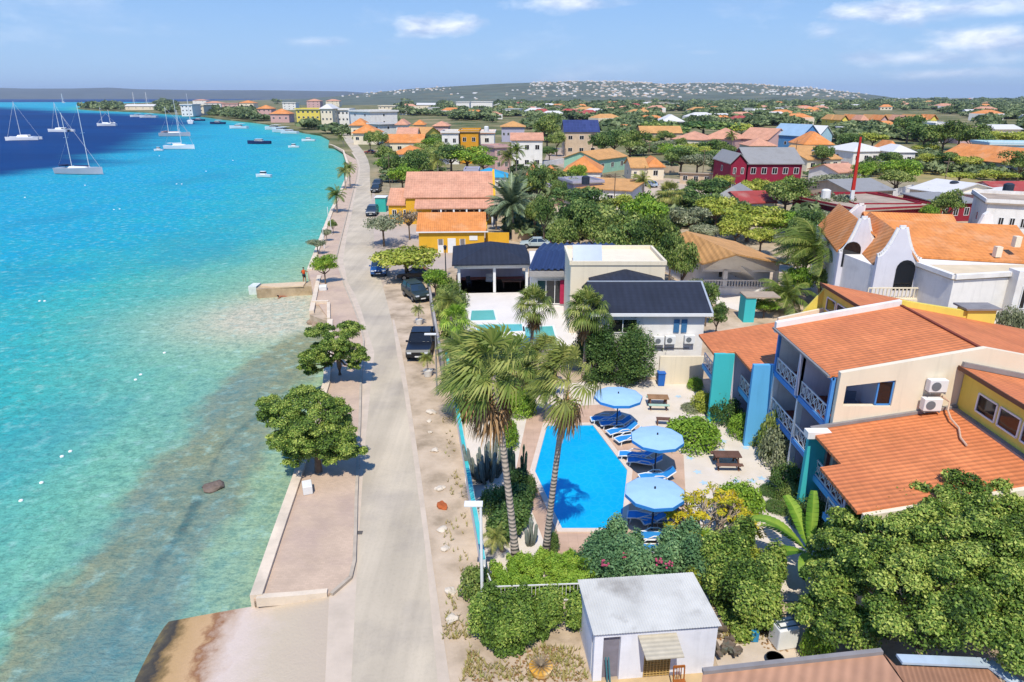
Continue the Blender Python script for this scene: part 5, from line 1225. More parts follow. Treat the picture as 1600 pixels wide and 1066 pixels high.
for x0, x1 in ((0, .32), (.95, 1.85), (2.85, wid)): b.box(((x0 + x1) / 2, .12, 1.42), (x1 - x0, .24, 2.84))
b.box((.635, .12, 2.72), (.63, .24, .24)); b.box((2.35, .12, 2.6), (1.0, .24, .48))
b.box((.12, dep / 2 + .2, 1.42), (.24, dep - .4, 2.84)); b.box((wid - .12, dep / 2 + .2, 1.42), (.24, dep - .4, 2.84)); b.box((wid / 2, dep - .1, 1.42), (wid - .5, .24, 2.8))
b.build('wall', M_shw, sh)
b = MB(); n = 46
vs = []; 
for j in range(2):
    for i in range(n * 4 + 1): x = -.08 + (wid + .16) * i / (n * 4); vs.append((x, -.12 + j * (dep + .25), 2.93 - .05 * j + .012 * math.sin(i * math.pi / 2)))
m_ = n * 4 + 1
b.add(vs, [(i, i + 1, m_ + i + 1, m_ + i) for i in range(m_ - 1)]); b.box((wid / 2, dep / 2, 2.84), (wid + .06, dep + .1, .06))
b.build('corrugated_roof', mat('old_grey_sheet', '#c4c0b6', .8, .12, .8, stain='#6f665c', stain_amt=.6, stain_scale=.5), sh)
b = MB()
for k in range(9): b.bar((1.87 + k * .1205, -.0, .05), (1.87 + k * .1205, -.0, 2.35), .022)
for k in range(17): b.bar((1.85, .01, .12 + k * .14), (2.85, .01, .12 + k * .14), .02)
b.build('grille_gate', mat('tan_grille', '#c0a062', .7, .1, 3), sh)
b = MB(); b.box((2.35, .1, 1.2), (1.0, .04, 2.4)); b.build('shutter', mat('tan_shutter', '#a88a54', .8, .1, 3, tex='wave', texargs=dict(s=2.2, dir='Z', lo=.8)), sh)
b = MB(); b.box((.635, .2, 1.3), (.63, .04, 2.6)); b.build('door', mat('grey_door', '#7d7880', .7, .1, 3), sh)
b = MB(); b.add([(1.55, -.02, 2.62), (2.95, -.02, 2.62), (2.95, -.95, 2.36), (1.6, -.95, 2.36), (1.55, -.02, 2.58), (2.95, -.02, 2.58), (2.95, -.95, 2.32), (1.6, -.95, 2.32)], [(0, 1, 2, 3), (7, 6, 5, 4), (3, 2, 6, 7), (0, 3, 7, 4), (1, 5, 6, 2)])
b.build('awning', mat('weathered_boards', '#b8ad98', .9, .1, 3, bump=.3, tex='wave', texargs=dict(s=2.0, dir='Y', lo=.85)), sh)
b = MB(); b.box((wid / 2 - .1, -.9, .02), (wid + .3, 1.8, .06), 0); b.build('floor_slab', mat('tan_floor', '#bba078', .9, .12, 1.5), sh)
# things around the shed (placed in its frame)
def SL(x, y, z=0): c, s = math.cos(rz), math.sin(rz); return (FL.x + x * c - y * s, FL.y + x * s + y * c, z)
e = empty('wooden_chair', SL(2.95, -.85, .05), rz + math.pi, 'orange brown wooden chair outside the shed gate', 'chair'); M_ch = mat('varnished_wood', '#9a5a26', .5, .15, 4)
b = MB(); b.box((0, 0, .44), (.44, .42, .04)); b.build('seat', M_ch, e)
for x in (-.19, .19):
    for y in (-.18, .18): b = MB(); b.bar((x, y, 0), (x, y, .43), .04); b.build('leg', M_ch, e)
b = MB()
for x in (-.19, .19): b.bar((x, -.19, .44), (x * 1.05, -.26, 1.0), .04)
b.bar((-.2, -.26, .98), (.2, -.26, .98), .04, .09); 
for x in (-.08, 0, .08): b.bar((x, -.2, .5), (x, -.255, .95), .02, .035)
b.build('backrest', M_ch, e)
def bucket(x, y, r, h, m, label, name='bucket', cat='bucket'):
    e = empty(name, SL(x, y, .05), 0, label, cat); b = MB(); b.tube([(0, 0, 0), (0, 0, h), (0, 0, h), (0, 0, h * .3)], [r * .8, r, r * .88, r * .75], 18, cap=False); b.add([(r * .8 * math.cos(k * .35), r * .8 * math.sin(k * .35), h * .3) for k in range(18)], [tuple(range(18))]); b.build('body', m, e)
    b = MB(); b.tube([(r * math.cos(t), 0, h + r * .5 * math.sin(t)) for t in np.linspace(0, math.pi, 9)], .012, 5); b.build('handle', M_pole, e)
bucket(.95, -.95, .17, .42, mat('orange_plastic', '#d8401c', .4, .05, 3), 'orange bucket at the bottom edge of the photo beside the shed')
bucket(1.62, -1.0, .26, .4, mat('black_rubber', '#26282c', .6, .1, 3), 'black round tub on the ground in front of the shed wall', 'tub', 'tub')
b = MB(); q = SL(.5, -.25); b.bar((q[0], q[1], 0), (q[0] - .1, q[1] + .2, 1.15), .05, .02); b.bar((q[0] + .1, q[1], 0), (q[0], q[1] + .2, 1.15), .05, .02); tag(b.build('plank', mat('teal_board', '#3a7078', .8, .1, 3)), 'dark teal boards leaning in the narrow shed doorway', 'boards')
# junk heap right of the shed
b = MB(); rr = random.Random(5)
for k in range(26): q = SL(wid + .25 + rr.uniform(0, 1.1), .4 + rr.uniform(0, 2.2)); b.box((q[0], q[1], .1 + rr.uniform(0, .25)), (rr.uniform(.1, .45), rr.uniform(.05, .3), rr.uniform(.03, .2)), rz=rr.uniform(0, 3))
tag(b.build('scrap_heap', mat('scrap', '#6a5a4c', .9, .4, 3, stain='#3f7068', stain_amt=.4, stain_scale=2)), 'heap of dark scrap between the shed and the concrete patch', 'scrap', kind='stuff')
MB().sheet([(p[0], p[1]) for p in (SL(wid + .3, .2), SL(wid + 3.6, .3), SL(wid + 3.3, 3.2), SL(wid + .6, 2.7))], .02).build('concrete_patch', M_conc)["kind"] = 'structure'
p = G(1222, 1006); e = empty('laundry_tub', (p.x, p.y, 0), .2, 'white tank with a dark metal rack on top beside the big leafy tree', 'tank')
b = MB(); b.box((0, 0, .5), (.85, .7, .95)); b.build('body', M_trim, e, bevel=.05)
b = MB()
for a, c in (((-.4, -.3), (.4, -.3)), ((.4, -.3), (.4, .3)), ((.4, .3), (-.4, .3)), ((-.4, .3), (-.4, -.3)), ((-.4, 0), (.4, 0))): b.bar((*a, 1.12), (*c, 1.12), .035)
b.build('rack', mat('dark_metal', '#3c4a4c', .5, .1, 3), e)
p = G(1210, 1036); e = empty('black_bowl', (p.x, p.y, .03), 0, 'wide dark bowl full of water on the concrete patch', 'bowl')
b = MB(); b.tube([(0, 0, 0), (0, 0, .22), (0, 0, .22), (0, 0, .14)], [.24, .34, .31, .3], 20); b.build('bowl', MATS['black_rubber'], e)
b = MB(); p = G(1180, 985, .5); b.box((p.x, p.y, .25), (.3, .25, .5)); tag(b.build('water_can', mat('blue_can', '#2a7fa8', .5, .1, 3), bevel=.04), 'small blue water can behind the concrete patch', 'can')
# near roof at the bottom right: weathered boards
rf = empty('board_roof_house', (0, 0, 0), 0, 'low house at the bottom right with a pinkish weathered board roof', 'house')
z0 = 3.0
q1 = [G(1098, 1052, z0), G(1378, 1021, z0 + .4), G(1420, 1080, z0 + .35), G(1440, 1200, z0), G(1080, 1200, z0 - .3)]
b = slab(q1, .12); b.build('roof', mat('pink_boards', '#b08468', .85, .12, 1, bump=.3, tex='wave', texargs=dict(s=.9, dir='X', lo=.82, rot=(0, 0, .5)), stain='#8a6248', stain_amt=.4), rf)
q2 = [G(1382, 1022, z0 + .39), G(1400, 1040, z0 + .36), G(1545, 1046, z0 + .1), G(1590, 1090, z0), G(1600, 1200, z0 - .2), G(1442, 1200, z0 - .02), G(1422, 1080, z0 + .34)]
b = slab(q2, .12); b.build('roof', mat('brown_corrugated', '#a07458', .85, .12, 1, bump=.5, tex='wave', texargs=dict(s=2.0, dir='X', lo=.75, rot=(0, 0, .3)), stain='#7c523a', stain_amt=.4), rf)
b = MB(); P = [G(1098, 1049, z0 + .06), G(1378, 1018, z0 + .46)]; b.bar(P[0], P[1], .16, .14); b.build('ridge_board', M_gut, rf)
b = MB(); P = [G(1405, 1030, z0 + .45), G(1545, 1036, z0 + .2), G(1600, 1075, z0)]; b.bar(P[0], P[1], .35, .08); b.bar(P[1], P[2], .4, .08); b.build('gutter', mat('pale_blue_gutter', '#a9b6bf', .6, .1, 2), rf)
b = MB(); P = [G(1110, 1062, z0), G(1375, 1032, z0), G(1540, 1060, z0)]; q = [(P[0].x, P[0].y - .3), (P[1].x, P[1].y - .5), (P[2].x, P[2].y - .6), (P[2].x - .5, 8), (P[0].x, 8)]; b.prism(q, 0, 2.4); b.build('wall', M_white, rf)
# big tree bottom right
def bigtree(name, cx, cy, z, R, H, n, size, mtl, label, seed, blobs, trunk_at, cat='tree'):
    rg = np.random.default_rng(seed); bl = []
    for (px, py, zz, r) in blobs:
        c = G(px, py, zz); bl.append((c.x, c.y, zz, r * .66, r * .66, r * .5))
        for k in range(11):
            d = rg.normal(size=3); d /= np.linalg.norm(d); d[2] = abs(d[2]) * .9 - .15; bl.append((c.x + d[0] * r * .95, c.y + d[1] * r * .95, zz + d[2] * r * .85, r * .3, r * .3, r * .24))
    V, Fq, T = leaves(bl, n, size, rg, tone_s=.95, shell=.3, tone_c=.46); e = empty(name, (0, 0, 0), 0, label, cat)
    link('crown', npmesh('crown', V, Fq, mtl, T), e)
    tp = G(*trunk_at); mb = limbs_mb(rg, [(b_[0], b_[1], b_[2]) for b_ in bl[::12]], 1.6, .2, base=(tp.x, tp.y), nl=12)
    for b_ in bl[::5]:
        c = Vector(b_[:3]); d = Vector(rg.normal(size=3)); d.z = abs(d.z); d.normalize(); mb.tube([c - d * b_[3] * .9, c + d * b_[3] * .95], [.03, .012], 4)
    mb.build('trunk', M_BARK, e); return e
bigtree('leafy_tree', 0, 0, 0, 0, 0, 230000, .058, L_FRESH, 'huge leafy tree filling the bottom right corner in front of the orange roof', 41,
        [(1330, 850, 3.0, 1.3), (1420, 810, 3.9, 1.2), (1500, 800, 4.0, 1.5), (1580, 830, 3.8, 1.5), (1300, 930, 2.4, 1.2), (1380, 900, 3.6, 1.5), (1470, 890, 4.4, 1.6), (1560, 910, 4.2, 1.6), (1340, 990, 2.2, 1.1), (1430, 980, 3.2, 1.4), (1520, 980, 3.8, 1.4), (1600, 1000, 3.6, 1.5), (1660, 900, 4, 1.8), (1290, 880, 2.0, .9), (1500, 785, 4.6, .8), (1365, 800, 3.6, .7), (1660, 1020, 3.4, 1.6), (1380, 800, 4.2, .9), (1440, 790, 4.6, 1.0), (1500, 775, 5.2, 1.1), (1560, 790, 5.0, 1.2), (1610, 800, 5.0, 1.3), (1330, 815, 3.8, .8), (1270, 960, 1.8, .8), (1310, 900, 3.0, .9), (1400, 850, 4.4, 1.2), (1470, 840, 4.8, 1.3), (1540, 850, 4.8, 1.4), (1600, 870, 4.6, 1.4), (1620, 950, 4.2, 1.4), (1350, 870, 3.8, 1.0), (1395, 815, 4.2, 1.0), (1350, 822, 3.9, .9), (1445, 812, 4.6, 1.1), (1490, 800, 4.9, 1.0), (1545, 812, 5.0, 1.1), (1315, 850, 3.4, .8)], (1440, 1010))
bush('bright', 1275, 1032, 22, 1.2, 'small yellow green shrub at the edge of the board roof'); bush('dark', 1295, 960, 26, 1.6, 'dark shrub at the left foot of the huge leafy tree')
# banana plant
p = G(1257, 905); e = empty('banana_plant', (p.x, p.y, 0), 0, 'banana plant with long arching torn leaves between the bushes and the huge tree', 'banana plant')
rg = np.random.default_rng(3)
def banana_leaf(base, d, L_, w, droop):
    V = []; T = []; d = Vector(d).normalized(); s = d.cross(Vector((0, 0, 1))).normalized(); p = Vector(base); n = 14; pts = [p.copy()]; cur = d.copy()
    for i in range(n): cur = (cur + Vector((0, 0, -droop)) * (i / n) * (2 / n)).normalized(); p = p + cur * L_ / n; pts.append(p.copy())
    wd = [w * math.sin(math.pi * min(1, max(0, (i / n) * 1.02 - .12))) ** .6 if i > 1 else .03 for i in range(n + 1)]
    for i in range(n):
        for sg in (-1, 1):
            up = Vector((0, 0, .22)); a, c = pts[i], pts[i + 1]
            V += [a, c, c + (s * sg + up) * wd[i + 1] - Vector((0, 0, .1 * w)), a + (s * sg + up) * wd[i]]; t = .5 + .3 * sg * .5 + rg.uniform(-.1, .1); T += [t + .3, t + .3, t, t]
    V = np.array([tuple(v) for v in V]); return V, np.arange(len(V)).reshape(-1, 4), np.clip(np.array(T), 0, 1)
for i, (a, el, L_, w, dr) in enumerate([(1.9, .95, 2.6, .34, .8), (2.75, .75, 2.9, .36, 1.2), (1.35, 1.25, 2.7, .26, .25), (3.3, .3, 2.2, .34, 1.6), (.4, .6, 2.0, .32, 1.3), (4.2, .4, 1.9, .32, 1.5), (2.3, .4, 2.4, .3, 1.0), (5.3, .6, 1.8, .3, 1.4)]):
    V, F_, T = banana_leaf((0, 0, 1.4), (math.cos(a) * math.cos(el), math.sin(a) * math.cos(el), math.sin(el)), L_, w, dr); link('leaf', npmesh('leaf', V, F_, L_BAN, T), e)
b = MB(); b.tube([(0, 0, -.1), (.05, 0, .7), (0, 0, 1.5)], [.16, .13, .09], 10); b.build('stem', mat('banana_stem', '#7a8048', .8, .2, 3), e, smooth=True)
# wooden posts
for x, y, h, lab in [(1157, 886, 1.9, 'leaning grey wooden post left of the banana plant'), (1213, 900, 1.6, 'second grey post, right beside the banana plant')]:
    p = G(x, y); b = MB(); b.tube([(p.x, p.y, 0), (p.x + .1, p.y + .12, h)], .07, 7); tag(b.build('wooden_post', mat('weathered_post', '#a29a8e', .9, .1, 3)), lab, 'post')
# yellow leaved frangipani: bare pale twigs with leaf rosettes
p = G(1100, 842); e = empty('frangipani_tree', (p.x, p.y, 0), 0, 'bare branched frangipani with bright yellow leaf tufts right of the nearest parasol', 'tree'); e.scale = (1.55, 1.45, 1.35)
rg = np.random.default_rng(12); mb = MB(); tips = []
def twig(p, d, L_, r, dep):
    q = p + d * L_; mb.tube([p, q], [r, r * .75], 5)
    if dep == 0: tips.append(q); return
    for k in range(3 if dep > 1 else 2):
        dd = (d + Vector(rg.normal(size=3)) * .5 + Vector((0, 0, .12))).normalized(); twig(q, dd, L_ * rg.uniform(.62, .9), r * .68, dep - 1)
for k in range(6): a = k * 1.05; twig(Vector((0, 0, 0)), Vector((math.cos(a) * .8, math.sin(a) * .55, .75)).normalized(), .62, .06, 4)
mb.build('branches', M_TWIG, e)
bl = [(t.x, t.y, t.z, .14, .14, .09) for t in tips if rg.random() < .42]
V, Fq, T = leaves(bl, 3200, .08, rg, tone_s=.7, aspect=.35); link('leaves', npmesh('leaves', V, Fq, L_YEL, T), e)
# ------------------------------------------------------------------ villa beside the garden
TZ = .5
M_terr = mat('white_terrace', '#d6cdc4', .8, .05, .5)
vil = empty('villa', (0, 0, 0), 0, 'white villa with dark blue grey roofs, a cream flat block and a white pool terrace', 'house')
b = MB(); b.prism([(p.x, p.y) for p in [G(x, y, TZ) for x, y in [(716, 438), (815, 436), (885, 470), (905, 520), (900, 548), (800, 545), (722, 512)]]], 0, TZ); b.build('terrace', M_terr, vil)
M_plunge = mat('pale_teal_pool', '#5fb0a8', .12, .08, .8, spec=.5)
for k, pp in enumerate([[(737, 486), (771, 485), (775, 501), (735, 502)], [(742, 508), (815, 507), (817, 518), (748, 522)], [(820, 512), (863, 510), (869, 533), (822, 536)]]):
    P = [G(x, y, TZ) for x, y in pp]
    MB().sheet([(p.x, p.y) for p in P], TZ + .03).build('plunge_pool', M_plunge, vil); ring(P, grow(P, .18), TZ - .02, TZ + .07).build('pool_rim', M_trim, vil)
# two-storey part
ez = 5.2; A = G(925, 492, ez); B = G(1112, 487, ez); X0, X1, Yf = A.x, B.x, (A.y + B.y) / 2
b = MB(); b.box(((X0 + X1) / 2 - .1, Yf + 3.9, ez / 2 - .05), (X1 - X0 - .7, 7.0, ez - .1)); b.ext([(Yf + .4, ez - .1), (Yf + 7.4, ez - .1), (Yf + 3.7, 6.35)], 0, X0 + .4, X1 - .5); b.build('wall', M_white, vil)
b = slab([(X0, Yf, ez), (X1, Yf, ez), (X1, Yf + 3.7, 6.6), (X0, Yf + 3.7, 6.6)], .16); q = slab([(X0, Yf + 3.7, 6.6), (X1, Yf + 3.7, 6.6), (X1, Yf + 7.4, ez), (X0, Yf + 7.4, ez)], .16); b.add(q.v, q.f); b.build('roof', R_dark, vil)
b = MB(); b.bar((X0, Yf - .05, ez - .12), (X1, Yf - .05, ez - .12), .12, .22); b.build('gutter', M_trim, vil)
b = MB(); b.bar((X0, Yf + 3.7, 6.62), (X1, Yf + 3.7, 6.62), .14, .06); b.bar((X1 - .02, Yf, ez + .02), (X1 - .02, Yf + 3.7, 6.62), .14, .05); b.build('ridge_trim', mat('pale_ridge', '#9aa0a8', .6, .05, 2), vil)
yw = Yf + .4
window(vil, (G(972, 505, 4.2).x, yw, 4.1), 2.1, 1.05, (0, -1, 0), bars=2)
for x in (1057, 1069): 
    b = MB(); q = GY(x, 506, yw); b.box((q.x, yw - .05, 4.1), (.42, .06, 1.0)); b.build('shutter', mat('blue_shutter', '#3a6a92', .7, .1, 3), vil)
b = MB(); q0, q1 = G(1022, 562, 2.6), G(1092, 560, 2.6); b.bar((q0.x, yw - .03, 2.35), (q1.x, yw - .03, 2.35), .06, .06); b.build('ledge', M_gut, vil)
b = MB(); q = G(1030, 600); b.bar((q.x - .1, q.y, 1.1), (G(1095, 597).x, q.y, 1.1), .2, 2.2); tag(b.build('yard_wall', M_cream), 'cream yard wall behind the blue bin', 'wall')
def fan_unit(px, py, z, lab):
    q = GY(px, py, yw - .25); e = empty('air_conditioner', (q.x, yw - .25, z), 0, lab, 'air conditioner'); b = MB(); b.box((0, 0, .3), (.75, .34, .6)); b.build('casing', M_trim, e)
    b = MB(); b.tube([(-.08, -.16, .3), (-.08, -.19, .3)], .2, 14); b.build('fan_grille', MATS['ac_grille'], e)
fan_unit(1028, 548, 2.75, 'left air conditioner of the villa wall, above the hedge corner'); fan_unit(1046, 545, 2.8, 'middle air conditioner on the villa wall above the blue bin'); fan_unit(1076, 542, 2.85, 'right air conditioner on the villa wall near the teal fin')
# hip behind
hp = house((930, 449), (1048, 447), 5.5, 8, 'hip', .75, M_white, R_dark, 'x', nodetail=True); 
for ch in KIDS[hp.name]: pass
tag(hp, 'small hipped dark roof rising behind the long dark roof of the villa', 'house'); hp.name = 'villa_annex'
# cream block
def boxpx(px0, px1, pyt, z, y_depth, m, name, parent, dy=0):
    a, c = G(px0, pyt, z), G(px1, pyt, z); Y = a.y + dy
    b = MB(); b.box(((a.x + c.x) / 2, Y + y_depth / 2, z / 2), (c.x - a.x, y_depth, z)); return b.build(name, m, parent), (a.x, c.x, Y)
o, (cx0, cx1, cy) = boxpx(892, 1040, 414, 6.6, 6.5, M_cream, 'cream_block', vil)
b = MB()
for (x0, y0, x1, y1) in ((cx0, cy, cx1, cy), (cx1, cy, cx1, cy + 6.5), (cx0, cy + 6.5, cx1, cy + 6.5), (cx0, cy, cx0, cy + 6.5)): b.bar((x0, y0 + .02, 6.75), (x1, y1 + .02, 6.75), .22, .34)
b.build('parapet', M_cream, vil)
q = GY(917, 404, cy + 1); b = MB(); b.add([(q.x - 1.2, cy + .8, 6.75), (q.x + 1.3, cy + .8, 6.75), (q.x + 1.3, cy + 1.6, 8.0), (q.x - 1.2, cy + 1.6, 8.0), (q.x - 1.2, cy + .9, 6.7), (q.x + 1.3, cy + .9, 6.7), (q.x + 1.3, cy + 1.7, 7.95), (q.x - 1.2, cy + 1.7, 7.95)], [(0, 1, 2, 3), (7, 6, 5, 4), (0, 3, 7, 4), (1, 5, 6, 2), (3, 2, 6, 7)])
b.build('solar_heater', mat('pale_blue_panel', '#8f9db8', .3, .05, 2), vil)
# wavy roof hall between the pavilion and the block
A, B = G(832, 421, 4.4), G(892, 407, 4.6)
b = MB(); n = 60; vs = []
xa, xb, ya = A.x - .4, B.x + 3.5, A.y
for j, (yy, zz) in enumerate(((ya, 4.4), (ya + 4.5, 5.3), (ya + 9, 5.1))):
    for i in range(n + 1): x = xa + (xb - xa) * i / n; vs.append((x + j * .9, yy, zz + .1 * math.sin(i * 1.35)))
fs = [(j * (n + 1) + i, j * (n + 1) + i + 1, (j + 1) * (n + 1) + i + 1, (j + 1) * (n + 1) + i) for j in range(2) for i in range(n)]
b.add(vs, fs); b.build('wavy_roof', R_darkb, vil)
b = MB(); b.box(((xa + xb) / 2 + .2, ya + 4.9, 2.3), (xb - xa - .2, 8.6, 3.8)); b.build('hall_wall', M_white, vil)
b = MB(); b.box(((xa + cx0) / 2 + .1, ya + .1, 3.95), (cx0 - xa, .5, .5)); b.build('fascia', mat('grey_fascia', '#9a9490', .7, .08, 2), vil)
q = GY(860, 450, ya + .55); window(vil, (q.x, ya + .57, 2.0), 2.6, 2.4, (0, -1, 0), bars=3)
q = GY(879, 452, ya + .5); b = MB(); b.box((q.x, ya + .48, 2.0), (.5, .08, 2.4)); b.build('curtain', mat('crimson_curtain', '#a8284a', .8, .1, 3), vil)
# pavilion
pav = house((706, 414), (833, 412), 3.7, 9.5, 'hip', 1.35, M_white, R_dark, 'open poolside pavilion with a dark hipped roof and shaded furniture', name='pavilion', cat='pavilion', nodetail=True, base=3.3, oh=.5)
wv = math.hypot(*(G(833, 412, 3.7) - G(706, 414, 3.7)).to_2d())
for x in (.7, wv / 2 + .2, wv - .6): b = MB(); b.box((x, .7, 2.0), (.28, .28, 3.2)); b.build('column', M_trim, pav)
b = MB(); b.box((wv / 2, 7.5, 1.8), (wv - 1, .3, 3.4)); b.build('back_wall', M_shadetint, pav)
b = MB(); b.box((wv / 2, 4.5, .3), (wv - .6, 8, .4)); b.build('floor', M_floor, pav)
b = MB(); b.box((wv * .3, .62, 3.35), (wv * .55, .06, .32)); b.box((wv * .73, .6, 3.35), (wv * .45, .1, .5)); b.build('beam', M_trim, pav)
ft = empty('dining_set', (0, 0, 0), 0, 'dark dining table under the pavilion roof', 'table'); q = GY(800, 432, pav.location.y + 3)
ft.location = (q.x, pav.location.y + 3, .5); b = MB(); b.box((0, 0, .75), (2.2, 1.0, .06)); b.build('tabletop', M_wood, ft)
for x in (-.9, .9):
    for y in (-.4, .4): b = MB(); b.box((x, y, .37), (.07, .07, .74)); b.build('leg', M_wood, ft)
for i, (x, y, lab) in enumerate([(755, 430, 'white garden sofa under the left half of the pavilion'), (765, 441, 'small white armchair at the front edge of the pavilion')]):
    q = G(x, y, .5); e = empty('garden_sofa', (q.x, q.y, .5), 0, lab, 'sofa'); w_ = 1.8 if i == 0 else .8
    b = MB(); b.box((0, 0, .3), (w_, .8, .3)); b.build('seat', M_trim, e); b = MB(); b.box((0, .38, .6), (w_, .12, .5)); b.build('backrest', M_trim, e)
q = G(733, 447, .5); e = empty('sling_chair', (q.x, q.y, .5), .4, 'dark folding chair on the white terrace in front of the pavilion', 'chair')
b = MB(); b.box((0, 0, .4), (.5, .5, .04)); b.build('seat', M_pole, e); b = MB(); b.box((0, .28, .75), (.5, .05, .6)); b.build('backrest', M_pole, e)
for x in (-.22, .22): b = MB(); b.bar((x, -.25, 0), (x, .3, .8), .04); b.build('leg', M_pole, e)
# lantern post
p = G(697, 435); e = empty('lantern_post', (p.x, p.y, 0), 0, 'black ornamental lantern post left of the dark roofed pavilion', 'lamp post')
b = MB(); b.tube([(0, 0, 0), (0, 0, 3.4)], [.08, .05], 8); b.build('post', M_pole, e)
b = MB(); b.tube([(0, 0, 3.4), (0, 0, 3.8), (0, 0, 3.95)], [.12, .22, .05], 8); b.build('lantern', M_pole, e)
M_conew = mat('concrete_bollard', '#cfc9c0', .85, .1, 2)
# ------------------------------------------------------------------ orange roofed white house with a terrace
oh_ = empty('house', (0, 0, 0), 0, 'white house with a broad light orange roof and an arched porch above a balustraded terrace', 'house')
z1, z2 = 3.6, 5.5
AP = G(1152, 397, z2); BK = G(1073, 361, z2); R1 = G(1234, 413, z1); L1 = G(1098, 412, z1)
rv = (BK - AP); rv.z = 0; R2, L2 = R1 + rv * .98, L1 + rv * .98
b = slab([AP, R1, R2, BK], .15); q = slab([L1, AP, BK, L2], .15); b.add(q.v, q.f); b.build('roof', R_tan, oh_)
f = rv.normalized() * 1.0
gw = [L1 + f, AP + f - Vector((0, 0, .2)), R1 + f]; lo1, lo2 = Vector((L1.x, L1.y, 0)) + f, Vector((R1.x, R1.y, 0)) + f
sv = (R1 - L1).normalized() * .5
bkv = rv * .9; 
P0, P1 = lo1 + sv, lo2 - sv
b = MB(); pr = [P0 + f * 1.6, P1 + f * 1.6, Vector((P1.x, P1.y, z1 - .1)) + f * 1.6, Vector((AP.x, AP.y, z2 - .3)) + f * 2.6, Vector((P0.x, P0.y, z1 - .1)) + f * 1.6]
b.add(pr + [p + bkv * .8 for p in pr], [(0, 1, 2, 3, 4), (5, 6, 7, 8, 9)] + [(i, (i + 1) % 5, 5 + (i + 1) % 5, 5 + i) for i in range(5)]); b.build('wall', M_white, oh_)
b = MB(); pr = [Vector((P0.x, P0.y, 2.5)), Vector((P1.x, P1.y, 2.5)), Vector((P1.x, P1.y, z1 - .05)), Vector((AP.x, AP.y, z2 - .25)) + f, Vector((P0.x, P0.y, z1 - .05))]
b.add(pr + [p + f * .3 for p in pr], [(0, 1, 2, 3, 4), (9, 8, 7, 6, 5)] + [(i, (i + 1) % 5, 5 + (i + 1) % 5, 5 + i) for i in range(5)]); b.build('gable', M_white, oh_)
nn = Vector((-(R1 - L1).y, (R1 - L1).x, 0)).normalized() * -1
for t in (.3, .97): q = P0.lerp(P1, t); b = MB(); b.box((q.x, q.y, 1.3 + .3), (.45, .45, 2.2)); b.build('pillar', M_white, oh_)
for t, w_, h_ in ((.36, .9, 1.2), (.62, 1.5, 1.1), (.88, .9, 1.6)): q = (P0 + f * 1.6).lerp(P1 + f * 1.6, t); window(oh_, (q.x, q.y - .02, 2.1), w_, h_, nn, fr=M_white)
b = MB(); dn_ = -f.normalized() * .35; q4 = [P0 + dn_, P1 + dn_, P1 + f * 1.8, P0 + f * 1.8]; b.prism([(q.x, q.y) for q in q4], 0, .8); b.build('terrace', M_white, oh_)
s_, t_ = P0.lerp(P1, .02) + dn_ * .6, P0.lerp(P1, 1.0) + dn_ * .6; L_ = (t_ - s_).length
b = MB()
for z in (1.62, .9): b.bar((s_.x, s_.y, z), (t_.x, t_.y, z), .18, .12)
for k in range(int(L_ / .3) + 1): q = s_.lerp(t_, k * .3 / L_); b.bar((q.x, q.y, .8), (q.x, q.y, 1.6), .1)
b.build('balustrade', M_white, oh_)
MB().sheet([(p.x, p.y) for p in [G(*q) for q in [(1098, 470), (1175, 492), (1200, 445), (1130, 440), (1095, 445)]]], .02).build('courtyard', M_terr)["kind"] = 'structure'
# small teal hut behind the far wing
p = G(1165, 500); e = empty('teal_hut', (p.x, p.y, 0), 0, 'tiny teal hut with a flat grey roof behind the apartment building', 'hut')
b = MB(); b.box((0, 0, 1.2), (1.0, 1.6, 2.4)); b.build('wall', M_teal, e); b = MB(); b.box((1.1, .1, 2.45), (3.2, 2.0, .12)); b.build('roof', R_flat, e)
# ------------------------------------------------------------------ Spanish style white villa on the right
sp = empty('house', (0, 0, 0), 0, 'large white villa with curved bell gables and bright orange tiled roofs at the right edge', 'house')
M_shade = M_white
def bell(pxL, pxR, pxA, Y, zb, label=None, arch=None):
    """a curved gable wall facing the camera at distance Y; pixel points left foot, right foot, apex"""
    a, c, t = GY(*pxL, Y), GY(*pxR, Y), GY(*pxA, Y); pr = [(a.x, 0), (c.x, 0)]
    for k in range(9): s = k / 8; pr.append((c.x + (t.x + .25 - c.x) * s, c.z + (t.z - c.z) * (s ** 2.0)))
    for k in range(9): s = 1 - k / 8; pr.append((a.x + (t.x - .25 - a.x) * s, a.z + (t.z - a.z) * (s ** 2.0)))
    b = MB(); b.ext(pr, 1, Y, Y + .35); b.build('bell_gable', M_cool, sp)
    b = MB(); 
    for i in range(2, len(pr) - 1): b.bar((pr[i][0], Y + .17, pr[i][1] + .05), (pr[i + 1][0], Y + .17, pr[i + 1][1] + .05), .45, .16, up=(0, 1, 0))
    b.build('gable_cap', M_trim, sp)
    if arch:
        for (px, py, w_, h_) in arch:
            q = GY(px, py, Y - .02); pts = [(q.x - w_ / 2, q.z - h_ / 2), (q.x + w_ / 2, q.z - h_ / 2)] + [(q.x + w_ / 2 * math.cos(k * math.pi / 8), q.z + h_ / 4 + w_ / 2 * math.sin(k * math.pi / 8)) for k in range(9)]
            b = MB(); b.ext(pts, 1, Y - .03, Y + .02); b.build('arched_opening', M_glass, sp)
    return a, c, t
a1, c1, t1 = bell((1372, 402), (1440, 408), (1412, 358), 56.0, 0, arch=[(1413, 432, 1.6, 2.4)])
a2, c2, t2 = bell((1312, 396), (1378, 392), (1352, 343), 61.0, 0, arch=[(1330, 400, 1.6, 2.0)])
a3, c3, t3 = bell((1290, 350), (1345, 350), (1347, 322), 74.0, 0)
zt = GY(1441, 412, 56).z
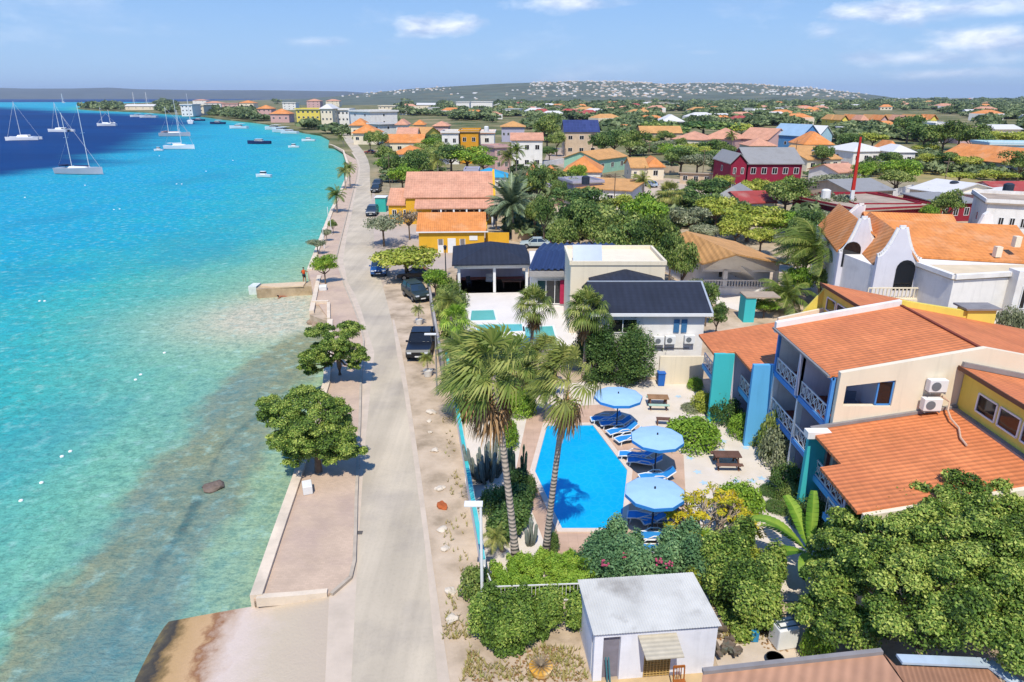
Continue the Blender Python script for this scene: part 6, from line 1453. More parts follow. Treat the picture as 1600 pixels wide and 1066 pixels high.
P = [Vector((c1.x - .3, 56.1, 0)), Vector((GY(1511, 438, 50).x, 51.5, 0)), Vector((GY(1582, 430, 52).x, 52.5, 0)), Vector((50, 56, 0)), Vector((50, 76, 0)), Vector((a3.x, 76, 0)), Vector((a2.x + .1, 61.4, 0)), Vector((a1.x - .4, 61.3, 0)), Vector((a1.x + .1, 56.35, 0))]
b = MB(); b.prism([(p.x, p.y) for p in P], 0, zt - .3); b.build('wall', M_white, sp)
b = MB(); b.prism([(p.x, p.y) for p in P[:4]] , zt - .28, zt - .1); b.build('flat_roof', mat('cream_roof', '#d0bc9c', .9, .1, .6), sp)
for s_, t_ in zip(P[:3], P[1:4]): b = MB(); b.bar((s_.x, s_.y, zt), (t_.x, t_.y, zt), .4, .35); b.build('parapet', M_white, sp)
def ridge_roof(ax, ay, bx, by, zr0, zr1, wl, wr, ze, m):
    """gable roof whose ridge runs from (ax, ay) to (bx, by); eaves wl / wr metres to its left / right at height ze"""
    d = Vector((bx - ax, by - ay, 0)).normalized(); n = Vector((d.y, -d.x, 0)); A_, B_2 = Vector((ax, ay, zr0)), Vector((bx, by, zr1))
    r0, r1, l0, l1 = A_ + n * wr, B_2 + n * wr, A_ - n * wl, B_2 - n * wl
    for v_ in (r0, r1, l0, l1): v_.z = ze
    b = slab([A_, r0, r1, B_2], .2); b.build('roof', m, sp); b = slab([l0, A_, B_2, l1], .2); b.build('roof', m, sp)
ridge_roof(t1.x, 56.3, t1.x + 3.2, 68, t1.z - .45, t1.z - .45, t1.x - a1.x, c1.x - t1.x + .1, zt - .2, R_oran)
ridge_roof(t2.x, 61.3, t2.x + 3.6, 74, t2.z - .45, t2.z - .45, t2.x - a2.x, 3.4, zt - .1, R_oran)
ridge_roof(a3.x + 3.6, 73.5, a3.x + 12, 71.5, t3.z - .5, t3.z - .5, 3.2, 3.6, t3.z - 2.0, R_oran)
ridge_roof(t1.x + 3.0, 66.8, 47, 63.5, zt + 1.9, zt + 1.9, 5.0, 7.2, zt - .05, R_orany)
q = GY(1545, 352, 69); b = MB(); b.ext([(q.x - 1.7, 5), (q.x + 1.9, 5), (q.x + 1.2, 6.6), (q.x + .5, 8.8), (q.x + .1, 9.1), (q.x - .3, 8.8), (q.x - 1.0, 6.6)], 1, 69.5, 69.9); b.build('bell_gable', M_white, sp)
q = GY(1480, 380, 70); 
for k, (x, y) in enumerate([(1560, 388), (1590, 372)]): q = GY(x, y, 58); b = MB(); b.box((q.x, 58, q.z - .3), (.5, .5, .9)); b.build('chimney', M_cream, sp)
b = MB(); q = GY(1412, 460, 55.6); s, t = GY(1385, 452, 55.3), GY(1423, 472, 55.3)
for zz in (s.z + .1, s.z - .8): b.bar((s.x - 1.5, 55.3, zz), (c1.x - .2, 55.3, zz), .12, .1)
for k in range(14): x = s.x - 1.5 + (c1.x - .2 - s.x + 1.5) * k / 13; b.bar((x, 55.3, s.z - .8), (x, 55.3, s.z + .1), .09)
b.box(((s.x - 1.5 + c1.x) / 2, 55.8, s.z - .95), (c1.x - s.x + 1.5, 1.4, .25)); b.build('balcony', M_cream, sp)
b = MB(); q = GY(1596, 450, 52); b.box((q.x + 1.5, 52.2, 3.6), (4.5, 1.2, 7.4)); b.build('side_tower', M_white, sp)
window(sp, (q.x + .6, 51.58, 5.2), 1.6, 1.8, (0, -1, 0), bars=4)
# ------------------------------------------------------------------ yellow buildings by the road
yb = house((650, 362), (760, 361), 3.0, 8.5, 'gable_x', 1.9, M_yellow, R_oran, 'small yellow building with an orange roof and white doors nearest the forecourt', name='yellow_house', nw=0, oh=.3)
def local(o, x, y, z): return o.matrix_basis @ Vector((x, y, z))
wy = 9.9
for k, (px, w_, h_, m_) in enumerate([(687.5, .75, 1.9, M_trim), (705, 1.1, 2.0, M_trim), (722, .75, 1.9, M_trim)]):
    x = (px - 650) / 110 * ((G(760, 361, 3) - G(650, 362, 3)).length); b = MB(); b.box((x, .27, h_ / 2), (w_, .08, h_)); b.build('door', m_, yb)
    if k != 1: b = MB(); b.box((x, .24, 1.5), (w_ * .8, .06, .8)); b.build('door_screen', mat('grey_mesh', '#77706c', .7, .1, 3), yb)
b = MB(); b.box(((739 - 650) / 110 * 9.5, .27, 2.0), (1.1, .08, .6)); b.build('notice_board', M_trim, yb)
b = MB(); b.bar((0, -.02, 2.9), (9.7, -.02, 2.9), .1, .16); b.build('gutter', M_trim, yb)
yc = house((628, 323), (772, 322), 3.4, 16, 'gable_x', 0, M_yellow, R_pink, 'x', nw=0, nodetail=True)
for ch in list(KIDS[yc.name]): bpy.data.objects.remove(ch)
KIDS[yc.name] = []; yc.name = 'yellow_hall'; tag(yc, 'big yellow hall with a huge salmon roof and shaded colonnade behind the small yellow building', 'building')
W_ = (G(772, 322, 3.4) - G(628, 323, 3.4)).length; KIDS[yc.name] = []
b = slab([(W_ * .13, 0, 3.1), (W_, 0, 3.1), (W_, 3.0, 4.2), (W_ * .13, 3.0, 4.2)], .14); b.build('porch_roof', R_pink, yc)
b = slab([(0, 2.8, 4.5), (W_, 2.8, 4.5), (W_, 10, 7.9), (0, 10, 7.9)], .18); q = slab([(0, 10, 7.9), (W_, 10, 7.9), (W_, 17, 4.5), (0, 17, 4.5)], .18); b.add(q.v, q.f); b.build('roof', R_pink, yc)
b = MB(); b.box((W_ / 2, 9.9, 2.2), (W_ - .6, 13.6, 4.4)); b.ext([(3.2, 4.3), (16.6, 4.3), (10, 7.6)], 0, .3, W_ - .3); b.build('wall', M_yellow, yc)
b = MB()
b.ext([(2.7, 4.3), (17.1, 4.3), (17.1, 4.8), (10, 8.25), (2.7, 4.8)], 0, W_ - .05, W_ + .3); b.build('gable_wall', M_yellow, yc)
for k in range(5): b = MB(); b.box((W_ * (.42 + .14 * k), .2, 1.55), (.26, .26, 3.1)); b.build('column', M_trim, yc)
for k in range(4): window(yc, (W_ * (.38 + .16 * k), 3.1, 1.5), 2.2, 1.8, (0, -1, 0), bars=2, m=mat('dark_red_shade', '#3a1c18', .6, .1, 2))
house((604, 320), (644, 320), 3.2, 9, 'gable_x', 2.2, M_yellow, R_pink, 'small yellow annex with a salmon roof beside the road, left of the yellow hall', name='yellow_annex', nw=2, oh=.25)
b = MB(); a, c = G(760, 383), G(790, 383); b.bar((a.x, a.y, .9), (c.x + .5, c.y, .9), .25, 1.8); a2_ = G(760, 365); b.bar((a.x, a.y, .9), (a2_.x, a2_.y, .9), .25, 1.8); tag(b.build('yard_wall', M_yellow), 'yellow yard wall at the right of the small yellow building', 'wall')
p = G(597, 330); e = empty('kiosk', (p.x, p.y, 0), 0, 'turquoise kiosk beside the road left of the yellow annex', 'kiosk'); b = MB(); b.box((0, 0, 1.3), (1.9, 2.4, 2.6)); b.build('body', mat('turquoise_panel', '#35a89c', .7, .05, 2), e); b = MB(); b.box((0, 0, 2.66), (2.2, 2.7, .12)); b.build('roof', M_trim, e)
# ------------------------------------------------------------------ vehicles
M_rub = mat('tyre_rubber', '#1c1c1e', .85, .1, 3); M_rim = mat('alloy', '#8f9296', .35, .05, 3, metal=.7); M_lamp = mat('headlight', '#c8ccd0', .2, .05, 3); M_tail = mat('tail_light', '#8a1c1c', .3, .05, 3)
def car(px, py, rz, col, label, kind='suv', L_=4.6, w=1.85, z=.02, name='parked_car', cat='car', paint_rough=.3):
    p = G(px, py, z); e = empty(name, (p.x, p.y, z), rz, label, cat)
    pm = mat('paint_' + col.strip('#'), col, paint_rough, .04, 1, spec=.5)
    h, hl = L_ / 2, .0
    if kind == 'pickup': body = [(-h, .45), (h, .42), (h + .02, .85), (h - .15, 1.02), (.95, 1.12), (.85, 1.12), (-h + .02, 1.12)]; cab = [(.95, 1.1), (.35, 1.72), (-1.0, 1.75), (-1.15, 1.1)]
    elif kind == 'sedan': body = [(-h, .4), (h, .38), (h, .68), (h - .2, .82), (.9, .92), (-1.5, .95), (-h, .85)]; cab = [(.95, .9), (.3, 1.38), (-.9, 1.4), (-1.65, .93)]
    else: body = [(-h, .42), (h, .4), (h, .8), (h - .2, .98), (.85, 1.06), (-h, 1.08)]; cab = [(.95, 1.04), (.35, 1.62), (-1.7, 1.66), (-h + .05, 1.06)]
    b = MB(); b.ext([(y, zz) for y, zz in body], 0, -w / 2, w / 2)
    b2 = MB(); vs = b.v; n = len(body)
    o = b.build('body', pm, e, bevel=.07)
    # cabin: tapers inwards towards the roof
    b = MB(); zt = max(c[1] for c in cab); vs = [(s * (w / 2 - .04 - .16 * (c[1] - cab[0][1]) / (zt - cab[0][1])), c[0], c[1]) for s in (-1, 1) for c in cab]; k = len(cab)
    b.add(vs, [tuple(range(k)), tuple(range(2 * k - 1, k - 1, -1))] + [(i, k + i, k + (i + 1) % k, (i + 1) % k) for i in range(k)]); b.build('windows', M_gblue if kind != 'pickup' else M_glass, e, bevel=.04)
    r0, r1 = cab[1], cab[2]; b = MB(); b.box((0, (r0[0] + r1[0]) / 2, zt + .01), (w - .42, r0[0] - r1[0] + .06, .06)); b.build('roof_panel', pm, e, bevel=.025)
    b = MB()
    for s in (-1, 1):
        for c, d in ((cab[0], cab[1]), (cab[2], cab[3])): f_ = lambda c: (s * (w / 2 - .03 - .16 * (c[1] - cab[0][1]) / (zt - cab[0][1])), c[0], c[1]); b.bar(f_(c), f_(d), .07, .06)
        m = ((cab[1][0] + cab[2][0]) / 2); b.bar((s * (w / 2 - .03), m, cab[0][1]), (s * (w / 2 - .18), m, zt), .06)
    b.build('pillars', pm, e)
    if kind == 'pickup':
        b = MB(); b.box((0, -1.75, 1.125), (w - .25, h - 1.35, .03)); b.build('cargo_bed', mat('bed_liner', '#17181a', .9, .1, 3), e)
        b = MB()
        for s in (-1, 1): b.bar((s * (w / 2 - .08), -1.2, 1.2), (s * (w / 2 - .08), -h + .05, 1.2), .14, .16)
        b.bar((-w / 2 + .1, -h + .1, 1.2), (w / 2 - .1, -h + .1, 1.2), .14, .16); b.build('bed_rail', pm, e)
    for s in (-1, 1):
        for y in (h - .85, -h + .9):
            b = MB(); b.tube([(s * (w / 2 - .2), y, .36), (s * (w / 2 + .02), y, .36)], .36, 18); t = b.build('wheel', M_rub, e)
            b = MB(); b.tube([(s * (w / 2 + .005), y, .36), (s * (w / 2 + .035), y, .36)], .2, 12); b.build('rim', M_rim, t)
        b = MB(); b.box((s * (w / 2 - .28), h + .0, .68 if kind == 'sedan' else .8), (.34, .08, .14)); b.build('headlight', M_lamp, e)
        b = MB(); b.box((s * (w / 2 - .15), -h - .01, .85), (.16, .06, .24)); b.build('tail_light', M_tail, e)
        b = MB(); b.box((s * (w / 2 + .12), .75, 1.12 if kind != 'sedan' else .98), (.2, .12, .16)); b.build('mirror', pm, e, bevel=.03)
    b = MB(); b.box((0, h + .015, .62), (w * .5, .05, .16)); b.build('grille', M_rub, e)
    b = MB(); b.box((0, h + .045, .5), (.5, .02, .11)); b.build('number_plate', M_trim, e)
    return e
PI = math.pi
car(659, 548, PI + .02, '#17191d', 'big black pickup truck parked on the dirt shoulder beside the road', 'pickup', 5.4, 1.95, name='pickup_truck', cat='pickup truck')
car(650, 466, PI + .5, '#2a3430', 'dark green car with blue windows parked under small palms at the side street corner', 'suv', 4.2, 1.75)
car(593, 427, PI + .12, '#1f4d86', 'blue car parked half under the spreading green tree', 'suv', 4.3, 1.8)
car(650, 436, PI / 2 + .1, '#23262a', 'dark car deep in the shade of the spreading green tree', 'sedan', 4.3, 1.75)
car(582, 336, PI + .05, '#3c4654', 'dark blue grey car parked beside the turquoise kiosk', 'suv', 4.3, 1.8)
car(588, 300, PI, '#2b2d30', 'nearest of the two dark cars parked at the roadside before the annex', 'suv', 4.4, 1.8); car(590, 292, PI, '#4a4d52', 'farther of the two dark cars parked at the roadside before the annex', 'suv', 4.4, 1.8)
car(600, 240, PI / 2, '#c9ccd0', 'white van parked left of the small hipped house by the road', 'suv', 4.8, 1.9, name='parked_van', cat='van'); car(578, 240, PI / 2, '#8a3430', 'small red car at the far parking beside the road', 'sedan', 4.2, 1.7)
car(1028, 279, -.6, '#d8dadc', 'white car parked crookedly in the dusty lot left of the ruin wall', 'suv', 4.4, 1.8); car(1017, 292, .3, '#a4b4bf', 'silver car in the dusty lot, just in front of the white one', 'sedan', 4.3, 1.75)
car(1018, 271, .9, '#9fb2c4', 'pale blue car in the dusty lot, farthest of the three', 'sedan', 4.3, 1.75)
car(954, 303, PI / 2, '#b8241c', 'bright red car under the carport of the garage house', 'sedan', 4.2, 1.75); car(975, 310, 1.2, '#dcdcdc', 'white car parked at the right end of the carport', 'sedan', 4.3, 1.75)
car(1150, 291, 0, '#8fa6b4', 'pale car beside the fence of the maroon house', 'sedan', 4.2, 1.7); car(878, 378, .3, '#b9b4b0', 'pale car glimpsed behind the dark tree left of the big green crowns', 'sedan', 4.2, 1.7)
car(836, 387, PI / 2, '#a8b4b4', 'silver car behind the pavilion roof', 'sedan', 4.2, 1.7)
# white planters with tiny palms beside the truck
for x, y, key, lab in [(669, 588, 'yellowpalm', 'white planter with a small palm just in front of the black pickup truck'), (655, 507, 'yellowpalm', 'white planter with a small palm between the pickup truck and the dark green car')]:
    p = G(x, y); e = empty('planter', (p.x, p.y, .02), 0, lab, 'planter'); b = MB(); b.tube([(0, 0, 0), (0, 0, .5)], [.28, .36], 14); b.build('pot', M_conew, e)
    b = MB(); b.tube([(0, 0, .4), (-.05, 0, 1.5)], [.06, .045], 7); b.build('stem', M_PTRUNK, e); o = link('crown', PALM[key][0], e, (-.05, 0, 1.5)); o.scale = (.85, .85, .8)
# ------------------------------------------------------------------ street trees
bigtree('street_tree', 0, 0, 0, 0, 0, 75000, .056, L_FRESH, 'broad bushy tree on the near promenade leaning over the sea wall', 61,
        [(435, 640, 3.0, 1.2), (480, 630, 3.6, 1.2), (520, 650, 3.3, 1.2), (470, 670, 3.0, 1.3), (510, 690, 2.4, 1.2), (540, 695, 2.2, .9), (455, 690, 2.4, 1.1), (490, 705, 1.7, .9), (425, 655, 2.6, .7), (535, 665, 2.8, .8), (475, 612, 3.6, .5), (470, 712, 1.3, .9), (525, 712, 1.3, .8), (440, 690, 1.7, .8), (550, 705, 1.6, .7)], (498, 740))
bigtree('street_tree', 0, 0, 0, 0, 0, 40000, .06, L_FRESH, 'gnarled open tree with separate leafy clumps behind the bushy one on the promenade', 62,
        [(500, 520, 3.6, 1.0), (545, 522, 3.6, 1.1), (525, 540, 3.3, 1.0), (545, 555, 2.4, 1.1), (490, 562, 2.4, 1.0), (505, 545, 2.6, .8), (560, 560, 2.2, .7), (480, 572, 1.9, .6), (490, 580, 1.3, .6), (512, 565, 1.8, .7), (552, 572, 1.6, .6)], (531, 588))
put = lambda key, px, py, rpx, h, label, **k: (lambda p: put_tree(key, (p.x, p.y, 0), rpx * PX(p)[2] / F, label, sz=h / (rpx * PX(p)[2] / F) / 1.35, **k))(G(px, py))
put('mid2', 509, 445, 18, 3.9, 'slender young tree standing alone on the promenade beside the jetty'); put('bare1', 497, 398, 17, 2.3, 'grey spiky shrub tree leaning over the sea wall', cat='tree')
put('mid4', 511, 378, 9, 2.4, 'small round grey tree farther along the promenade beside two posts'); put('mid0', 521, 366, 8, 2.2, 'small green tree farthest of the little promenade trees')
put('mid5', 636, 436, 50, 4.0, 'wide spreading tree with orange tinged crown shading the parked cars'); put('bare1', 600, 385, 38, 5.0, 'wide bare branched tree over the side street')
put('bare0', 640, 375, 26, 5.0, 'leafless brown tree left of the small yellow building'); put('mid2', 681, 468, 19, 3.4, 'bright feathery tree beside the lantern post')
for i, (x, y, h, s) in enumerate([(525, 304, 5.5, 2.5), (538, 268, 6, 2.4), (546, 262, 6, 2.2), (533, 215, 6, 2.4), (554, 215, 5.5, 2.0), (556, 206, 5, 2)]):
    t = G(x, y, h); b0 = G(*[(527, 333), (540, 296), (547, 292), (538, 229), (556, 224), (557, 212)][i]); t = GY(x, y, b0.y)
    palm('coco%d' % (i % 2), b0, t, s, .14, ['promenade coconut palm nearest to the camera on the seaward side', 'promenade palm with the lower crown of the close pair', 'promenade palm just right of its close twin', 'far promenade palm where the road bends', 'small far palm right of the road bend', 'farthest palm beside the road before the town'][i], 'coconut palms along the promenade', skirt=False)
for i, (x, y, bx, by, s, k, lab) in enumerate([(648, 300, 652, 335, 3.0, 'cocodead', 'brown drooping palm in front of the salmon roofed hall'), (683, 250, 686, 290, 3.0, 'yellowpalm', 'yellowish palm beyond the salmon roofed hall'), (664, 325, 668, 345, 2.2, 'coco1', 'small green palm between the two yellow buildings'),
        (800, 320, 803, 372, 5.0, 'date', 'huge grey green date palm right of the yellow hall'), (835, 262, 836, 285, 2.6, 'coco0', 'slim palm left of the orange hipped houses'), (795, 245, 797, 285, 3.6, 'coco1', 'tall palm with a dark skirt beside the turquoise roof'), (808, 235, 806, 285, 3.0, 'coco0', 'tall palm right beside the dark skirted one'),
        (1004, 282, 1006, 318, 3.0, 'coco1', 'palm at the left of the dusty parking lot'), (1046, 305, 1042, 345, 3.2, 'fan1', 'fan palm with a brown skirt rising from the green crowns'), (728, 212, 730, 240, 3.2, 'coco0', 'palm in front of the white and orange block'),
        (1272, 388, 1282, 475, 4.4, 'coco2', 'tall windswept coconut palm left of the white villa with bell gables'), (1368, 412, 1362, 478, 3.8, 'coco2', 'coconut palm right in front of the bell gable'), (1340, 428, 1338, 480, 3.3, 'coco0', 'lower coconut palm left of its neighbour before the bell gable'),
        (1228, 462, 1230, 490, 3.2, 'coco0', 'low bright palm behind the orange apartment roof'), (1186, 168, 1186, 182, 5, 'fan0', 'distant palm on the plain below the hills'), (1095, 430, 1096, 470, 1.6, 'bare', 'x'), (1462, 322, 1460, 352, 2.4, 'yellowpalm', 'palm before the red building behind the white villa'),
        (1143, 212, 1144, 235, 3.0, 'coco0', 'palm among the cluster of orange roofs')]):
    if k == 'bare': continue
    b0 = G(bx, by); palm(k, b0, GY(x, y, b0.y), s, .16, lab, skirt=k.startswith('fan'))
# antenna mast, red and white
b0 = G(1325, 350); t = GY(1345, 214, b0.y); e = empty('antenna_mast', b0, 0, 'tall red and white antenna mast above the red building', 'mast'); r = t - b0
for i in range(5):
    s, q = r * (i / 5), r * ((i + 1) / 5); b = MB(); b.tube([s, q], [.42 - .05 * i, .37 - .05 * i], 6); b.build('section', mat('mast_red', '#b82c20', .6, .05, 3) if i in (0, 2, 3, 4) else M_trim, e)
# ------------------------------------------------------------------ jetty figures
def person(px, py, z, shirt, skin, label, pose='stand', rz=0.0, h=1.72):
    p = G(px, py, z); e = empty('person', (p.x, p.y, z), rz, label, 'person')
    if pose == 'swim': J = {'pel': (0, 0, .0), 'ch': (0, .35, .08), 'nk': (0, .5, .12), 'hd': (0, .62, .18), 'ls': (-.18, .45, .1), 'le': (-.4, .6, .05), 'lh': (-.5, .85, .02), 'rs': (.18, .45, .1), 're': (.4, .5, .05), 'rh': (.55, .7, .0), 'lk': (-.12, -.4, -.05), 'lf': (-.15, -.8, -.05), 'rk': (.12, -.4, -.05), 'rf': (.2, -.75, -.05)}
    else: J = {'pel': (0, 0, .95), 'ch': (0, .0, 1.25), 'nk': (0, 0, 1.46), 'hd': (0, .03, 1.62), 'ls': (-.19, 0, 1.38), 'le': (-.3, .05, 1.12), 'lh': (-.26, .25, .98), 'rs': (.19, 0, 1.38), 're': (.32, .1, 1.15), 'rh': (.38, .33, 1.2), 'lk': (-.1, .04, .5), 'lf': (-.12, 0, .05), 'rk': (.12, .08, .5), 'rf': (.16, -.05, .05)}
    names = list(J); ed = [('pel', 'ch'), ('ch', 'nk'), ('nk', 'hd'), ('ch', 'ls'), ('ls', 'le'), ('le', 'lh'), ('ch', 'rs'), ('rs', 're'), ('re', 'rh'), ('pel', 'lk'), ('lk', 'lf'), ('pel', 'rk'), ('rk', 'rf')]
    rad = {'pel': .15, 'ch': .16, 'nk': .06, 'hd': .11, 'ls': .065, 'le': .05, 'lh': .035, 'rs': .065, 're': .05, 'rh': .035, 'lk': .075, 'lf': .045, 'rk': .075, 'rf': .045}
    me = bpy.data.meshes.new('body'); me.from_pydata([J[k] for k in names], [(names.index(a), names.index(c)) for a, c in ed], []); me.materials.append(skin)
    o = link('body', me, e); m = o.modifiers.new('skin', 'SKIN'); sv = me.skin_vertices[0].data
    for i, k in enumerate(names): sv[i].radius = (rad[k], rad[k])
    sv[0].use_root = True; s = o.modifiers.new('sub', 'SUBSURF'); s.levels = s.render_levels = 1
    if pose != 'swim':
        b = MB(); b.tube([(0, 0, .93), (0, 0, 1.1), (0, 0, 1.3), (0, 0, 1.42)], [.17, .165, .19, .12], 12); b.build('shirt', shirt, e, smooth=True)
        b = MB(); b.tube([(0, 0, .72), (0, 0, .98)], [.2, .18], 12); b.build('shorts', mat('dark_cloth', '#2b3038', .9, .1, 3), e, smooth=True)
    hd = J['hd']; b = MB(); b.tube([(hd[0], hd[1] - .01, hd[2] + .02), (hd[0], hd[1] - .01, hd[2] + .09), (hd[0], hd[1] - .01, hd[2] + .125)], [.118, .1, .03], 10); b.build('hair', mat('dark_hair', '#2a1e18', .8, .1, 3), e, smooth=True)
M_skin = mat('skin', '#9a6448', .6, .05, 3); M_oshirt = mat('orange_shirt', '#c8501e', .9, .05, 3)
person(476, 441, .14, M_oshirt, M_skin, 'person in an orange top standing on the stone jetty near the sea wall', h=1.72)
person(443, 464, WZ, M_oshirt, M_skin, 'swimmer in the shallow water just in front of the jetty', pose='swim', rz=2.2)
# thin posts along the promenade
for i, (x, y) in enumerate([(514, 352), (518, 368), (507, 390)]):
    p = G(x, y); b = MB(); b.tube([(p.x, p.y, .1), (p.x, p.y, 3.0)], .05, 6); tag(b.build('promenade_post', M_trim), 'slim white post on the promenade, the %s of three' % ['farthest', 'middle', 'nearest'][i], 'post')
for i, (x, y, h) in enumerate([(609, 416, 0), ]):
    p = G(676, 400); b = MB()
# ------------------------------------------------------------------ weeds, dry grass and litter on the dirt
def tufts(name, areas, n, h, mtl, label, seed, flat=False):
    rg = np.random.default_rng(seed); V = []; T = []
    for (poly, share) in areas:
        P = poly_px(poly); A_ = np.array(P); mn, mx_ = A_.min(0), A_.max(0); c = 0; k = 0
        while c < n * share and k < n * 6:
            k += 1; x, y = rg.uniform(mn, mx_)
            if not inside(np.array([x]), np.array([y]), P)[0] or math.sin(x * 1.9 + seed) * math.sin(y * 1.3) < rg.uniform(-.9, .5): continue
            c += 1; t = rg.uniform(.2, .9)
            for j in range(1 if flat else 5):
                a = rg.uniform(0, 6.28); q = rg.uniform(.3, 1) * h; w = .02 if not flat else .05; dx, dy = math.cos(a), math.sin(a)
                if flat: V += [(x - dx * w, y - dy * w, .03), (x + dy * w, y - dx * w, .03), (x + dx * w, y + dy * w, .035), (x - dy * w, y + dx * w, .035)]
                else: V += [(x - dy * w, y + dx * w, .01), (x + dy * w, y - dx * w, .01), (x + dx * q * .7 + dy * w * .3, y + dy * q * .7, q), (x + dx * q * .7 - dy * w * .3, y + dy * q * .7, q)]
                T += [t] * 4
    V = np.array(V); o = link(name, npmesh(name, V, np.arange(len(V)).reshape(-1, 4), mtl, np.array(T))); tag(o, label, 'plants', kind='stuff')
L_DRY = leafmat('dry_grass_blade', '#7a6a40', '#a39257', '#8d9650', .2)
SHO = [(690, 880), (715, 905), (742, 930), (735, 850), (722, 760), (708, 690), (700, 640), (690, 640), (700, 760)]
YRD = [(720, 1066), (735, 1010), (762, 1040), (850, 1010), (905, 1015), (925, 1066)]
tufts('dry_grass', [(SHO, .1), (YRD, .45), ([(1128, 1010), (1240, 1000), (1230, 970), (1130, 985)], .15), ([(690, 1000), (735, 1000), (730, 940), (700, 930)], .1)], 900, .22, L_DRY, 'dry grass tufts on the dirt shoulder and yard', 5)
tufts('leaf_litter', [([(470, 745), (560, 745), (565, 690), (490, 700)], .3), (YRD, .3), ([(545, 610), (560, 600), (562, 575), (512, 600)], .15), ([(1120, 1000), (1230, 1020), (1240, 990), (1130, 980)], .25)], 900, .05, L_DEAD, 'fallen dry leaves lying under the street trees and in the yard', 6, True)
# ------------------------------------------------------------------ houses of the town, placed where they stand
OCC = []          # footprints (pixel boxes) kept free of scattered trees
def occ(x0, y0, x1, y1): OCC.append((x0, y0, x1, y1))
for o in [(600, 285, 800, 392), (700, 375, 1120, 620), (1045, 355, 1240, 500), (1300, 330, 1700, 520), (560, 200, 600, 470), (1090, 440, 1700, 1066), (985, 268, 1090, 330), (865, 228, 925, 258), (560, 392, 720, 470), (800, 375, 860, 395)]: occ(*o)
M_maroon = mat('maroon_wall', '#8a1f38', .85, .08, 1); M_red = mat('red_wall', '#8e2430', .85, .08, 1); M_blue = mat('blue_wall', '#4f86b8', .85, .06, 1)
M_lblue = mat('pale_blue_wall', '#a9c6cf', .85, .06, 1); M_pinkw = mat('pink_wall', '#c9a29c', .85, .06, 1); M_orw = mat('ochre_wall', '#cf9228', .85, .06, 1); M_beige = mat('beige_wall', '#c2ab90', .9, .1, 1)
M_lavw = mat('grey_lilac_wall', '#a8a4b4', .85, .06, 1); M_greenw = mat('mint_wall', '#9cc4a8', .85, .06, 1)
M_solar = mat('solar_panels', '#39406a', .35, .12, .5, tex='brick', texargs=dict(w=1.2, h=1.8, m=.04, c1=.8, mortar=1.4, off=0))
WM = dict(w=M_white, c=M_cream, y=M_lemon, Y=M_yellow, m=M_maroon, r=M_red, b=M_blue, l=M_lblue, p=M_pinkw, o=M_orw, e=M_beige, v=M_lavw, g=M_greenw)
RM = dict(o=R_oran, s=R_orany, p=R_pink, t=R_tan, d=R_dark, g=R_grey, w=R_white, f=R_flat, b=R_blue, l=R_lblue, r=R_red, S=M_solar, k=R_darkb)
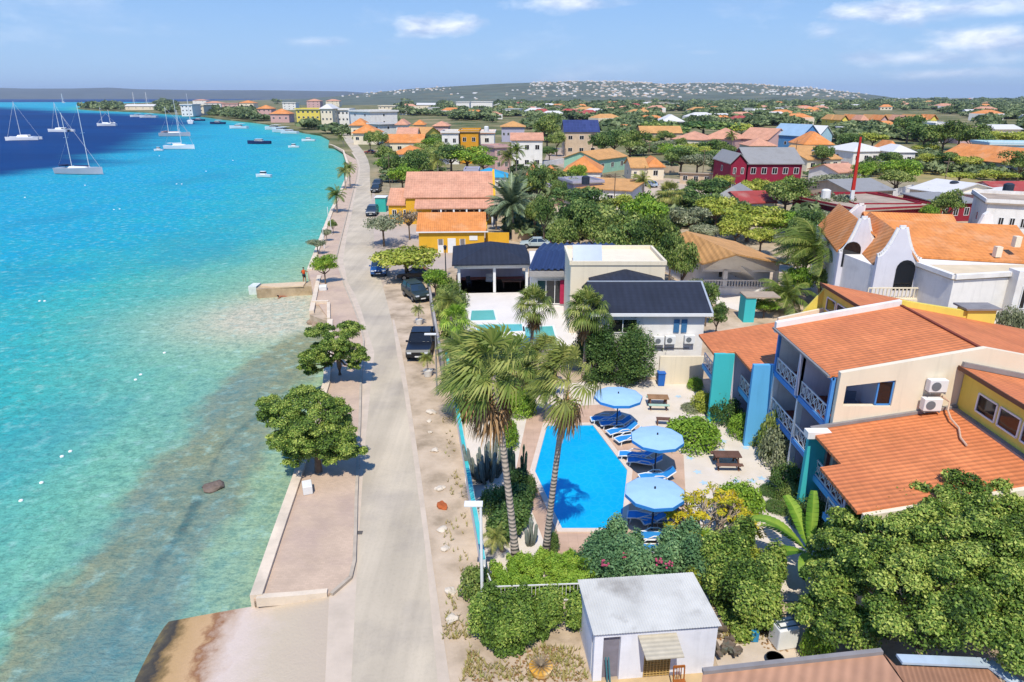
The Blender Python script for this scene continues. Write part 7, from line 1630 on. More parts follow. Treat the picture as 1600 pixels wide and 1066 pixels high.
# (xl, yl, xr, yr, eave height, depth, roof form, rise, wall, roof, windows, floors, label)
T = [
 (733, 277, 794, 277, 3.0, 9, 'hip', 1.7, 'w', 'b', 3, 1, 'white house with a turquoise hipped roof right behind the salmon roofed hall'),
 (690, 277, 726, 276, 3.2, 8, 'flat', .3, 'l', 'l', 2, 1, 'pale blue flat building between the yellowish palm and the turquoise roof'),
 (724, 268, 748, 268, 4.2, 7, 'flat', .4, 'v', 'g', 2, 1, 'grey lilac block left of the turquoise hipped roof'),
 (609, 241, 665, 241, 4.2, 12, 'hip', 2.2, 'w', 'o', 2, 1, 'white roadside house with an orange hipped roof and one wide dark window'),
 (686, 240, 732, 238, 3.2, 12, 'hip', 1.3, 'l', 'l', 3, 1, 'low house with a pale blue roof below the white and orange block'),
 (688, 208, 718, 208, 9.5, 14, 'flat', .5, 'w', 'f', 2, 2, 'white two storey part at the left of the orange block'),
 (716, 206, 749, 206, 9.8, 15, 'flat', .5, 'o', 'f', 2, 2, 'bright ochre orange middle block between two white ones'),
 (747, 208, 774, 208, 9.2, 13, 'flat', .5, 'w', 'p', 1, 2, 'white block at the right of the ochre orange one'),
 (797, 219, 850, 219, 8.4, 12, 'gable_x', 1.8, 'w', 'p', 3, 2, 'white two storey house with a pinkish roof right of the tall palms'),
 (772, 231, 800, 230, 6.4, 9, 'flat', .5, 'p', 'f', 2, 2, 'pinkish two storey house left of the white one with the pinkish roof'),
 (781, 198, 822, 198, 7, 14, 'hip', 2.4, 'v', 't', 5, 1, 'wide grey house with a tan hipped roof and a row of dark openings'),
 (881, 206, 938, 206, 8.4, 16, 'gable_x', 3.8, 'e', 'S', 3, 2, 'beige house with its roof covered in blue solar panels'),
 (895, 222, 930, 221, 3.4, 10, 'gable_x', 1.4, 'w', 'w', 3, 1, 'low white roofed house in front of the solar roofed house'),
 (823, 280, 846, 280, 3.3, 10, 'hip', 2.4, 'p', 'o', 1, 1, 'bright orange hipped house, left one of the orange group'),
 (842, 281, 883, 281, 3.2, 9, 'hip', 2.6, 'v', 'o', 0, 1, 'bright orange hipped house with a blank lilac wall'),
 (878, 268, 941, 269, 3.6, 14, 'hip', 3.0, 'w', 'o', 3, 1, 'largest orange hipped house, behind the small green tree'),
 (898, 293, 988, 298, 3.6, 11, 'shed', .9, 'w', 't', 4, 1, 'long white garage house with a beige flat roof and the red car'),
 (895, 287, 945, 285, 4.4, 8, 'flat', .4, 'v', 'g', 1, 1, 'grey flat roofed rear part of the garage house'),
 (935, 250, 982, 244, 3.8, 12, 'gable_x', 2.0, 'g', 't', 3, 1, 'mint walled house with a tan roof beyond the dusty lot'),
 (985, 262, 1014, 262, 3.4, 12, 'gable_x', 2.0, 'c', 't', 2, 1, 'cream house with a tan roof left of its orange hipped neighbour'),
 (1010, 261, 1041, 261, 3.2, 11, 'hip', 2.2, 'c', 'o', 1, 1, 'small orange yellow hipped house above the dusty lot'),
 (1141, 256, 1171, 256, 6.4, 14, 'gable_y', 2.2, 'm', 'g', 2, 2, 'maroon house gable end with two white framed windows'),
 (1168, 256, 1258, 256, 6.4, 14, 'gable_x', 3.0, 'm', 'g', 5, 2, 'long maroon two storey house with a grey roof'),
 (1133, 277, 1172, 277, 2.2, 1.2, 'flat', 0, 'l', 'w', 0, 1, 'pale fence wall in front of the maroon house'),
 (1116, 308, 1162, 311, 3.2, 11, 'hip', 1.8, 'l', 'g', 3, 1, 'low house with a grey hipped roof in front of the maroon house'),
 (1160, 318, 1216, 316, 2.8, 9, 'gable_x', 1.5, 'w', 'r', 2, 1, 'low annex with a faded red roof right of the grey hipped roof'),
 (1234, 308, 1340, 330, 3.6, 16, 'flat', .3, 'r', 'f', 6, 1, 'long red walled building with a pale flat roof and white pillars'),
 (1335, 322, 1440, 322, 3.4, 14, 'flat', .4, 'r', 'f', 5, 1, 'red walled flat building directly behind the white villa'),
 (1470, 318, 1545, 316, 3.2, 10, 'shed', .5, 'r', 'g', 4, 1, 'red walled building with a grey roof edge right of the palm'),
 (1417, 294, 1480, 303, 3.6, 14, 'gable_x', 1.6, 'c', 'w', 3, 1, 'cream house with a broad white roof behind the red building'),
 (1480, 300, 1552, 306, 3.6, 12, 'shed', .8, 'p', 'w', 4, 1, 'pink walled house with a white roof edge right of the broad white roof'),
 (1330, 300, 1400, 297, 3.0, 14, 'gable_x', 1.6, 'e', 'g', 2, 1, 'grey roofed hall behind the long red walled building'),
 (1540, 317, 1640, 322, 5.6, 12, 'flat', .5, 'w', 'f', 5, 1, 'white house with arched dark openings at the right edge'),
 (1560, 300, 1660, 300, 3.6, 10, 'gable_x', 1.4, 'p', 'r', 3, 1, 'red roofed house at the right edge above the arched white house'),
 (1334, 237, 1392, 236, 4.0, 16, 'hip', 2.2, 'w', 'w', 4, 1, 'white house with a pale hipped roof right of the antenna mast'),
 (1395, 238, 1434, 238, 4.2, 13, 'hip', 2.0, 'w', 'w', 2, 1, 'white house with a pale roof and a dark porch beside the orange one'),
 (1388, 233, 1407, 233, 4.6, 10, 'hip', 2.4, 'c', 'o', 1, 1, 'small orange roofed house squeezed between two white roofed ones'),
 (1464, 244, 1640, 262, 3.6, 15, 'gable_x', 3.6, 'e', 'o', 8, 1, 'very long low house with a bright orange roof before the dark trees at the right'),
 (1546, 226, 1640, 227, 6.0, 14, 'flat', .6, 'l', 'w', 6, 1, 'long pale building with dark glass band at the right edge'),
 (1310, 270, 1350, 268, 3.2, 10, 'gable_x', 1.6, 'w', 'p', 3, 1, 'low white house with a pinkish roof left below the antenna mast'),
 (1253, 213, 1283, 212, 6.0, 16, 'gable_y', 4.2, 'b', 'l', 1, 1, 'blue gabled house with white trim'),
 (1281, 212, 1303, 211, 6.0, 14, 'gable_y', 3.6, 'l', 'w', 1, 1, 'pale gabled house right beside the blue one'),
 (1048, 217, 1098, 219, 4.0, 14, 'hip', 3.0, 'c', 'p', 3, 1, 'long salmon roofed house at the left of the orange roof cluster'),
 (1095, 216, 1146, 218, 4.2, 15, 'hip', 4.0, 'p', 'p', 3, 1, 'salmon hipped house in the left middle of the roof cluster'),
 (1152, 216, 1200, 219, 4.2, 14, 'gable_x', 4.2, 'p', 'p', 4, 1, 'salmon gabled house in the middle of the roof cluster'),
 (1170, 228, 1216, 228, 3.6, 12, 'hip', 2.4, 'c', 'p', 3, 1, 'low salmon roofed house just behind the maroon house'),
 (1198, 214, 1252, 216, 4.4, 18, 'hip', 5.0, 'p', 'p', 4, 1, 'biggest salmon hipped roof of the cluster, left below the blue gable'),
 (1256, 226, 1305, 226, 4.2, 15, 'hip', 4.2, 'c', 'o', 3, 1, 'orange roofed house in front of the blue gabled one'),
 (1222, 238, 1262, 240, 3.4, 14, 'gable_x', 2.0, 'w', 't', 3, 1, 'tan and white house right behind the maroon roof'),
 (1262, 250, 1318, 248, 3.2, 12, 'gable_x', 1.8, 'c', 't', 3, 1, 'cream house with a tan roof and a yellowish palm to its left'),
 (1060, 270, 1116, 272, 2.6, 1.0, 'flat', 0, 'e', 'f', 3, 1, 'beige ruin wall with dark openings above the dusty lot'),
 (1034, 190, 1071, 190, 6.0, 22, 'hip', 4.0, 'w', 'w', 2, 1, 'white dome like hall on the plain'),
 (600, 223, 662, 223, 4.0, 14, 'gable_x', 2.8, 'c', 'o', 4, 1, 'long low house with a deep orange roof above the hipped roadside house'),
 (618, 212, 652, 212, 6.0, 12, 'gable_x', 2.8, 'c', 'p', 3, 1, 'salmon roofed house behind the long deep orange roof'),
 (616, 195, 637, 195, 7.2, 14, 'hip', 2.6, 'w', 'p', 2, 2, 'white two storey cube with a pinkish hip near the sea front trees'),
 (664, 210, 690, 208, 6.0, 12, 'gable_y', 2.6, 'y', 't', 1, 1, 'small yellow gabled house left of the ochre orange block'),
 (644, 195, 664, 195, 5.0, 12, 'hip', 2.6, 'c', 'o', 1, 1, 'small orange hipped house behind the white cube'),
 (674, 197, 702, 197, 5.0, 16, 'hip', 2.4, 'p', 'p', 2, 1, 'low pinkish house beyond the small yellow gabled one'),
 (548, 208, 592, 208, 5.0, 14, 'hip', 3.6, 'c', 'o', 3, 1, 'orange hipped house at the bend of the sea front road'),
 (545, 196, 574, 196, 6.0, 14, 'hip', 3.4, 'c', 'o', 2, 1, 'orange hipped house just before the white waterfront complex'),
 (572, 194, 592, 195, 7.0, 12, 'flat', .6, 'w', 'k', 2, 2, 'white house with a blue roof right of the waterfront complex'),
 (460, 171, 500, 171, 11.5, 18, 'flat', .8, 'y', 'w', 5, 3, 'pale yellow three storey end of the waterfront complex'),
 (498, 170, 520, 170, 13, 20, 'hip', 3.0, 'c', 'w', 3, 3, 'cream three storey part of the waterfront complex'),
 (518, 172, 546, 172, 12, 18, 'flat', .8, 'w', 'w', 4, 3, 'white three storey middle of the waterfront complex'),
 (544, 174, 577, 175, 12, 20, 'flat', .8, 'w', 'w', 2, 3, 'bright white right end of the waterfront complex'),
 (420, 178, 452, 178, 7, 16, 'hip', 4.0, 'p', 'o', 3, 1, 'orange roofed house on the shore left of the waterfront complex'),
 (400, 170, 424, 170, 8, 18, 'hip', 4, 'p', 'o', 3, 2, 'orange roofed hotel on the shore farther left'),
 (440, 161, 462, 161, 11, 22, 'flat', .8, 'w', 'w', 3, 3, 'white hotel block behind the orange roofed shore house'),
 (478, 158, 500, 158, 13, 24, 'hip', 4, 'p', 'p', 3, 3, 'pink town block with a red roof behind the complex'),
 (508, 158, 530, 158, 12, 24, 'hip', 4, 'c', 'p', 3, 3, 'cream town block with a red roof behind the complex'),
 (590, 166, 618, 166, 9, 24, 'flat', .8, 'c', 'w', 4, 2, 'long cream building behind the right end of the complex'),
 (650, 164, 680, 164, 8, 24, 'gable_x', 3, 'c', 'w', 3, 1, 'white roofed hall with an orange base in the far town'),
 (712, 160, 734, 160, 12, 40, 'flat', .8, 'w', 'w', 0, 1, 'far long white warehouse, its left part'),
 (735, 159.5, 770, 159.5, 12, 40, 'flat', .8, 'w', 'w', 0, 1, 'far long white warehouse, its right part'),
 (280, 164, 300, 164, 12, 24, 'flat', .8, 'w', 'w', 3, 3, 'white apartment block on the far shore, left of its neighbour'),
 (300, 165, 318, 165, 11, 24, 'flat', .8, 'c', 'f', 2, 3, 'cream apartment block on the far shore beside the white one'),
 (318, 161, 345, 161, 10, 24, 'hip', 3, 'w', 'p', 3, 2, 'pinkish roofed block on the far shore'),
 (345, 162, 372, 162, 10, 24, 'flat', .8, 'p', 'o', 3, 2, 'pink flat block on the far shore'), (372, 161, 396, 161, 11, 24, 'hip', 4, 'c', 'o', 3, 2, 'orange hipped block at the right end of the far shore row'),
 (194, 166, 240, 166, 6, 20, 'gable_x', 3, 'c', 'w', 4, 1, 'low pale house on the spit of land'),
 (300, 157, 322, 157, 12, 30, 'hip', 3, 'w', 'p', 2, 2, 'pale far block behind the far shore row'),
 (1462, 195, 1500, 195, 8, 18, 'flat', .8, 'w', 'w', 3, 2, 'white cubic house right of the yellow row'),
 (1500, 200, 1532, 200, 7, 16, 'flat', .6, 'p', 'f', 3, 2, 'pinkish flat house right of the white cubic one'),
 (1555, 202, 1600, 202, 5, 16, 'gable_x', 2, 'c', 'w', 4, 1, 'long pale roofed house near the right edge'),
]
for i in range(11): 
    x = 1298 + i * 15.5; T.append((x, 187 + (i % 2), x + 14, 187 + (i % 2), 6.0, 16, 'gable_y' if i % 3 else 'hip', 3.2, 'yyocypycyoy'[i], 'ttoptotptoo'[i], 1, 2, None))
row_lab = ['leftmost house of the yellow and orange row on the plain', 'second house of the yellow row, counted from the left', 'third house of the yellow row, counted from the left', 'fourth house of the yellow row, counted from the left', 'fifth house of the yellow row, counted from the left', 'middle house of the yellow and orange row', 'fifth house of the yellow row, counted from the right', 'fourth house of the yellow row, counted from the right', 'third house of the yellow row, counted from the right', 'second house of the yellow row, counted from the right', 'rightmost house of the yellow and orange row on the plain']
ri = 0; HB = []
for (xl, yl, xr, yr, h, dep, rf_, rh, wk, rk, nw, fl, lab) in T:
    grp = None
    if lab is None: lab = row_lab[ri]; ri += 1; grp = 'row of yellow houses on the plain'
    A_ = G(xl, yl, h); far = A_.y > 480
    hs = house((xl, yl), (xr, yr), h, dep * (1 + .0 * A_.y), rf_, rh, WM[wk], RM[rk], lab, nw=nw, floors=fl, group=grp, name='fence_wall' if 'fence wall' in lab else 'ruin' if 'ruin' in lab else 'house', cat='wall' if 'fence wall' in lab else 'ruin' if 'ruin' in lab else 'house', wside=not far, oh=.4 if A_.y < 300 else .8)
    dd = PX((A_.x, A_.y, 0)); by = dd[1]; occ(xl - 4, min(yl, yr) - 12 - (dep * 8 / max(A_.y, 60)) * 10, xr + 4, by + 2); HB.append(((xl + xr) / 2, (yl + by) / 2, lab, hs.name, xr - xl))
# brown timber fence and wall before the garage house
b = MB(); a, c, d = G(885, 317), G(935, 323), G(968, 318); 
for s, t in ((a, c), (c, d)):
    L_ = (t - s).length
    for k in range(int(L_ / .3)): q = s.lerp(t, k * .3 / L_); b.box((q.x, q.y, .85), (.2, .04, 1.7))
    b.bar((s.x, s.y, 1.3), (t.x, t.y, 1.3), .06); b.bar((s.x, s.y, .4), (t.x, t.y, .4), .06)
tag(b.build('board_fence', M_wood), 'brown board fence in front of the garage house', 'fence')
# light dusty lots and dry grass fields
def lot(pts, name, col, z=.006, **k):
    P = [G(*p) for p in pts]; MB().sheet([(p.x, p.y) for p in P], z).build(name, mat(name + col, col, .95, .12, .15, bump=.15, bscale=4, **k))["kind"] = 'structure'
lot([(985, 275), (1060, 280), (1120, 295), (1110, 318), (1040, 325), (1000, 318), (975, 300)], 'dusty_lot', '#b8a48e')
lot([(858, 232), (925, 228), (930, 250), (880, 262), (850, 252)], 'dusty_lot', '#a99684'); lot([(880, 318), (985, 322), (900, 345), (870, 395), (810, 392), (830, 340)], 'dusty_lot', '#b5a18a', .007)
lot([(1310, 252), (1455, 258), (1600, 282), (1700, 300), (1560, 296), (1420, 284), (1330, 274)], 'dry_grass_field', '#9c8a5a', stain='#6f7440', stain_amt=.7, stain_scale=.2)
MB().sheet([(p.x, p.y) for p in [G(*q) for q in [(1225, 205), (1700, 212), (1700, 222), (1225, 216)]]], .006).build('side_road', M_asph)["kind"] = 'structure'
# utility poles and yard walls
for x, y, h, lab in [(1097, 283, 8, 'thin utility pole beside the beige ruin wall'), (1012, 268, 8, 'thin utility pole left of the dusty lot'), (925, 252, 9, 'dark utility pole beside the mint walled house'), (1143, 330, 7, 'utility pole in front of the grey hipped roof'), (610, 300, 8, 'slim pole among the roadside trees before the annex'), (608, 205, 9, 'pole at the bend of the sea front road'), (1468, 322, 9, 'lattice like pole beside the palm behind the white villa'), (890, 238, 9, 'pole at the bare lot below the solar roofed house'), (1240, 262, 8, 'pole at the right end of the maroon house'), (958, 345, 8, 'grey pole rising from the big green crowns')]:
    p = G(x, y); e = empty('utility_pole', p, 0, lab, 'pole', 'utility poles of the town'); r = max(.1, p.y * .0006)
    b = MB(); b.tube([(0, 0, 0), (0, 0, h)], [r, r * .7], 6); b.build('pole', M_pole if 'dark' in lab else M_BARK, e)
    b = MB(); b.bar((-.9, 0, h - .6), (.9, 0, h - .6), r * 1.2); b.build('crossarm', M_BARK, e)
for s_, t_, m_, lab in [((985, 273), (1060, 269), M_beige, 'long low beige wall at the back of the dusty lot'), ((1395, 308), (1425, 300), M_white, 'white yard wall before the cream house with the broad white roof'), ((1300, 300), (1345, 305), M_white, 'white low wall left of the red and white mast foot'), ((845, 262), (880, 256), M_white, 'low white wall at the bare lot behind the orange hipped houses'), ((1105, 320), (1160, 334), M_beige, 'low beige wall in front of the grey hipped roof'), ((800, 377), (850, 374), M_beige, 'low wall behind the dark hipped pavilion'), ((1265, 256), (1325, 262), M_pinkw, 'pinkish yard wall right of the maroon house'), ((1440, 255), (1465, 262), M_white, 'short white wall left of the very long orange roof'), ((606, 262), (640, 266), M_white, 'white garden wall below the hipped roadside house'), ((880, 318), (800, 345), M_beige, 'low beige wall across the dusty ground near the huge date palm')]:
    a, c = G(*s_), G(*t_); b = MB(); b.bar((a.x, a.y, .8), (c.x, c.y, .8), .25, 1.7); tag(b.build('yard_wall', m_), lab, 'wall')
for x, y, z, lab in [(1490, 292, 4.2, 'black water tank on the pink walled house'), (1575, 297, 6.1, 'black water tank on the arched white house'), (760, 203, 10.4, 'white water tank on the white block beside the ochre one'), (915, 284, 5.1, 'dark water tank on the garage house'), (1290, 306, 4.4, 'white water tank on the long red walled building')]:
    p = G(x, y, z); b = MB(); b.tube([(p.x, p.y, z - .5), (p.x, p.y, z + .9), (p.x, p.y, z + 1.1)], [.75, .75, .4], 12); tag(b.build('water_tank', M_pole if 'white water' not in lab else M_trim), lab, 'water tank')
# ------------------------------------------------------------------ boats
M_hull = mat('white_hull', '#dcdcdc', .35, .03, .5, spec=.5); M_hullg = mat('grey_hull', '#a8a8b0', .4, .05, .5); M_navy = mat('navy_canvas', '#20305a', .8, .05, 2); M_tan = mat('tan_canvas', '#b08a80', .8, .05, 2)
def hull_mb(L_, w, h, x=0, keel=.3):
    b = MB(); n = 12; rings = []
    for i in range(n + 1):
        t = i / n; y = -L_ / 2 + L_ * t; k = (1 - max(0, (t - .45) / .55) ** 2.2) * (.82 + .18 * min(1, t / .25)); hh = h * (1 + .25 * t * t)
        rings.append([(x - w / 2 * k, y, hh), (x - w / 2 * k * .8, y, .15), (x, y, -keel), (x + w / 2 * k * .8, y, .15), (x + w / 2 * k, y, hh)])
    vs = [p for r in rings for p in r]; fs = []
    for i in range(n):
        for k in range(4): a = i * 5 + k; fs.append((a, a + 1, a + 6, a + 5))
        fs.append((i * 5, i * 5 + 5, i * 5 + 9, i * 5 + 4))
    fs.append((0, 1, 2, 3, 4)); return b.add(vs, fs)
def rig(b, y, H, r, L_): b.tube([(0, y, .8), (0, y, H)], [r, r * .75], 6)
def sailboat(px, py, L_, H, label, masts=((.08, 1.0),), rz=0, kind='mono', cover=M_trim, hullm=None, grp='boats on the bay'):
    p = G(px, py, WZ); e = empty('sailing_yacht', (p.x, p.y, WZ), rz, label, 'sailing boat', grp); r = max(.09, p.y * .00035)
    hm = hullm or M_hull
    if kind == 'cat':
        for s in (-1, 1): hull_mb(L_, 1.7, 1.5, s * 3.0).build('hull', hm, e)
        b = MB(); b.box((0, -.4, 1.5), (6.6, L_ * .62, .4)); b.box((0, -.2, 2.1), (5.0, L_ * .36, 1.0), top=.8); b.build('cabin', hm, e)
        b = MB(); b.box((0, -.2, 2.15), (4.4, L_ * .365, .35), top=.97); b.build('cabin_window', M_glass, e)
    else:
        hull_mb(L_, L_ * .27, L_ * .09 + .35).build('hull', hm, e)
        b = MB(); b.box((0, 0, L_ * .09 + .6), (L_ * .15, L_ * .42, .55), top=.8); b.build('cabin', M_hull, e)
        b = MB(); b.box((0, -L_ * .3, L_ * .09 + 1.3), (L_ * .17, L_ * .14, .12)); b.bar((0, -L_ * .3, L_ * .09 + .5), (0, -L_ * .3, L_ * .09 + 1.3), .1); b.build('sun_cover', cover, e)
    for (f, k) in masts:
        y = L_ * f; b = MB(); rig(b, y, H * k, r, L_); b.bar((0, y, H * k * .6), (L_ * .06, y, H * k * .6), r * .7); b.bar((0, y, H * k * .6), (-L_ * .06, y, H * k * .6), r * .7); b.build('mast', M_trim, e)
        b = MB(); b.tube([(0, y, 2.4), (0, y - L_ * .3 * k, 2.3)], r * 2.2, 6); b.build('boom', cover, e)
    b = MB(); H1 = H * masts[0][1]; b.tube([(0, L_ * masts[0][0], H1 * .97), (0, L_ * .48, 1.6)], r * .55, 4); b.tube([(0, L_ * masts[-1][0], H * masts[-1][1] * .97), (0, -L_ * .49, 1.4)], r * .28, 4); b.build('stay', M_trim if kind == 'cat' else M_hullg, e)
    return e
sailboat(38, 219, 15, 19, 'white catamaran with one mast and a white roller furler, the leftmost boat', rz=1.85, kind='cat')
sailboat(96, 206, 15, 18, 'white catamaran second from the left, beyond the two masted ketch', rz=1.3, kind='cat')
sailboat(126, 272, 15, 18, 'two masted ketch with dark blue sail covers on the turquoise edge', masts=((-.16, .94), (.22, 1.06)), rz=-1.75, cover=M_navy, hullm=M_hullg)
sailboat(167, 197, 15, 14, 'small two masted yacht in the middle of the deep blue water', masts=((-.2, .85), (.2, 1.0)), rz=1.6)
sailboat(274, 213, 17, 20, 'large two masted yacht with a tan awning on the drop off', masts=((-.2, .8), (.12, 1.0)), rz=-1.5, cover=M_tan, hullm=M_hullg)
sailboat(281, 233, 13, 16, 'white single masted yacht right in front of the tan awning one', rz=-1.6)
sailboat(298, 193, 20, 24, 'distant two masted yacht near the town shore', masts=((-.18, .8), (.14, 1.0)), rz=.4)
for x, y, h, lab in [(211, 165, 22, 'far yacht mast behind the spit, left one'), (231, 165, 22, 'far yacht mast behind the spit, right one'), (99, 161, 24, 'tiny yacht far out beyond the spit')]:
    sailboat(x, y, 22, h + 12, lab, rz=1.0)
def motorboat(px, py, L_, label, rz=0, canopy=True, cm=None):
    p = G(px, py, WZ); e = empty('motor_boat', (p.x, p.y, WZ), rz, label, 'motor boat', 'motor boats near the town shore'); hull_mb(L_, L_ * .34, L_ * .1 + .25).build('hull', cm or M_hull, e)
    b = MB(); b.box((0, 0, L_ * .1 + .7), (L_ * .22, L_ * .36, 1.0), top=.8); b.build('cabin', M_hull, e)
    b = MB(); b.box((0, 0, L_ * .1 + .85), (L_ * .225, L_ * .34, .35), top=.9); b.build('cabin_window', M_glass, e)
    if canopy: b = MB(); b.box((0, -L_ * .15, L_ * .1 + 1.9), (L_ * .24, L_ * .4, .1)); b.bar((0, -L_ * .15, .8), (0, -L_ * .15, L_ * .1 + 1.9), .1); b.build('canopy', M_trim, e)
for x, y, L_, rz, c, lab in [(373, 201, 14, 1.4, 1, 'white motor boat with a canopy left of the three moored side by side'), (340, 194, 13, 1.5, 1, 'dark topped motor boat nearest to the town beach'), (412, 277, 4.6, 1.4, 0, 'small white open boat alone in the turquoise shallows'), (405, 225, 11, 1.6, 0, 'low dark boat right of the single masted yacht'),
                          (428, 203, 15, 1.2, 1, 'white cabin boat, left of the moored trio'), (440, 207, 16, 1.1, 1, 'white and red cabin boat, middle of the moored trio'), (452, 209, 12, 1.3, 0, 'low boat, right of the moored trio'), (482, 221, 7, 1.5, 0, 'small white launch close to the road bend'), (459, 231, 5, 1.5, 0, 'tiny launch left below the small white one'),
                          (214, 183, 16, 1.5, 1, 'white cruiser off the spit, left of two'), (232, 184, 20, 1.5, 1, 'longer white cruiser off the spit, right of two'), (310, 189, 12, 1.5, 0, 'dark boat close to the town beach beside the distant yacht'), (248, 236, 4, 1.5, 0, 'white dinghy left of the single masted yacht')]:
    motorboat(x, y, L_, lab, rz, c, M_navy if 'dark' in lab else None)
M_buoy = mat('white_buoy', '#e0e0dc', .6, .05, 4)
for i, (x, y) in enumerate([(39, 309), (133, 290), (178, 328), (187, 327), (276, 288), (284, 288), (364, 251), (322, 268), (62, 471), (70, 471), (257, 552), (220, 586), (212, 594), (110, 706), (97, 714), (33, 783), (65, 755), (249, 244)]):
    p = G(x, y, WZ); r = .11 + p.y * .00042; bm = bmesh.new(); bmesh.ops.create_icosphere(bm, subdivisions=2, radius=r); 
    for v in bm.verts: v.co.z *= .7
    me = bpy.data.meshes.new('mooring_buoy'); bm.to_mesh(me); bm.free(); me.materials.append(M_buoy); o = link('mooring_buoy', me, None, (p.x, p.y, WZ + r * .2))
    near = ['left of the ketch and nearest to the left edge', 'just below the ketch', 'left of a pair below the ketch', 'right of a pair below the ketch', 'left of a pair in the turquoise middle', 'right of a pair in the turquoise middle', 'off the moored trio', 'between the pair and the small open boat', 'left of a pair at the left edge', 'right of a pair at the left edge', 'far off the jetty in green water', 'in green water, upper of two', 'in green water, lower of two', 'upper of two in the near green water', 'lower of two in the near green water', 'nearest to the bottom left', 'pinkish, above the nearest one', 'small, beside the white dinghy'][i]
    tag(o, 'mooring buoy ' + near, 'buoy', 'mooring buoys')
# ------------------------------------------------------------------ scattered trees between the houses
LAND = [(p.x, p.y) for p in shore2]
LM = [(x, y, n) for (x, y, n) in [(700, 300, 'the salmon roofed hall'), (636, 240, 'the hipped roadside house'), (733, 215, 'the ochre orange block'), (823, 235, 'the pinkish roofed white house'), (909, 205, 'the solar roofed house'), (905, 262, 'the largest orange hipped house'), (940, 300, 'the garage house'), (1020, 255, 'the orange yellow hipped house'), (1200, 260, 'the maroon house'), (1135, 305, 'the grey hipped roof'), (1145, 390, 'the broad light orange roof'), (1080, 470, 'the dark roofed villa'), (1290, 325, 'the long red walled building'),
      (1330, 260, 'the antenna mast'), (1400, 243, 'the two white roofed houses'), (1530, 248, 'the very long orange roof'), (1380, 190, 'the yellow row'), (1278, 207, 'the blue gabled house'), (1150, 212, 'the salmon roof cluster'), (1052, 188, 'the white dome like hall'), (520, 178, 'the waterfront complex'), (742, 163, 'the long white warehouse'), (1450, 300, 'the broad white roof'), (800, 195, 'the tan hipped roof'), (1575, 330, 'the arched white house'), (1570, 200, 'the right edge houses'), (900, 160, 'the hillside houses'), (430, 180, 'the orange shore house'), (200, 170, 'the spit'), (330, 165, 'the far shore row'), (640, 200, 'the white cube with the pinkish hip')]]
CNT = {}
def where(px, py, kind):
    d = sorted((math.hypot((px - x), (py - y) * 2.0), n, x, y) for x, y, n in LM)[0]; x, y = d[2], d[3]
    if abs(px - x) > abs(py - y) * 1.6: r = 'right of' if px > x else 'left of'
    else: r = 'in front of' if py > y else 'beyond'
    k = (kind, r, d[1]); CNT[k] = CNT.get(k, 0) + 1; n = CNT[k]
    ordn = ['nearest', 'second nearest', 'third nearest', 'fourth nearest', 'fifth nearest', 'sixth nearest', 'seventh nearest', 'eighth nearest', 'ninth nearest', 'tenth nearest', 'eleventh nearest', 'twelfth nearest', 'thirteenth nearest', 'fourteenth nearest']
    q = ordn[n - 1] + ' ' if n <= len(ordn) else 'a farther one '
    return kind + ', ' + q + r + ' ' + d[1]
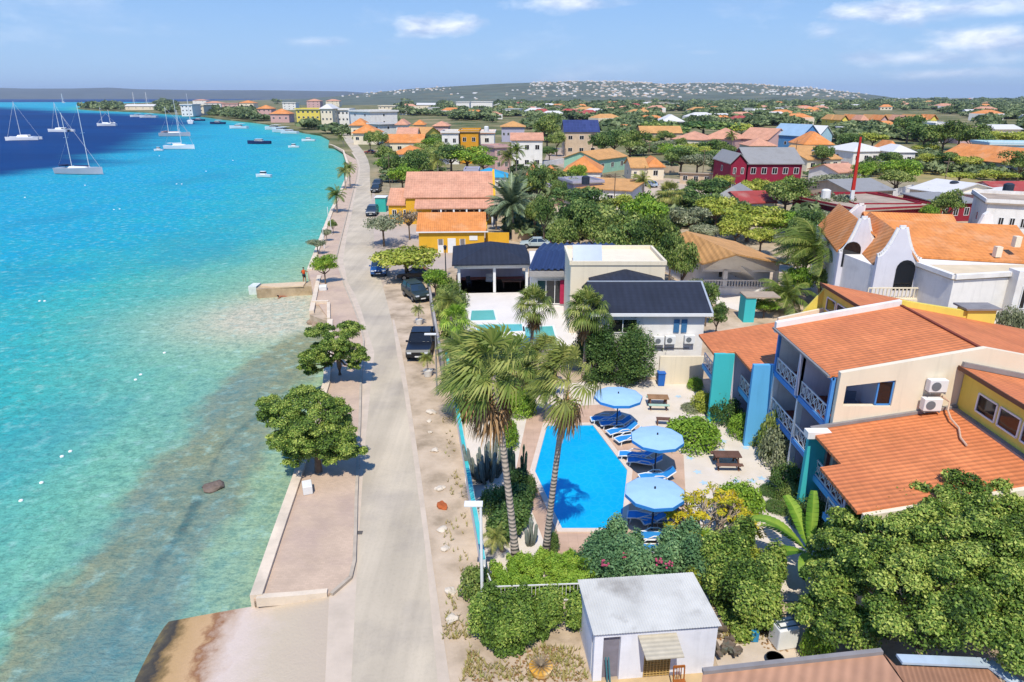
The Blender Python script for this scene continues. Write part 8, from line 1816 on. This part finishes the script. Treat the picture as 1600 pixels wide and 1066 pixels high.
# hand placed crowns: (x, y of crown middle, radius px, height m, kind)
HT = [(905, 365, 42, 5.5, 'mid1'), (950, 350, 55, 6, 'mid0'), (1010, 345, 45, 6, 'mid2'), (880, 380, 30, 5, 'mid0'), (985, 385, 40, 6, 'mid1'), (1030, 395, 36, 6, 'mid7'), (1065, 430, 26, 5, 'mid0'), (1048, 408, 26, 5, 'mid1'), (850, 345, 20, 6, 'mid1'), (835, 345, 14, 5, 'mid0'), (930, 375, 32, 5, 'mid7'), (960, 395, 30, 5, 'mid0'),
      (1080, 345, 34, 5, 'mid4'), (1120, 335, 40, 5, 'mid5'), (1170, 345, 48, 5, 'mid5'), (1220, 345, 44, 5, 'mid2'), (1150, 365, 30, 4, 'mid5'), (1190, 370, 30, 4, 'mid5'), (1235, 375, 30, 5, 'mid4'), (1250, 390, 26, 5, 'mid1'), (1262, 355, 26, 5, 'mid1'), (1100, 360, 24, 4, 'mid4'), (1285, 345, 22, 4.5, 'mid4'),
      (628, 275, 28, 6, 'mid2'), (612, 262, 22, 6, 'mid1'), (603, 250, 18, 6, 'mid0'), (650, 270, 22, 6, 'mid1'), (668, 262, 22, 6, 'mid0'), (592, 222, 16, 7, 'mid0'), (578, 222, 13, 7, 'mid1'), (730, 250, 34, 6, 'mid2'), (705, 250, 26, 6, 'mid1'), (755, 253, 26, 6, 'mid2'), (680, 222, 20, 6, 'mid1'), (660, 232, 16, 5, 'mid0'),
      (855, 212, 24, 9, 'mid7'), (870, 222, 16, 8, 'mid0'), (840, 300, 22, 6, 'mid1'), (872, 302, 14, 4, 'mid1'), (902, 271, 15, 6, 'mid2'), (951, 274, 12, 3.5, 'bare0'), (960, 225, 34, 8, 'mid1'), (985, 232, 28, 7, 'mid7'), (940, 232, 20, 7, 'mid1'), (1065, 252, 28, 6, 'mid1'), (1090, 255, 30, 6, 'mid4'), (1115, 252, 26, 6, 'mid1'), (1050, 236, 22, 6, 'mid2'), (1100, 238, 26, 6, 'mid5'), (1130, 245, 22, 6, 'mid7'),
      (1055, 203, 26, 9, 'mid1'), (1020, 200, 24, 9, 'mid0'), (1100, 195, 30, 9, 'mid7'), (1135, 198, 26, 9, 'mid7'), (1160, 200, 26, 8, 'mid5'), (1180, 295, 30, 5, 'mid5'), (1215, 300, 26, 5, 'mid2'), (1235, 295, 22, 5, 'mid2'), (1130, 288, 20, 4, 'mid5'), (1245, 310, 22, 5, 'mid0'), (1300, 285, 30, 5, 'mid4'), (1285, 250, 18, 5, 'mid1'), (1350, 272, 20, 5, 'mid2'), (1340, 285, 16, 4, 'mid0'),
      (1405, 272, 28, 6, 'mid2'), (1400, 282, 22, 5, 'mid0'), (1445, 215, 30, 9, 'mid1'), (1420, 205, 22, 9, 'mid1'), (1475, 220, 28, 9, 'mid7'), (1500, 215, 26, 8, 'mid0'), (1365, 215, 24, 8, 'mid5'), (1330, 222, 22, 7, 'mid1'), (1550, 215, 32, 8, 'mid5'), (1520, 225, 26, 8, 'mid7'), (1590, 218, 30, 8, 'mid5'), (1595, 262, 24, 6, 'mid7'), (1560, 275, 30, 4, 'mid5'), (1500, 275, 30, 3, 'mid5'), (1480, 252, 20, 5, 'mid1'),
      (1300, 450, 34, 3.6, 'mid0'), (1330, 462, 32, 3.2, 'mid1'), (1290, 425, 28, 4.5, 'mid1'), (1385, 462, 34, 3.0, 'mid4'), (1245, 445, 26, 3.6, 'mid2'), (1255, 415, 24, 4.5, 'mid7'), (1415, 462, 26, 3, 'mid1'), (1580, 505, 26, 5.5, 'bare1'), (1595, 485, 26, 6, 'mid4'), (1390, 445, 28, 3.5, 'mid4'), (1345, 465, 28, 3, 'mid4'), (1420, 470, 22, 2.6, 'mid0'), (1480, 330, 22, 5, 'mid0'), (1450, 335, 16, 4.5, 'mid2'), (1105, 480, 18, 3, 'mid1'), (1120, 505, 20, 2.5, 'mid1'), (1085, 450, 18, 4, 'mid4'), (1195, 478, 18, 2, 'mid2'), (775, 335, 16, 4, 'mid4'), (895, 340, 8, 2.5, 'mid5'), (690, 238, 14, 6, 'mid0')]
cand = []
for x, y, r, h, k in HT: cand.append((x, y, r, h, k))
def near_tree(px, py, rpx, hc, key, hand=False):
    p = G(px, py, hc * .62); d = PX(p)[2]; R = rpx * d / F; return (p.y, p.x, R, hc, key, px, py)
trees = [near_tree(*c) for c in cand]
rs = random.Random(11)
def free(px, py):
    return not any(a - 3 < px < c + 3 and b_ < py < d + 3 for a, b_, c, d in OCC)
tries = 0; extra = []
LX = np.array([p[0] for p in land_poly]); 
def on_land(x, y): return bool(inside(np.array([x]), np.array([y]), land_poly)[0])
while len(extra) < 620 and tries < 30000:
    tries += 1; py = 157 + (rs.random() ** 1.5) * 190; px = rs.uniform(420, 1640) if py > 175 else rs.uniform(120, 1640)
    if px < 575 + (py - 200) * .2 and py > 185: continue
    p = G(px, py)
    if not on_land(p.x, p.y): continue
    if not on_land(p.x - 6, p.y) or not free(px, py): continue
    if 985 < px < 1110 and 265 < py < 322: continue
    if 1310 < px < 1600 and 255 < py < 290 and rs.random() < .8: continue
    R = rs.uniform(2.2, 5.0); H_ = R * rs.uniform(.95, 1.5) if R < 4 else R * 1.1
    if p.y > 900: R *= 1.5; H_ *= 1.3
    rp = R * F / PX(p)[2]
    if any(abs(px - e_[5]) < (rp + e_[7]) * .55 and abs(py - e_[6]) < (rp + e_[7]) * .28 for e_ in extra): continue
    extra.append((p.y, p.x, R, H_, rs.choice(['mid0', 'mid1', 'mid7', 'mid5', 'mid1', 'mid4', 'mid2', 'mid0']), px, py, rp))
al = sorted(trees + [e_[:7] for e_ in extra], key=lambda t: t[0])
KN = {'mid0': 'green leafy tree', 'mid1': 'dark green tree', 'mid2': 'bright green tree', 'mid3': 'flat crowned tree', 'mid4': 'grey green tree', 'mid5': 'yellowish green tree', 'mid6': 'dark tree', 'mid7': 'tall green tree', 'bare0': 'brownish bare tree', 'bare1': 'thin grey tree'}
FK = {'mid0': 'far0', 'mid1': 'far1', 'mid7': 'far1', 'mid5': 'far2', 'mid2': 'far0', 'mid4': 'far3', 'bare0': 'far3', 'bare1': 'far3'}
for i, (y, x, R, H_, k, px, py) in enumerate(al[:290]):
    key = k if y < 330 else FK[k]; base = KN[k]
    put_tree(key, (x, y, 0), R, where(px, py, base), group='trees between the houses of the town', sz=H_ / R / 1.3)
# the farther ones as one wood with thousands more low crowns
def woodland():
    rg = np.random.default_rng(77); Vs, Ts = [], []
    V0 = []
    for key in ('far0', 'far1', 'far2', 'far3'):
        me = TREE[key][0]; n = len(me.vertices); a = np.zeros(n * 3, np.float32); me.vertices.foreach_get("co", a); t = np.zeros(n, np.float32); me.attributes["tone"].data.foreach_get("value", t)
        a = a.reshape(-1, 4, 3)[::3]; t = t.reshape(-1, 4)[::3]; V0.append((a.reshape(-1, 3), t.reshape(-1)))
    pts = [(x, y, R, H_) for (y, x, R, H_, k, px, py) in al[290:]]
    k = 0
    while len(pts) < 6600 and k < 120000:
        k += 1; py = 154.6 + (rg.random() ** 2.0) * 75; px = rg.uniform(110, 1640); p = G(px, py)
        if p.y < 330 or p.y > 3600 or not free(px, py) or not on_land(p.x, p.y) or not on_land(p.x - 8, p.y - 4): continue
        if 1310 < px < 1600 and 255 < py < 290: continue
        dens = .5 + .5 * math.sin(p.x * .012 + 1.3) * math.sin(p.y * .009)
        if rg.random() > .6 + .4 * dens: continue
        R = rg.uniform(2.5, 6) * (1 + p.y / 1300); pts.append((p.x, p.y, R, R * rg.uniform(.5, .9)))
    k2 = 0
    while k2 < 5200:
        k2 += 1; py = 185 + rg.random() ** 1.2 * 200; px = rg.uniform(575, 1640); p = G(px, py)
        if not free(px, py) or (985 < px < 1115 and 262 < py < 325) or not on_land(p.x - 7, p.y) or (px < 605 and py > 200) or (855 < px < 935 and 225 < py < 262) or (810 < px < 985 and 316 < py < 350): continue
        R = rg.uniform(1.0, 2.6) * (1 + p.y / 900); pts.append((p.x, p.y, R, R * rg.uniform(.6, 1.1)))
    for x, y, R, H_ in pts:
        a, t = V0[rg.integers(4)]; th = rg.uniform(0, 6.28); c, s = math.cos(th), math.sin(th); 
        q = np.empty_like(a); q[:, 0] = x + R * 1.1 * (a[:, 0] * c - a[:, 1] * s); q[:, 1] = y + R * 1.1 * (a[:, 0] * s + a[:, 1] * c); q[:, 2] = np.maximum(0, (a[:, 2] - .25) * H_ * 1.2)
        e4 = q.reshape(-1, 4, 3); m = e4.mean(1, keepdims=True); e4 = m + (e4 - m) * 1.7; Vs.append(e4.reshape(-1, 3)); Ts.append(np.clip(t + rg.uniform(-.22, .22), 0, 1))
    V = np.concatenate(Vs); T_ = np.concatenate(Ts)
    o = link('distant_wood', npmesh('distant_wood', V, np.arange(len(V)).reshape(-1, 4), L_FAR, T_)); tag(o, 'green belt of far off trees spreading over the plain before the hills', 'trees', kind='stuff')
woodland()
# ------------------------------------------------------------------ far small houses over the plain and on the hillside
def tiny(key, w, d, h, rh, wm, rm, roof):
    wb = MB(); wb.box((0, 0, h / 2), (w - .8, d - .8, h)); rb = MB(); x, y = w / 2, d / 2
    if roof == 'hip': rb.add([(-x, -y, h), (x, -y, h), (x, y, h), (-x, y, h), (-x * .4, 0, h + rh), (x * .4, 0, h + rh)], [(0, 1, 5, 4), (1, 2, 5), (2, 3, 4, 5), (3, 0, 4), (3, 2, 1, 0)])
    elif roof == 'gable': rb.add([(-x, -y, h), (x, -y, h), (x, y, h), (-x, y, h), (-x, 0, h + rh), (x, 0, h + rh)], [(0, 1, 5, 4), (1, 2, 5), (2, 3, 4, 5), (3, 0, 4), (3, 2, 1, 0)])
    else: rb.box((0, 0, h + .2), (w, d, .5))
    nb = MB()
    for k in (-1, 0, 1): nb.box((k * w * .28, -d / 2 + .42, h * .55), (w * .13, .1, h * .35))
    return (wb.build('wall', wm, mesh_only=True), rb.build('roof', rm, mesh_only=True), nb.build('window', M_glass, mesh_only=True), key)
TH = [tiny('white house with a white roof', 16, 11, 4, 1.8, M_white, R_white, 'gable'), tiny('cream house with an orange roof', 15, 12, 4, 3, M_cream, R_oran, 'hip'), tiny('white house with a pink roof', 18, 12, 4, 2.8, M_white, R_pink, 'hip'), tiny('white flat house', 14, 11, 6, 0, M_white, R_white, 'flat'), tiny('tan roofed house', 16, 12, 4, 2.4, M_beige, R_tan, 'gable'), tiny('grey roofed house', 17, 12, 4, 2, M_lavw, R_grey, 'gable'), tiny('cream flat block', 20, 12, 7, 0, M_cream, R_flat, 'flat'), tiny('pink house with a red roof', 15, 11, 4.5, 2.6, M_pinkw, R_red, 'hip')]
def put_tiny(i, loc, s, rz, lab, grp):
    w, r, n_, key = TH[i]; e = empty('house', loc, rz, lab, 'house', grp); e.scale = (s, s, s); link('wall', w, e); link('roof', r, e); link('window', n_, e)
rs = random.Random(23); k = 0; placed = []
cells = []
while len(placed) < 192 and k < 16000:
    k += 1; py = 158 + rs.random() ** 1.15 * 76; px = rs.uniform(590, 1630) if py > 168 else rs.uniform(330, 1630); p = G(px, py)
    if not free(px, py) or not free(px + 8, py) or not free(px - 8, py) or not on_land(p.x, p.y) or (1310 < px and py > 232) or (850 < px < 935 and py > 222): continue
    rp = 12 * F / PX(p)[2]
    if any(abs(px - a) < rp * 1.3 and abs(py - c) < rp * .5 for a, c in placed): continue
    placed.append((px, py)); cells.append((p, px, py))
cells.sort(key=lambda c: c[0].y)
for p, px, py in cells:
    i = rs.choice([0, 1, 2, 3, 4, 5, 6, 7, 0, 3, 2, 1]); put_tiny(i, (p.x, p.y, 0), rs.uniform(.8, 1.2) * (1 + p.y / 6000), rs.uniform(-.5, .5), where(px, py, TH[i][3]), 'small houses scattered over the plain')
pts, zf, n_, rows_ = hill
HS = []
CL = [(835, 1055, .30, 1.0, 150), (1060, 1340, .45, 1.0, 95), (560, 690, .55, .98, 22)]
for ci, (xa, xb, ta, tb, cnt) in enumerate([(835, 1055, .25, 1.0, 420), (1060, 1345, .35, 1.0, 330), (540, 700, .5, .98, 60), (700, 835, .2, .5, 14)]):
    rec = []
    for _ in range(cnt):
        px = rs.uniform(xa, xb); t = rs.uniform(ta, tb); i = min(range(len(pts)), key=lambda q: abs(pts[q][0] - px)); q = zf(i, t * rows_); q.x += rs.uniform(-30, 30)
        rec.append(q)
    for q in rec:
        i = rs.choice([0, 3, 0, 2, 1, 0, 5, 3]); X_, Y_, _ = PX(q)
        HS.append((i, q, rs.uniform(.32, .75), rs.uniform(-.6, .6)))
hv, hf, hm = [], [], []
MTS = [M_beige, R_white, R_tan, R_white, R_grey, M_white]
for i, q, s, rz in HS:
    c, sn = math.cos(rz), math.sin(rz); w, d, h, rh = 8 * s, 6 * s, 4.5 * s, 2 * s; n0 = len(hv)
    for (x, y, z) in [(-w, -d, -3), (w, -d, -3), (w, d, -3), (-w, d, -3), (-w, -d, h), (w, -d, h), (w, d, h), (-w, d, h), (-w * .5, 0, h + rh), (w * .5, 0, h + rh)]: hv.append((q.x + x * c - y * sn, q.y + x * sn + y * c, q.z + z))
    for f_ in ((0, 1, 5, 4), (1, 2, 6, 5), (2, 3, 7, 6), (3, 0, 4, 7)): hf.append(tuple(n0 + a for a in f_)); hm.append(0 if i % 2 == 0 else 5)
    for f_ in ((4, 5, 9, 8), (5, 6, 9), (6, 7, 8, 9), (7, 4, 8)): hf.append(tuple(n0 + a for a in f_)); hm.append([1, 2, 3, 1, 2, 4, 1, 3][i])
def flush_houses(name, lab):
    b = MB(); b.v = list(hv); b.f = list(hf); b.m = list(hm); o = b.build(name, MTS, recalc=False); tag(o, lab, 'houses', kind='stuff'); hv.clear(); hf.clear(); hm.clear()
flush_houses('hillside_houses', 'hundreds of tiny pale houses covering the far hillsides')
MTS = [M_white, R_white, R_oran, R_pink, R_tan, M_cream]; k = 0
while k < 420:
    k += 1; py = 156.5 + rs.random() ** 1.6 * 40; px = rs.uniform(440, 1640); p = G(px, py)
    if not free(px, py) or not on_land(p.x - 10, p.y) or any(abs(px - a) < 14 * F / PX(p)[2] and abs(py - c) < 1.6 for a, c in placed): continue
    i = rs.choice([0, 1, 2, 3, 4, 5, 6, 7]); c, sn = math.cos(rs.uniform(-.5, .5)), 0; sn = math.sqrt(1 - c * c); s = rs.uniform(.8, 1.3) * (1 + p.y / 5000); w, d, h, rh = 8 * s, 6 * s, 4.2 * s, 2.2 * s; n0 = len(hv)
    for (x, y, z) in [(-w, -d, 0), (w, -d, 0), (w, d, 0), (-w, d, 0), (-w, -d, h), (w, -d, h), (w, d, h), (-w, d, h), (-w * .5, 0, h + rh), (w * .5, 0, h + rh)]: hv.append((p.x + x * c - y * sn, p.y + x * sn + y * c, z))
    for f_ in ((0, 1, 5, 4), (1, 2, 6, 5), (2, 3, 7, 6), (3, 0, 4, 7)): hf.append(tuple(n0 + a for a in f_)); hm.append(0 if i % 2 == 0 else 5)
    for f_ in ((4, 5, 9, 8), (5, 6, 9), (6, 7, 8, 9), (7, 4, 8)): hf.append(tuple(n0 + a for a in f_)); hm.append([1, 2, 3, 1, 2, 4, 1, 3][i])
flush_houses('far_rooftops', 'far low roofs and walls scattered through the trees of the plain')
# ------------------------------------------------------------------ haze
hz = MB(); hz.box((4000, 12000, 130), (48000, 34000, 270)); o = hz.build('haze', None) if False else None
me = bpy.data.meshes.new('haze'); vs = [(x, y, z) for z in (-5, 420) for x, y in ((-31000, -400), (28000, -400), (28000, 31000), (-31000, 31000))]
me.from_pydata(vs, [], [(0, 3, 2, 1), (4, 5, 6, 7), (0, 1, 5, 4), (1, 2, 6, 5), (2, 3, 7, 6), (3, 0, 4, 7)]); o = link('haze', me); o["kind"] = 'stuff'; o["label"] = 'thin pale blue sea haze over the whole town and bay'
m = bpy.data.materials.new('haze_air'); m.use_nodes = True; N = m.node_tree.nodes; N.clear(); ou = N.new("ShaderNodeOutputMaterial"); pv = N.new("ShaderNodeVolumePrincipled")
pv.inputs["Color"].default_value = (.72, .84, 1, 1); pv.inputs["Density"].default_value = 4.8e-5; pv.inputs["Anisotropy"].default_value = .1; m.node_tree.links.new(pv.outputs[0], ou.inputs[1]); me.materials.append(m)
